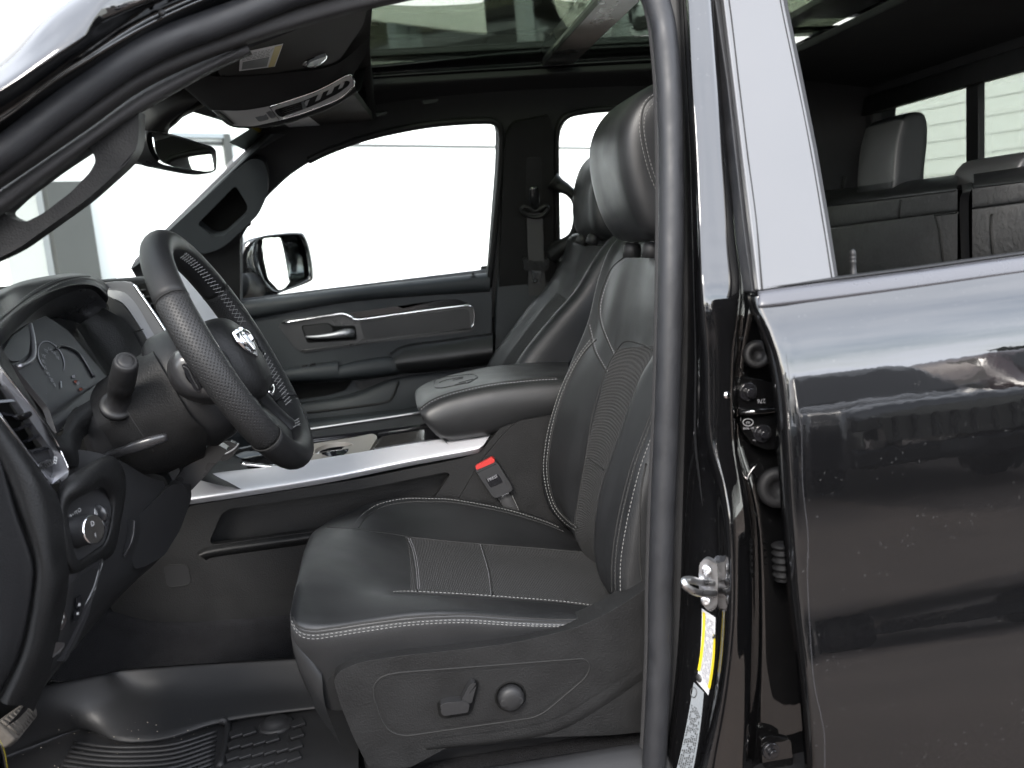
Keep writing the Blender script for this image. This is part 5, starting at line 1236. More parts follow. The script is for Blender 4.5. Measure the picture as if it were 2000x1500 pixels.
# angle: 0 at the top, positive towards the far side
wheel = rim_part('steering_wheel', -58, 58, M['wheel_leather'], par=truck)
wheel['label'] = 'leather steering wheel with perforated grips'
rim_part('rim_grip', -131, -58.6, M['perf'], par=wheel); rim_part('rim_grip', 58.6, 131, M['perf'], par=wheel)
rim_part('rim_bottom', 131.6, 228.4, M['wheel_leather'], par=wheel)
for a in (-58.3, 58.3, -131.3, 131.3):
    c = wl(RW * math.cos(R(a)), RW * 1.02 * math.sin(R(a)), 0); t = (Wu * -math.sin(R(a)) + Wy * math.cos(R(a))); rad = (Wu * math.cos(R(a)) + Wy * math.sin(R(a)))
    tube('rim_seam', [c + rad * .0238 * math.cos(q * .5236) + Wn * .0250 * math.sin(q * .5236) for q in range(12)], .0010, M['seam'], wheel, closed=True, n=5, k=2)
# cross stitching on the inner side of the rim
vs = []; fs = []
def zig(a0, a1, n):
    for i in range(n):
        a = R(a0 + (a1 - a0) * i / n); b = R(a0 + (a1 - a0) * (i + 1) / n)
        for s in (-1, 1):
            p = []
            for an, w_ in ((a, -s), (b, s)):
                rad = Wu * math.cos(an) + Wy * 1.02 * math.sin(an); th2 = R(180) - .28 * w_ - .42
                p.append(wl(0, 0, 0) + rad * (RW + .0238 * math.cos(th2)) + Wn * .0252 * math.sin(th2))
            d = (p[1] - p[0]); sd_ = d.cross(Wn).normalized() * .0007; k = len(vs); up_ = -(Wu * math.cos(a) + Wy * math.sin(a)) * .0008 + Wn * .0006
            vs.extend([p[0] - sd_, p[0] + sd_, p[1] + sd_, p[1] - sd_, p[0].lerp(p[1], .5) + up_])
            fs.extend([(k, k + 1, k + 4), (k + 1, k + 2, k + 4), (k + 2, k + 3, k + 4), (k + 3, k, k + 4)])
zig(14, 80, 24); zig(104, 138, 13); zig(-50, -12, 13); zig(152, 160, 3)
add('cross_stitching', vs, fs, M['white_thread'], wheel, fix=False, kind='stuff')
# airbag pad
rows = []
for s, h in ((.96, -.055), (1.0, -.030), (.985, -.008), (.93, .010), (.80, .023), (.55, .031), (.25, .0345), (.02, .035)):
    r = []
    for i in range(24):
        t = 2 * math.pi * i / 24; ex = 2 / 3.0
        cu_, su_ = math.cos(t), math.sin(t)
        l_ = .079 * s * (abs(su_) ** ex) * (1 if su_ > 0 else -1); u_ = .080 * s * (abs(cu_) ** ex) * (1 if cu_ > 0 else -1)
        r.append(wl(u_ - .014, l_ * (1 - .0 * u_), h - .10 * max(0, u_) * 1.0 * (s if h > -.02 else .2)))
    rows.append(r)
padw = surf('airbag_pad', rows, M['soft'], wheel, cu=True, ku=2, kv=4)
pb_ = bvh(padw)
# hub and column cover behind the wheel
lathe('hub_cover', wl(-.018, -.004, 0), Wn, [(.080, -.118), (.098, -.112), (.104, -.102), (.102, -.070), (.094, -.048), (.078, -.030), (.05, -.02)], M['hard'], wheel, n=40)
def spoke(name, pts, r0, m): return sweep(name, [wl(*p) for p in pts], circ(.022, 12, .015), m, wheel, ref=Wn, k=5, scale=r0)
spoke('spoke', [(-.004, -.06, -.02), (-.006, -.13, -.014), (-.008, -.195, -.002)], [1.6, 1.25, 1.1], M['hard'])
spoke('spoke', [(-.004, .06, -.02), (-.006, .13, -.012), (-.008, .195, -.002)], [1.6, 1.25, 1.1], M['hard'])
spoke('spoke', [(-.06, -.045, -.02), (-.13, -.07, -.012), (-.182, -.085, -.002)], [1.3, .9, 1.0], M['wheel_leather'])
spoke('spoke', [(-.06, .045, -.02), (-.13, .07, -.012), (-.182, .085, -.002)], [1.3, .9, 1.0], M['wheel_leather'])
surf('spoke_web', [[wl(-.10, -.05, -.016), wl(-.105, 0, -.012), wl(-.10, .05, -.016)], [wl(-.135, -.07, -.008), wl(-.15, 0, -.004), wl(-.135, .07, -.008)], [wl(-.18, -.10, .0), wl(-.19, 0, .002), wl(-.18, .10, .0)]], M['wheel_leather'], wheel, solid=.02)
# shift button pod behind the near spoke
pd = surf('paddle_pod', [
    [P(a, b, .36) for a, b in ((350, 684), (331, 700), (326, 722), (334, 752), (362, 778), (410, 790), (428, 776), (392, 700))],
    [P(a, b, .325) for a, b in ((352, 688), (335, 703), (331, 722), (339, 748), (366, 772), (408, 782), (424, 772), (390, 702))],
    [P(a, b, .312) for a, b in ((358, 700), (346, 710), (343, 724), (350, 744), (370, 762), (402, 770), (412, 764), (386, 712))],
    [P(a, b, .310) for a, b in ((368, 716), (362, 722), (360, 728), (366, 742), (376, 752), (396, 758), (400, 754), (382, 724))],
], M['satin'], wheel, cu=True, ku=4, kv=4)
plate('paddle_button', [P(a, b, .3085) for a, b in rnd([(354, 712), (362, 709), (372, 716), (394, 758), (390, 766), (380, 763), (358, 722)], 4)], (0, .01, 0), M['gloss'], wheel, bevel=.0025)
tube('button_edge', [P(a, b, .3075) for a, b in [(358, 715), (368, 722), (378, 742), (388, 760)]], .0012, M['satin'], wheel, n=5)
# far spoke switch pad with chrome frame
fsw = rnd([(470, 652), (490, 648), (500, 654), (519, 690), (514, 698), (500, 696), (478, 668)], 5)
fo = [V((a, b, 0)) for a, b in fsw]
fplane = wl(-.004, .155, .012)
plate('switch_pad', [PP(a, b, fplane, Wn) for a, b in fsw], -Wn * .008, M['gloss'], wheel, bevel=.001)
tube('switch_frame', [PP(a, b, fplane + Wn * .001, Wn) for a, b in [(472, 652), (488, 649), (498, 654), (516, 688), (514, 696), (504, 697)]], .0022, M['chrome'], wheel, n=8)
plate('switch_key', [PP(a, b, fplane + Wn * .001, Wn) for a, b in rnd([(482, 658), (492, 656), (504, 678), (496, 684)], 2)], -Wn * .002, M['satin'], wheel, bevel=.001)
# chrome emblem on the pad: shield with a horned head
def em(px, py, o=.002):
    c, n_ = on1(px, py, pb_, o); return c
emb = [V((0, 0, 0))]
ec, en = on1(482, 672, pb_, .0)
eu = (Wu - en * Wu.dot(en)).normalized(); el = en.cross(eu).normalized()
if el.y < 0: el = -el
def ep(u, l, h): return ec + eu * u + el * l + en * h
shield = [(.026, -.022), (.028, -.008), (.024, 0), (.028, .008), (.026, .022), (.010, .028), (-.006, .022), (-.018, .010), (-.026, 0), (-.018, -.010), (-.006, -.022), (.010, -.028)]
eb = plate('emblem', [ep(u * 1.05, l * 1.05, -.001) for u, l in shield], en * .004, M['chrome'], wheel, bevel=.0015)
for s in (-1, 1):
    tube('emblem_horn', [ep(.016, .002 * s, .004), ep(.020, .010 * s, .006), ep(.012, .020 * s, .006), ep(.0, .018 * s, .006), ep(.002, .011 * s, .0055)], .0032, M['chrome'], wheel, n=8, scale=[1, 1.1, 1, .8, .5])
    tube('emblem_line', [ep(.018, .006 * s, .0035), ep(.004, .008 * s, .0045), ep(-.014, .005 * s, .0045)], .0012, M['ink'], wheel, n=5)
plate('emblem_head', [ep(u, l, .003) for u, l in [(.014, -.007), (.016, 0), (.014, .007), (0, .006), (-.014, .004), (-.018, 0), (-.014, -.004), (0, -.006)]], en * .004, M['chrome'], wheel, bevel=.0015)
tube('pad_trim', [wl(-.086, -.03, .018), wl(-.095, .0, .016), wl(-.086, .04, .018)], .0028, M['chrome'], wheel, n=8)
# ================================================================== centre console
con = plate('center_console', [P(a, b, .805) for a, b in rnd([(372, 988), (700, 936), (900, 896), (936, 884), (958, 860), (985, 826), (1005, 815), (1060, 808), (1180, 796), (1180, 1150), (900, 1186), (560, 1205), (420, 1216), (330, 1219), (270, 1215), (226, 1202), (212, 1180), (262, 1110), (320, 1055)], [4, 4, 10, 16, 14, 14, 14, 20, 4, 4, 20, 40, 30, 30, 20, 14, 14, 20, 20])],
            (0, .02, 0), M['soft'], truck, holes=[[P(a, b, .805) for a, b in rnd([(413, 1062), (410, 1056), (432, 1004), (446, 994), (700, 957), (870, 922), (880, 926), (848, 974), (800, 1010), (615, 1037), (424, 1063)], [4, 6, 10, 12, 30, 6, 6, 14, 20, 30, 6])]], bevel=.005, segs=3)
con['label'] = 'centre console with silver edge strip and padded armrest'
plate('pocket_back', [P(a, b, .86) for a, b in [(380, 1090), (420, 970), (900, 895), (930, 930), (840, 1040), (600, 1080)]], (0, .01, 0), M['soft'], con)
plate('pocket_floor', [P(400, 1066, .825), P(620, 1040, .825), P(850, 1008, .825), P(850, 1000, .875), P(620, 1030, .875), P(410, 1056, .875)], (0, 0, -.004), M['carpet'], con)
surf('pocket_ledge', [[P(a, b, .806) for a, b in ((384, 1078), (424, 1064), (620, 1037), (860, 1000))], [P(a, b, .792) for a, b in ((388, 1084), (428, 1074), (622, 1046), (860, 1008))], [P(a, b, .796) for a, b in ((396, 1090), (430, 1082), (622, 1055), (860, 1017))], [P(a, b, .8045) for a, b in ((402, 1094), (432, 1086), (622, 1060), (860, 1022))]], M['soft'], con, ku=5, kv=3)
cvr = rnd([(320, 1108), (328, 1104), (362, 1102), (368, 1108), (373, 1136), (366, 1142), (334, 1147), (326, 1142)], 5)
tube('access_cover_edge', [P(a, b, .8045) for a, b in cvr], .0012, M['seam'], con, closed=True, n=5, k=1)
plate('access_cover', [P(a, b, .8038) for a, b in cvr], (0, .003, 0), M['hard'], con, bevel=.0008)
0 and surf('console_toe', [[P(a, b, .803) for a, b in ((262, 1110), (290, 1085), (320, 1060))], [P(a, b, .797) for a, b in ((278, 1150), (304, 1140), (330, 1120))], [P(a, b, .800) for a, b in ((300, 1215), (322, 1212), (336, 1206))]], M['soft'], con)
# raised wedge beside the buckle
plate('console_wedge', [P(a, b, .796) for a, b in rnd([(1012, 822), (1060, 814), (1180, 806), (1180, 1080), (940, 1010), (890, 985), (940, 900), (985, 846)], 14)], (0, .02, 0), M['soft'], con, bevel=.006, segs=3)
# silver strip
M['strip'] = mat('brushed_silver_strip', (.40, .40, .42), .42, metal=.5, bump=('noise', 1500, .05, .0002), rvar=.04)
strip = surf('edge_strip', [
    [(330, 990, .812), (378, 984, .806), (500, 966, .804), (650, 941, .804), (800, 910, .804), (920, 888, .804), (938, 880, .806), (944, 872, .81)],
    [(326, 986, .803), (378, 979, .797), (500, 961, .795), (650, 936, .795), (800, 905, .795), (920, 883, .795), (939, 875, .797), (946, 868, .80)],
    [(326, 980, .800), (378, 972, .793), (500, 953, .792), (650, 928, .792), (800, 898, .792), (920, 876, .792), (941, 870, .794), (948, 864, .80)],
    [(340, 955, .825), (400, 946, .822), (500, 930, .822), (650, 906, .822), (800, 878, .822), (920, 858, .822), (952, 853, .822), (956, 852, .822)],
    [(360, 938, .845), (420, 924, .842), (520, 912, .842), (650, 892, .842), (800, 867, .842), (920, 850, .842), (960, 848, .842), (964, 847, .842)],
    [(362, 944, .85), (421, 930, .848), (521, 918, .848), (650, 898, .848), (800, 873, .848), (920, 856, .848), (960, 852, .848), (964, 852, .848)],
], M['strip'], con, ku=6, kv=4)
tube('strip_front_chrome', [P(a, b, .845) for a, b in [(470, 905), (500, 908), (530, 911), (556, 909), (580, 904)]], .004, M['chrome'], con, n=8)
# top deck
surf('console_deck', [
    [P(a, b, .85) for a, b in ((380, 950), (500, 918), (650, 896), (800, 870), (980, 840))],
    [P(a, b, .86) for a, b in ((380, 970), (500, 940), (650, 915), (800, 888), (980, 855))],
    [P(a, b, 1.02) for a, b in ((440, 905), (520, 890), (650, 875), (800, 850), (980, 820))],
    [P(a, b, 1.05) for a, b in ((440, 880), (520, 865), (640, 851), (800, 832), (980, 805))],
], M['gloss'], con, ku=5, kv=4)
surf('far_deck', [
    [P(a, b, 1.05) for a, b in ((520, 880), (620, 866), (700, 853), (820, 833), (980, 806))],
    [P(a, b, 1.06) for a, b in ((520, 874), (620, 860), (700, 847), (820, 828), (980, 802))],
    [P(a, b, 1.10) for a, b in ((520, 852), (620, 838), (700, 826), (820, 808), (980, 784))],
    [P(a, b, 1.11) for a, b in ((520, 856), (620, 842), (700, 830), (820, 812), (980, 788))],
], M['hard'], con, ku=4, kv=4)
tube('far_deck_edge', [P(a, b, 1.10) for a, b in ((520, 850), (620, 836), (700, 824), (835, 804))], .003, M['silver'], con, n=8)
# cup holders
beige = mat('champagne_bezel', (.26, .24, .215), .36, metal=.6)
cupd = plate('cup_bezel', [P(a, b, .875 + (895 - b) * .0019) for a, b in rnd([(560, 914), (600, 905), (690, 891), (718, 886), (738, 852), (728, 846), (700, 852), (600, 868), (560, 882)], 8)], (0, 0, -.01), beige, con,
             holes=[[P(a, b, .875 + (895 - b) * .0019) for a, b in arc((652, 876), 38, 11, 0, 340, -9, 16)], [P(a, b, .875 + (895 - b) * .0019) for a, b in arc((592, 893), 22, 8, 0, 340, -9, 16)]], bevel=.002)
for a, b, r in ((652, 876, .030), (592, 893, .019)):
    lathe('cup_well', P(a, b, .875 + (895 - b) * .0019) + V((0, 0, -.004)), (0, 0, -1), [(r * 1.06, 0), (r, .05), (.0001, .05)], M['gloss'], con, n=24)
plate('cup_tab', [P(a, b, .878 + (895 - b) * .0019) for a, b in rnd([(668, 874), (690, 868), (706, 876), (702, 887), (674, 890), (666, 884)], 5)], (0, 0, -.008), beige, con, bevel=.003)
plate('cup_tab', [P(a, b, .872 + (895 - b) * .0019) for a, b in rnd([(606, 890), (628, 884), (632, 892), (624, 900), (604, 903)], 4)], (0, 0, -.008), beige, con, bevel=.003)
plate('tray_lid', [P(728, 876, .88), P(745, 852, .95), P(860, 834, .95), P(880, 852, .88)], (0, 0, -.01), M['gloss'], con, bevel=.002)
tube('tray_edge', [P(738, 848, .99), P(850, 831, .99)], .0025, M['satin'], con, k=1)
# shifter area seen under the wheel
ppl('dial_bezel', [(395, 890), (430, 864), (452, 862), (468, 872), (452, 896), (430, 902)], .84, .02, M['satin'], con, rr=8, bevel=.005)
tube('dial_ring', [P(a, b, .838) for a, b in [(414, 868), (424, 884), (440, 886), (458, 876), (466, 866)]], .002, M['silver'], con, n=6)
# padded armrest
ar = [
    [(826, 790, 1.12), (834, 770, 1.12), (852, 756, 1.12), (890, 748, 1.12), (960, 734, 1.12), (1040, 726, 1.12), (1110, 722, 1.12)],
    [(820, 766, 1.10), (826, 756, 1.105), (848, 744, 1.105), (888, 732, 1.105), (960, 717, 1.105), (1040, 710, 1.105), (1110, 708, 1.105)],
    [(816, 766, 1.04), (820, 756, 1.05), (844, 744, 1.06), (886, 733, 1.06), (960, 719, 1.06), (1040, 711, 1.06), (1110, 709, 1.06)],
    [(812, 775, .95), (816, 763, .95), (838, 754, .95), (882, 745, .95), (960, 732, .95), (1040, 724, .95), (1110, 721, .95)],
    [(814, 790, .86), (820, 785, .855), (838, 774, .855), (880, 760, .855), (960, 744, .855), (1040, 734, .855), (1110, 730, .855)],
    [(818, 802, .82), (825, 799, .815), (842, 790, .812), (882, 775, .812), (960, 758, .812), (1040, 749, .812), (1110, 745, .812)],
    [(830, 826, .808), (834, 822, .80), (850, 818, .797), (886, 808, .797), (960, 792, .797), (1040, 782, .797), (1110, 777, .797)],
    [(848, 846, .818), (854, 850, .81), (866, 853, .805), (894, 852, .805), (960, 841, .805), (1030, 818, .805), (1110, 805, .805)],
    [(856, 850, .84), (862, 858, .835), (876, 862, .835), (900, 860, .835), (960, 850, .835), (1030, 826, .835), (1110, 812, .835)],
]
ar = [[T3(r[0]) + V((.03, 0, -.03))] + r for r in ar]
arm = surf('armrest', ar, M['leather'], con, ku=6, kv=6)
ab_ = bvh(arm)
as1 = [(822, 797), (834, 787), (852, 777), (880, 767), (920, 757), (960, 749), (1000, 744), (1040, 740), (1088, 737)]
seams('armrest_seam', [as1], ab_, M['seam'], con, r=.0016)
stitches('stitching', [[(a, b + 3.5) for a, b in as1]], ab_, M['ink_grey'], con, ln=.004, gap=.003)
# embossed badge on the lid
eb_ = [(846, 750), (850, 742), (868, 737), (925, 731), (934, 737), (916, 748), (866, 758), (850, 758)]
tube('lid_badge', [on1(a, b, ab_, .0004)[0] for a, b in rnd(eb_, 4)], .0016, M['leather'], con, closed=True, n=6, k=1)
for l in ([(858, 748), (872, 742), (905, 737)], [(884, 743), (904, 739)], [(896, 748), (924, 741)], [(888, 752), (910, 747)]):
    tube('lid_badge', [on1(a, b, ab_, .0003)[0] for a, b in l], .0012, M['leather'], con, n=6, k=2)
# driver's belt buckle
buck = plate('belt_buckle', [P(a, b, .770) for a, b in rnd([(928, 914), (963, 899), (972, 905), (1000, 950), (1001, 958), (970, 973), (962, 970), (930, 922)], 4)], (.004, .026, 0), M['satin'], con, bevel=.004, segs=3)
plate('release_button', [P(a, b, .7685) for a, b in rnd([(928, 910), (960, 893), (966, 898), (966, 903), (931, 918)], 2)], (.004, .02, -.002), M['red'], con, bevel=.002)
plate('buckle_panel', [P(a, b, .7692) for a, b in rnd([(948, 935), (972, 925), (983, 942), (958, 953)], 3)], (0, .003, 0), M['gloss'], con, bevel=.0006)
texts('buckle_print', [('PRESS', .009, P(962, 934, .7685), (1, 0, .35), (-.35, 0, 1))], M['ink_grey'], con, kind='stuff')
tube('buckle_line', [P(931, 924, .7695), P(969, 906, .7695)], .0006, M['seam'], con, k=1, n=5)
sweep('buckle_strap', [P(982, 966, .785), P(994, 985, .79), P(1006, 1004, .80), P(1020, 1030, .81)], [(-.013, -.002), (.013, -.002), (.013, .002), (-.013, .002)], M['belt'], con, ref=V((0, 1, 0)), k=4)
tube('strap_stitching', [P(1000, 968, .786), P(1008, 984, .79), P(1014, 1000, .797)], .0007, M['white_thread'], con, n=5)
plate('buckle_clip', [P(a, b, .778) for a, b in [(978, 966), (992, 959), (994, 964), (981, 970)]], (0, .004, 0), M['steel'], con)

# ================================================================== far front door
YD = 1.715
fd = plate('front_door', [P(a, b, YD) for a, b in rnd([(380, 606), (470, 592), (700, 566), (955, 538), (962, 545), (960, 640), (962, 716), (955, 800), (700, 850), (560, 880), (400, 900), (360, 760)], [4, 4, 4, 6, 6, 4, 4, 4, 4, 4, 4, 4])], (0, .07, 0), M['soft_blue'], truck, bevel=.008, segs=3)
fd['label'] = 'inner side of the far front door with chrome trimmed armrest'
def dp(name, pts, out, m, rr=4, th=.02, bev=.004, par=None, **k): return plate(name, [P(a, b, YD - out) for a, b in rnd(pts, rr, 3)], (0, th, 0), m, par or fd, bevel=bev, segs=3, **k)
surf('door_top_roll', [
    [P(a, b, YD + .02) for a, b in ((380, 600), (470, 588), (700, 560), (957, 532))],
    [P(a, b, YD - .012) for a, b in ((380, 602), (470, 590), (700, 562), (957, 534))],
    [P(a, b, YD - .028) for a, b in ((380, 612), (470, 600), (700, 571), (957, 543))],
    [P(a, b, YD - .026) for a, b in ((380, 628), (495, 613), (695, 580), (890, 558))][:3] + [P(957, 560, YD - .026)],
    [P(a, b, YD - .012) for a, b in ((380, 636), (495, 621), (695, 587), (957, 568))],
    [P(a, b, YD + .01) for a, b in ((380, 638), (495, 623), (695, 589), (957, 570))],
], M['soft_blue'], fd, ku=5, kv=3)
lathe('lock_knob', P(924, 541, YD - .012), (0, 0, 1), [(.013, 0), (.012, .003), (.004, .004), (.0035, .012), (.0025, .016), (.0001, .0165)], M['hard'], fd, n=14)
dp('armrest_bezel', [(543, 636), (556, 625), (664, 610), (699, 622), (880, 592), (905, 590), (922, 596), (928, 606), (928, 640), (918, 648), (712, 672), (592, 690), (576, 680)], .004, M['satin'], 6, .01, .003)
dp('upper_insert', [(676, 612), (872, 584), (892, 584), (916, 592), (900, 596), (700, 622)], .007, M['gloss'], 4, .008, .002)
dp('padded_insert', [(702, 628), (906, 602), (917, 606), (919, 636), (910, 642), (712, 664)], .010, M['leather'], 4, .012, .005)
tube('chrome_strip', [P(a, b, YD - .014) for a, b in [(550, 631), (600, 623), (655, 614), (672, 613), (686, 619), (699, 624), (760, 616), (840, 605), (905, 597), (917, 597), (923, 602), (926, 614), (925, 630), (921, 641)]], .0045, M['chrome'], fd, n=8, k=3, scale=[.5, 1, 1.25, 1.25, 1.2, 1, .9, .85, .8, .8, .7, .6, .5, .4])
tube('lower_bead', [P(a, b, YD - .010) for a, b in [(590, 685), (640, 678), (712, 669), (800, 658), (919, 642)]], .002, M['satin'], fd, n=6)
dp('handle_cup', [(588, 636), (640, 630), (652, 637), (694, 636), (698, 664), (600, 670), (594, 655)], .006, M['void'], 5, .004, .001)
dp('cup_shield', [(590, 638), (638, 631), (650, 640), (650, 652), (600, 660)], .008, M['hard'], 5, .006, .002)
sweep('door_handle', [P(597, 658, YD - .014), P(620, 658, YD - .022), P(650, 655, YD - .028), P(676, 650, YD - .024), P(688, 650, YD - .012)], [(-.006, -.008), (.006, -.008), (.008, 0), (.006, .008), (-.006, .008), (-.008, 0)], M['silver'], fd, ref=V((0, 1, 0)), k=5, scale=[.35, .7, 1.1, 1.7, 1.6])
# armrest in three lengths
surf('armrest', [
    [P(a, b, YD + .0) for a, b in ((760, 690), (790, 674), (860, 664), (962, 650))],
    [P(a, b, YD - .05) for a, b in ((762, 692), (792, 677), (862, 667), (962, 653))],
    [P(a, b, YD - .075) for a, b in ((770, 704), (800, 698), (866, 690), (962, 678))],
    [P(a, b, YD - .075) for a, b in ((774, 716), (804, 714), (868, 707), (962, 694))],
    [P(a, b, YD - .05) for a, b in ((778, 726), (808, 724), (870, 718), (962, 706))],
    [P(a, b, YD + .0) for a, b in ((780, 730), (810, 729), (872, 723), (962, 712))],
], M['leather'], fd, ku=5, kv=4)
tube('armrest_seam', [P(a, b, YD - .0755) for a, b in ((776, 706), (800, 703), (866, 695), (962, 682))], .0014, M['seam'], fd, n=5)
surf('pull_cup', [
    [P(a, b, YD + .0) for a, b in ((656, 716), (700, 704), (758, 696), (782, 702))],
    [P(a, b, YD - .055) for a, b in ((657, 718), (702, 708), (760, 700), (782, 706))],
    [P(a, b, YD - .06) for a, b in ((658, 738), (704, 734), (762, 727), (782, 724))],
    [P(a, b, YD + .0) for a, b in ((658, 744), (704, 741), (764, 734), (782, 730))],
], M['soft_blue'], fd, ku=4, kv=4)
swp = surf('switch_base', [
    [P(a, b, YD + .0) for a, b in ((540, 722), (600, 712), (660, 704))],
    [P(a, b, YD - .06) for a, b in ((541, 726), (602, 717), (660, 710))],
    [P(a, b, YD - .062) for a, b in ((542, 745), (602, 741), (660, 738))],
    [P(a, b, YD + .0) for a, b in ((543, 750), (602, 747), (660, 744))],
], M['soft_blue'], fd, ku=4, kv=4)
for a, b in ((596, 716), (612, 713)):
    plate('window_switch', [P(a - 6, b + 1, YD - .04), P(a + 5, b - 1, YD - .04), P(a + 5, b + 3, YD - .058), P(a - 6, b + 5, YD - .058)], (0, 0, .006), M['gloss'], fd, bevel=.001)
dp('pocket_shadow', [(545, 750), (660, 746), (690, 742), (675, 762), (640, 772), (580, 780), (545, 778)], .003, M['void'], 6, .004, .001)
dp('pocket_badge', [(692, 745), (762, 735), (758, 752), (740, 760), (705, 764), (697, 758)], .003, M['hard'], 5, .004, .001)
surf('map_pocket', [
    [P(a, b, YD + .0) for a, b in ((560, 790), (680, 770), (780, 736), (965, 716))],
    [P(a, b, YD - .03) for a, b in ((560, 796), (690, 778), (790, 742), (965, 722))],
    [P(a, b, YD - .04) for a, b in ((560, 830), (690, 815), (770, 790), (965, 760))],
    [P(a, b, YD - .03) for a, b in ((560, 860), (690, 845), (760, 825), (965, 800))],
], M['soft_blue'], fd, ku=4, kv=4)
tube('pocket_line', [P(a, b, YD - .04) for a, b in [(600, 806), (690, 795), (752, 786), (768, 772), (778, 745)]], .0035, M['seam'], fd, n=6)
# sill between door and console on the far side
box('far_sill', V((0, 1.66, .75)), (1.6, .10, .40), M['soft_blue'], truck, bevel=.02)

# ================================================================== floor
surf('floor_carpet', [
    [V((-1.0, .14, .95)), V((-1.0, .5, .95)), V((-1.0, .86, .98))],
    [V((-.85, .14, .68)), V((-.85, .5, .68)), V((-.85, .74, .70))],
    [V((-.5, .14, .60)), V((-.5, .5, .60)), V((-.5, .74, .61))],
    [V((-.1, .14, .60)), V((-.1, .5, .60)), V((-.1, .74, .61))],
    [V((.5, .14, .60)), V((.5, .5, .60)), V((.5, .74, .61))],
], M['carpet'], truck, ku=5, kv=5)
surf('tunnel_carpet', [[P(a, b - 8, .83) for a, b in ((60, 1160), (200, 1190), (330, 1216), (560, 1202), (800, 1188), (1000, 1176))], [P(a, b + 4, .80) for a, b in ((60, 1160), (200, 1190), (330, 1216), (560, 1202), (800, 1188), (1000, 1176))], [P(a, b + 50, .785) for a, b in ((40, 1160), (190, 1196), (330, 1220), (560, 1204), (800, 1190), (1000, 1178))], [P(a, b + 130, .71) for a, b in ((20, 1190), (180, 1206), (330, 1222), (560, 1206), (800, 1192), (1000, 1180))]], M['carpet'], truck, ku=4, kv=4)
fmat = thing('floor_mat', "black moulded rubber floor mat in the driver's footwell", 'floor mat', (-.45, .40, .63))
def mz(px, py, z): return PZ(px, py, z)
mt = surf('mat_tray', [
    [mz(-40, 1370, .80), mz(90, 1338, .76), mz(200, 1316, .735), mz(250, 1306, .725), mz(420, 1294, .715), mz(575, 1285, .71), mz(700, 1278, .71)],
    [mz(-40, 1376, .79), mz(88, 1346, .75), mz(200, 1324, .725), mz(252, 1314, .715), mz(420, 1302, .705), mz(578, 1293, .70), mz(700, 1286, .70)],
    [mz(-30, 1420, .72), mz(120, 1390, .70), mz(220, 1376, .685), mz(300, 1360, .675), mz(440, 1352, .67), mz(590, 1345, .665), mz(700, 1340, .665)],
    [mz(0, 1470, .655), mz(150, 1424, .655), mz(230, 1446, .65), mz(320, 1440, .648), mz(440, 1408, .65), mz(600, 1386, .65), mz(700, 1376, .65)],
    [mz(10, 1500, .640), mz(160, 1440, .640), mz(240, 1454, .638), mz(330, 1448, .638), mz(445, 1414, .638), mz(605, 1392, .640), mz(700, 1384, .640)],
    [mz(0, 1640, .638), mz(160, 1640, .638), mz(240, 1640, .638), mz(330, 1640, .638), mz(450, 1640, .638), mz(605, 1640, .638), mz(700, 1640, .638)],
], M['mat_rubber'], fmat, ku=6, kv=5)
mb_ = bvh(mt)
for i in range(9):
    y0 = 1452 + i * 9; x0 = 146 - i * 5
    pn = onto([(x0, y0), (200 - i * 3, y0 + 8), (260, y0 + 10), (340, y0 + 4), (425 - i, y0 - 22)], mb_, 6, .002)
    if len(pn) > 4: tube('mat_rib', [p for p, n_ in pn], .0034, M['mat_rubber'], fmat, n=6, k=1)
for r in range(4):
    for c in range(6):
        px, py = 462 + c * 24 - r * 3, 1436 + r * 22 - c * 4
        if 505 < px < 570 and py < 1446: continue
        h, n_ = on1(px, py, mb_, .003)
        box('mat_tile', h, (.024, .022, .006), M['mat_rubber'], fmat, bevel=.002, rot=Matrix.Rotation(R(20), 3, 'Z'))
h, n_ = on1(540, 1418, mb_, 0)
lathe('mat_fastener', h, (0, 0, 1), [(.030, -.004), (.030, .004), (.026, .007), (.023, .006), (.020, .012), (.0001, .013)], M['hard'], fmat, n=28)
tube('mat_fold', [p for p, n_ in onto([(428, 1410), (440, 1408), (446, 1420), (440, 1460), (430, 1500)], mb_, 6, .002)], .006, M['mat_rubber'], fmat, n=8, k=1)
# grit on the mat
vs = []; fs = []; rg = random.Random(3)
for i in range(46):
    px, py = rg.uniform(20, 420), rg.uniform(1395, 1500)
    h = mb_.ray_cast(CAM, ray(px, py).normalized())[0]
    if h is None: continue
    s = rg.uniform(.0005, .0017); k = len(vs); h = h + V((0, 0, s * .6))
    vs += [h + V((s, 0, 0)), h + V((-s, s * .5, 0)), h + V((0, -s, 0)), h + V((0, 0, s))]; fs += [(k, k + 1, k + 3), (k + 1, k + 2, k + 3), (k + 2, k, k + 3)]
add('mat_grit', vs, fs, M['dust'], fmat, smooth=False, fix=False, kind='stuff')
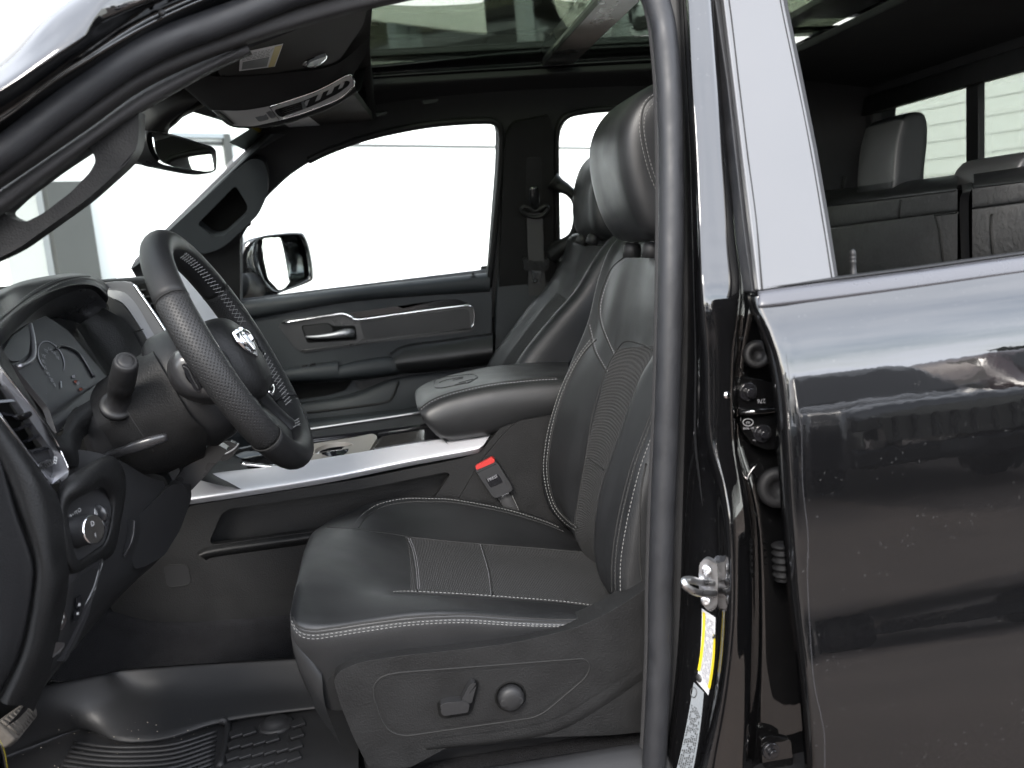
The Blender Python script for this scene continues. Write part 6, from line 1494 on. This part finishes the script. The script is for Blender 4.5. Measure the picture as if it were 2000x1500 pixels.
# pedals
def pedal(name, pts, X0, m, par=None):
    return plate(name, [P(a, b, Y) for a, b, Y in pts], V((-.018, .0, -.012)), m, par or truck, bevel=.004)
bpd = pedal('brake_pedal', [(-8, 1410, .335), (52, 1368, .405), (72, 1382, .42), (74, 1398, .42), (38, 1444, .345), (28, 1446, .335)], 0, M['pedal'])
for i in range(7):
    t = (i + .6) / 7.4
    a = P(-4 + 58 * t, 1410 - 36 * t + 2, .338 + .07 * t) + V((.002, -.001, .002)); b = P(34 + 38 * t, 1440 - 44 * t, .345 + .07 * t) + V((.002, -.001, .002))
    tube('pedal_rib', [a, b], .0022, M['pedal'], bpd, k=1, n=6)
apd = pedal('accelerator_pedal', [(60, 1360, .50), (78, 1342, .53), (101, 1366, .535), (100, 1374, .53), (82, 1390, .50)], 0, M['mat_rubber'])
# ================================================================== overhead: visors, console, mirrors
def vz(px, py, d=0): return PZ(px, py, 1.80 - d)
vis = plate('sun_visor', [vz(*q) for q in rnd([(432, 152), (424, 138), (424, 112), (515, 80), (668, 20), (722, 0), (708, 52), (664, 116), (648, 125), (545, 141), (470, 152)], [8, 10, 10, 20, 10, 4, 8, 14, 12, 10, 8])], (0, 0, .02), M['headliner_grey'], truck, bevel=.007, segs=3)
vis['label'] = "driver's sun visor with a printed warning label and lamp button"
plate('visor_label', [vz(467, 139, .0012), vz(470, 104, .0012), vz(553, 86, .0012), vz(537, 130, .0012)], (0, 0, .0008), M['label_and_glare'], vis)
plate('visor_label_band', [vz(524, 132, .0022), vz(537, 92, .0022), vz(551, 89, .0022), vz(535.5, 129.5, .0022)], (0, 0, .0006), mat('pale_yellow_print', (.55, .47, .22), .6), vis)
plate('visor_label_block', [vz(472, 136, .0022), vz(474, 122, .0022), vz(526, 112, .0022), vz(521, 130, .0022)], (0, 0, .0006), M['label_grey'], vis)
def vlines(par):
    vs = []; fs = []; rg = random.Random(5); a, b, c, d = V((471, 120, 0)), V((472, 107, 0)), V((534, 94, 0)), V((527, 110, 0))
    for r in range(5):
        s = .03
        while s < .95:
            l = rg.uniform(.05, .16); k = len(vs)
            for ss, tt in ((s, (r + .3) / 5), (s + l, (r + .3) / 5), (s + l, (r + .65) / 5), (s, (r + .65) / 5)):
                q = a.lerp(d, ss).lerp(b.lerp(c, ss), tt); vs.append(vz(q.x, q.y, .002))
            fs.append((k, k + 1, k + 2, k + 3)); s += l + rg.uniform(.02, .05)
    return add('visor_print', vs, fs, M['ink_grey'], par, smooth=False, fix=False, kind='stuff')
vlines(vis)
plate('visor_lamp_recess', [vz(a, b, .002) for a, b in rnd([(590, 130), (592, 122), (612, 114), (640, 108), (638, 116), (622, 130), (600, 134)], 5)], (0, 0, .002), M['gloss'], vis)
plate('visor_lamp', [vz(a, b, .006) for a, b in rnd([(599, 131), (604, 122), (636, 110), (638, 113), (624, 126), (606, 132)], 4)], (0, 0, .006), M['label_grey'], vis, bevel=.002)
sweep('visor_rod', [vz(428, 148), vz(450, 156), vz(480, 155)], circ(.008, 8), M['hard'], vis, k=4)
visf = plate('sun_visor', [PZ(a, b, 1.79) for a, b in rnd([(520, 236), (580, 267), (597, 264), (616, 271), (718, 253), (730, 243), (728, 233), (686, 178)], [6, 8, 8, 8, 10, 8, 8, 8])], (0, 0, .02), M['headliner_grey'], truck, bevel=.007, segs=3)
visf['label'] = 'passenger sun visor folded up behind the overhead console'
plate('visor_label', [PZ(a, b, 1.7885) for a, b in [(552, 240), (596, 223), (629, 248), (582, 259)]], (0, 0, .0008), M['label_and_glare'], visf)

def topl(px):
    pts = [(380, 205), (414, 214), (470, 216), (526, 207), (616, 177), (690, 145), (720, 130)]
    for (a, b), (c, d) in zip(pts, pts[1:]):
        if a <= px <= c: return b + (d - b) * (px - a) / (c - a)
    return 205 if px < 380 else 130
def oh(px, py, d=0):
    t = (py - topl(px)) / 31.0; return P(px, py, .93 + .065 * t - d)
ohc = surf('overhead_console', [
    [(300, 120, .80), (380, 140, .82), (440, 150, .84), (560, 142, .84), (655, 126, .84), (725, 70, .84)],
    [(330, 150, .84), (372, 168, .86), (440, 186, .88), (550, 174, .88), (650, 146, .88), (712, 110, .88)],
    [(370, 180, .90), (400, 204, .915), (456, 214, .92), (530, 206, .92), (620, 175, .92), (694, 140, .92), ],
    [(376, 186, .92), (418, 218, .935), (462, 222, .94), (530, 213, .94), (620, 183, .94), (690, 150, .94)],
    [(420, 222, .97), (448, 242, .985), (480, 246, .99), (545, 234, .99), (630, 208, .99), (694, 172, .99)],
    [(424, 226, 1.0), (450, 246, 1.01), (490, 250, 1.02), (548, 244, 1.02), (640, 214, 1.02), (700, 178, 1.02)],
    [(430, 218, 1.1), (460, 236, 1.12), (500, 242, 1.14), (560, 236, 1.14), (640, 206, 1.14), (706, 170, 1.14)],
    [(440, 180, 1.2), (480, 190, 1.25), (520, 192, 1.25), (580, 186, 1.25), (650, 160, 1.25), (714, 130, 1.25)],
], M['headliner'], truck, ku=6, kv=5)
oh_b = bvh(ohc)
def oh(px, py, d=0):
    h = oh_b.ray_cast(CAM, ray(px, py).normalized())[0]
    if h is None:
        t = (py - topl(px)) / 31.0; h = P(px, py, .93 + .065 * t)
    return h + (CAM - h).normalized() * (d + .004)
ring_o = rnd([(412, 215), (470, 217), (526, 208), (616, 178), (676, 147), (688, 149), (692, 160), (688, 172), (660, 195), (600, 219), (544, 235), (490, 247), (456, 245)], [3, 20, 20, 20, 10, 7, 8, 10, 14, 20, 20, 20, 6])
ring_i = rnd([(534, 214), (590, 197), (650, 171), (676, 156), (684, 158), (682, 166), (662, 182), (610, 207), (550, 229), (543, 226)], [5, 10, 10, 5, 5, 6, 10, 14, 6, 4])
obz = plate('console_bezel', [oh(*q, .004) for q in ring_o], (0, .006, 0), M['silver_paint'], ohc, holes=[[oh(*q, .004) for q in ring_i]], bevel=.0015)
tube('bezel_rim', [oh(a, b, .006) for a, b in [(528, 208), (616, 178.5), (676, 148), (687, 150), (691, 160), (687, 171), (660, 194), (600, 218), (546, 234)]], .0022, M['chrome'], ohc, n=6, k=4)
plate('vent_slot', [oh(*q, -.012) for q in ring_o[6:]] , (0, .004, 0), M['void'], ohc)
for a, b in (((556, 222), (560, 209)), ((566, 219), (572, 204)), ((580, 214), (586, 199))):
    pass
for i in range(4):
    y = 214 + i * 3.6
    tube('vent_louver', [oh(545 + i * 2, y + 1, 0), oh(570 + i, y - 7, 0), oh(592, y - 14.5 + i * .3, 0)], .0016, M['gloss'], ohc, n=5, k=2)
for a, b, s in ((595, 203, 1), (620, 190, 1.15), (642, 178, 1.15), (664, 168, .9)):
    plate('vent_vane', [oh(a - 4 * s, b + 7 * s, .0), oh(a + 2 * s, b - 6 * s, .0), oh(a + 14 * s, b - 10 * s, -.006), oh(a + 10 * s, b + 1 * s, -.006)], (0, .002, 0), M['silver_paint'], ohc)
plate('vent_divider', [oh(591, 214, .004), oh(588, 198, .004), oh(593, 196, .004), oh(599, 211, .004)], (0, .006, 0), M['label_grey'], ohc, bevel=.001)
plate('map_lamp', [oh(a, b, .007) for a, b in rnd([(490, 220), (516, 217), (526, 233), (506, 238)], 4)], (0, .003, 0), M['label_grey'], ohc, bevel=.0015)
plate('console_button', [oh(a, b, .008) for a, b in rnd([(516, 216), (530, 213), (540, 229), (530, 232)], 4)], (0, .004, 0), M['silver'], ohc, bevel=.0015)
plate('console_button', [oh(a, b, .007) for a, b in rnd([(415, 216), (430, 217), (458, 242), (452, 243)], 3)], (0, .004, 0), M['satin'], ohc, bevel=.0015)
tube('bezel_split', [oh(526, 209, .0045), oh(546, 235, .0045)], .0008, M['ink'], ohc, k=1, n=5)

# interior mirror
mc = [(285, 258), (296, 255), (340, 262), (400, 281), (418, 288), (424, 300), (424, 326), (420, 335), (400, 339), (340, 328), (310, 320), (292, 300), (283, 275)]
def mY(px): return .93 + (px - 285) * .0016
rv = surf('rearview_mirror', [
    [P(a + (350 - a) * .25 - 8, b + (298 - b) * .25 - 2, mY(a) + .0) + V((-.045, .0, 0)) for a, b in mc],
    [P(a - 4, b, mY(a)) + V((-.03, 0, 0)) for a, b in mc],
    [P(a, b, mY(a)) + V((-.008, 0, 0)) for a, b in mc],
    [P(a + (350 - a) * .02, b + (298 - b) * .03, mY(a)) for a, b in mc],
    [P(a + (350 - a) * .055, b + (298 - b) * .08, mY(a)) for a, b in mc],
], M['satin'], truck, cu=True, ku=4, kv=4)
mg = rnd([(298, 258), (340, 266), (398, 284), (416, 291), (421, 302), (421, 326), (416, 333), (400, 335), (340, 325), (316, 316), (304, 296)], [4, 10, 10, 6, 6, 8, 5, 10, 10, 10, 10])
ctr = P(360, 298, mY(360))
nrm = V((.93, -.36, -.10)).normalized()
mr_n = V((.925, -.378, .0)).normalized(); mr_c = P(360, 298, mY(360)) + V((.002, -.002, 0))
m_pts = [PP(a, b, mr_c, mr_n) for a, b in mg]
plate('mirror_glass', m_pts, (-.003, .002, 0), M['mirror'], rv)
sens = surf('sensor_housing', [
    [(272, 224, .95), (330, 186, .95), (372, 170, .95), (394, 186, .95)],
    [(276, 262, .95), (292, 250, .95), (340, 214, .95), (384, 200, .95)],
    [(262, 318, .98), (290, 290, .98), (310, 262, .98), (336, 236, .98)],
    [(258, 320, 1.02), (296, 322, 1.02), (320, 300, 1.02), (330, 254, 1.02)],
], M['hard'], truck, ku=5, kv=4)
sweep('header_trim', [(300, 250, 1.04), (330, 226, 1.05), (352, 210, 1.1), (392, 190, 1.15)], circ(.022, 10, .014), M['hard'], sens, k=4)
plate('toll_sticker', [PP(a, b, V((-.32, 1.4, 1.75)), V((.6, 0, -.8))) for a, b in [(448, 278), (494, 249), (521, 260), (486, 298)]], (-.001, 0, .001), mat('grey_film', (.22, .27, .25), .6), windshield, label='grey sticker with a yellow edge inside the windshield')
plate('sticker_edge', [PP(a, b, V((-.318, 1.4, 1.75)), V((.6, 0, -.8))) for a, b in [(492, 251), (497, 247), (524, 259), (518, 265)]], (-.001, 0, .001), M['yellow'], windshield)
# ================================================================== surroundings
ground = add('ground', [V((-300, -300, 0)), V((300, -300, 0)), V((300, 300, 0)), V((-300, 300, 0))], [(0, 1, 2, 3)],
             mat('asphalt', (.068, .053, .044), .85, spec=.3, bump=('noise', 90, .6, .006), var=.40, vscale=1.3), None, smooth=False, kind='structure')
wallw = mat('white_wall_paint', (.80, .81, .80), .7, bump=('noise', 40, .15, .004), var=.03, vscale=2)
wall_dark = mat('grey_column_paint', (.062, .064, .062), .6, var=.15, vscale=3)
deckm = mat('deck_concrete', (.16, .155, .14), .8, var=.3, vscale=2)
postm = mat('galvanised_post', (.30, .33, .36), .5)
ANG = R(56); BO = V((-2.0, 4.6, 0)); BU = V((math.sin(ANG), math.cos(ANG), 0)); BV = V((-math.cos(ANG), math.sin(ANG), 0))
def B(u, v, z): return BO + BU * u + BV * v + V((0, 0, z))
def wb(px, py, v=0):
    p = PP(px, py, BO + BV * v, BV); return (p - BO).dot(BU), p.z
bld = thing('white_building', 'white painted building beyond the passenger side with a made-up deck standing in for reflections in its upper windows', 'building', tuple(BO))
def slab(name, u0, u1, z0, z1, v0, v1, m, par, **k):
    vs = [B(u, v, z) for z in (z0, z1) for v in (v0, v1) for u in (u0, u1)]
    return add(name, vs, [(0, 1, 3, 2), (4, 6, 7, 5), (0, 4, 5, 1), (2, 3, 7, 6), (0, 2, 6, 4), (1, 5, 7, 3)], m, par, smooth=False, **k)
slab('wall', -9, 18, 0, 2.62, 0, .4, wallw, bld)
slab('coping', -9, 18, 2.62, 2.80, -.06, .45, wallw, bld)
slab('base_band', -9, 18, 0, .30, -.03, -.004, wall_dark, bld)
ua, za = wb(720, 284); 
slab('panel_joint', -9, 18, za - .012, za + .012, -.006, -.002, wall_dark, bld)
u0, _ = wb(92, 440); u1, _ = wb(172, 440)
slab('column', u0, u1, 0, 2.0, -.10, .0, wall_dark, bld)
slab('column', u0 - .25, u0 - .05, 0, 2.0, -.05, .0, mat('pale_column_paint', (.45, .46, .44), .6), bld)
ud, zd = wb(432, 262); 
slab('door_frame', ud, ud + .05, 0, zd, -.03, -.004, wall_dark, bld)
slab('door_frame', ud - .35, ud, zd - .03, zd, -.03, -.004, postm, bld)
ul, _ = wb(560, 200)
slab('upper_wall', -9, ul, 2.8, 6.4, 0, .4, wallw, bld)
slab('standin_deck_floor', ul, 18, 2.5, 2.64, .45, 9, deckm, bld)  # deck invented to stand in for reflections in the upper windows
slab('standin_deck_back_wall', ul, 18, 2.64, 8.6, 8.6, 9, mat('deck_back_paint', (.20, .20, .16), .8, var=.4, vscale=1.2), bld)
slab('standin_deck_roof', ul, 18, 8.5, 8.7, .2, 9, deckm, bld)
for px in (780, 806, 1030, 1215, 1600):
    u, _ = wb(px, 80, .3); slab('post', u - .06, u + .06, 2.8, 8.5, .25, .37, postm, bld)
u0, z0 = wb(700, 57, .2); u1, z1 = wb(937, 46, .2)
slab('sign_panel', u0, u1, (z0 + z1) / 2 - .02, 8.5, .12, .16, wallw, bld)
uo, zo = wb(1115, -5, .2)
lathe('round_sign', B(uo, .1, zo), -BV, [(.0001, .02), (.36, .02), (.36, 0)], wallw, bld, n=32)
texts('sign_lettering', [('A75', .16, B(uo - .06, .07, zo - .14), BU, (0, 0, 1))], M['ink'], bld)
lampm = bpy.data.materials.new('fluorescent'); lampm.use_nodes = True
b = lampm.node_tree.nodes['Principled BSDF']; b.inputs['Emission Color'].default_value = (1, .95, .72, 1); b.inputs['Emission Strength'].default_value = 3.0
for (a, b_), (c, d) in (((1182, 43), (1264, 74)), ((1530, 0), (1548, 14)), ((1195, 8), (1260, 12))):
    p = PZ(a, b_, 8.0) if False else PP(a, b_, BO + BV * 3, BV); q = PP(c, d, BO + BV * 3, BV)
    sweep('tube_lamp', [p, q], circ(.11, 8), lampm, bld, ref=V((0, 0, 1)), k=1)

# clapboard wall behind the truck, seen through the back window
SA = R(24); SO = V((6.6, .4, 0)); SU = V((-math.sin(SA), math.cos(SA), 0)); SN = V((-math.cos(SA), -math.sin(SA), 0))
shed = thing('clapboard_shed', 'white clapboard shed behind the truck, seen through the back window', 'shed', tuple(SO))
plankm = mat('white_siding', (.70, .73, .69), .6, var=.02)
def shp(u, z, n): return SO + SU * u + V((0, 0, z)) + SN * n
add('wall', [shp(u, z, n) for n in (-.02, -.3) for z in (0, 3.4) for u in (-4, 8)], [(0, 1, 3, 2), (4, 6, 7, 5), (0, 4, 5, 1), (2, 3, 7, 6), (0, 2, 6, 4), (1, 5, 7, 3)], plankm, shed, smooth=False)
pl0 = None
for i in range(26):
    if pl0 is None:
        vs = [shp(u, z, n) - SO for u in (-4, 8) for z, n in ((0, .011), (.127, .004), (.127, -.015), (0, -.015))]
        pl0 = add('plank', [v + SO for v in vs], [(0, 1, 2, 3), (4, 7, 6, 5), (0, 4, 5, 1), (1, 5, 6, 2), (2, 6, 7, 3), (3, 7, 4, 0)], plankm, shed, smooth=False)
        continue
    c = pl0.copy(); COL.objects.link(c); c.location = (0, 0, i * .128)

# parked cars in the row behind the photographer: only their reflections show in the paint
def car(name, label, x, y, colr, hgt=1.72, wid=1.98, truck_like=True):
    t = thing(name, label, 'car', (x, y, 0), 'cars parked in the row facing the truck')
    pm = mat(name + '_paint', colr, .25, coat=1, coat_rough=.03)
    w_ = wid / 2; H = hgt
    def sec(yy, zl, zb, zr, wl_, wr): return [V((x - wl_, y + yy, zl)), V((x - wl_ * 1.0, y + yy, (zl + zb) * .5)), V((x - wl_ * .97, y + yy, zb)), V((x - wr, y + yy, zr)), V((x - wr * .6, y + yy, zr + .03)), V((x, y + yy, zr + .04)), V((x + wr * .6, y + yy, zr + .03)), V((x + wr, y + yy, zr)), V((x + wl_ * .97, y + yy, zb)), V((x + wl_, y + yy, (zl + zb) * .5)), V((x + wl_, y + yy, zl))]
    b_ = H * .60
    rows = [sec(.02, .45, b_ - .28, b_ - .25, w_ * .80, w_ * .70), sec(0, .42, b_ - .1, b_ - .06, w_ * .93, w_ * .84), sec(-.15, .38, b_, b_ + .04, w_, w_ * .9), sec(-1.05, .36, b_ + .04, b_ + .10, w_, w_ * .88), sec(-1.75, .36, b_ + .06, H - .05, w_, w_ * .72), sec(-2.1, .36, b_ + .06, H, w_, w_ * .72), sec(-3.4, .36, b_ + .06, H, w_, w_ * .72), sec(-4.4, .38, b_ + .05, H - .1, w_, w_ * .70), sec(-4.7, .42, b_, b_ + .05, w_ * .95, w_ * .8)]
    body = surf('body', rows, pm, t, ku=2, kv=3)
    plate('windshield', [V((x - w_ * .80, y - 1.08, b_ + .13)), V((x + w_ * .80, y - 1.08, b_ + .13)), V((x + w_ * .66, y - 1.72, H - .07)), V((x - w_ * .66, y - 1.72, H - .07))], V((0, .012, .02)), M['gloss'], t)
    plate('grille', [V((x - w_ * .55, y + .03, b_ - .42)), V((x + w_ * .55, y + .03, b_ - .42)), V((x + w_ * .62, y + .015, b_ - .12)), V((x - w_ * .62, y + .015, b_ - .12))], V((0, .02, 0)), M['gloss'], t)
    for i in range(7): box('grille_bar', V((x + (i - 3) * w_ * .16, y + .055, b_ - .27)), (.03, .02, .28), M['satin'], t)
    for s in (-1, 1):
        box('headlight', V((x + s * w_ * .75, y + .0, b_ - .17)), (.32, .10, .16), M['satin'], t, bevel=.02)
        box('wing_mirror', V((x + s * (w_ + .10), y - 1.35, b_ + .12)), (.2, .1, .16), pm, t, bevel=.03)
        for yy in (-.85, -3.85):
            lathe('wheel', V((x + s * (w_ - .12), y + yy, .36)), (s, 0, 0), [(.22, .11), (.34, .11), (.36, .06), (.36, -.1), (.2, -.1)], M['rubber'], t, n=22)
        plate('side_window', [V((x + s * w_ * .955, y - 1.45, b_ + .10)), V((x + s * w_ * .955, y - 4.2, b_ + .10)), V((x + s * w_ * .75, y - 4.1, H - .12)), V((x + s * w_ * .75, y - 1.95, H - .08))], V((s * .012, 0, .006)), M['gloss'], t)
    box('bumper', V((x, y + .02, .48)), (wid * .94, .16, .2), M['hard'], t, bevel=.04)
    box('number_plate', V((x, y + .11, .52)), (.32, .01, .12), M['rear_cloth'], t)
    return t
car('parked_car', 'dark green estate car in the row facing the truck', 1.5, -5.6, (.012, .022, .018), 1.58)
car('parked_car', 'black off-roader with a barred grille in the row facing the truck', 3.9, -5.2, (.008, .008, .010), 1.74)
car('parked_car', 'maroon pickup in the row facing the truck', 6.4, -5.5, (.05, .008, .012), 1.80)
car('parked_car', 'grey car in the row facing the truck', -1.4, -6.2, (.06, .06, .065), 1.55)
c_src = [o for o in bpy.data.objects if o.parent is None and o.get('category') == 'car']
def dup(root, loc, rz, label):
    r = root.copy(); COL.objects.link(r); r.location = loc; r.rotation_euler = (0, 0, rz); r['label'] = label; r['group'] = 'cars added on the stand-in deck in place of reflections'
    for ch in list(root.children):
        c = ch.copy(); COL.objects.link(c); c.parent = r; c.matrix_parent_inverse = ch.matrix_parent_inverse.copy()
    return r
bpy.context.view_layer.update()
for i, (px, k, lb) in enumerate(((880, 3, 'added grey car on the stand-in deck, left of the pale post'), (1010, 1, 'added dark car on the stand-in deck behind the pale post'), (1230, 3, 'added grey car on the stand-in deck under the roof cross bar'))):
    u, _ = wb(px, 80, 1.4); p = B(u, 1.5, 2.64)
    dup(c_src[k], p, math.pi - R(34) * 1.0, lb)  # added cars stand in for cars reflected in the upper windows
# hedge and trees far behind them
vs = []; fs = []; rg = random.Random(11)
leafm = mat('far_foliage', (.035, .045, .022), .9, var=.4, vscale=.4)
for i in range(2600):
    x = rg.uniform(-90, 90); hh = 4.2 + 2.2 * math.sin(x * .17) + 1.5 * math.sin(x * .41 + 2); z = rg.uniform(0, max(1.5, hh)); y = -58 + rg.uniform(-4, 4); s = rg.uniform(.5, 1.1); k = len(vs)
    a = Vector((rg.uniform(-1, 1), rg.uniform(-1, 1), rg.uniform(-1, 1))).normalized() * s; b2 = a.orthogonal().normalized() * s * .8; c = V((x, y, z))
    vs += [c - a, c + b2, c + a, c - b2]; fs.append((k, k + 1, k + 2, k + 3))
add('tree_belt', vs, fs, leafm, None, smooth=False, fix=False, kind='stuff', label='low belt of trees beyond the parked cars')
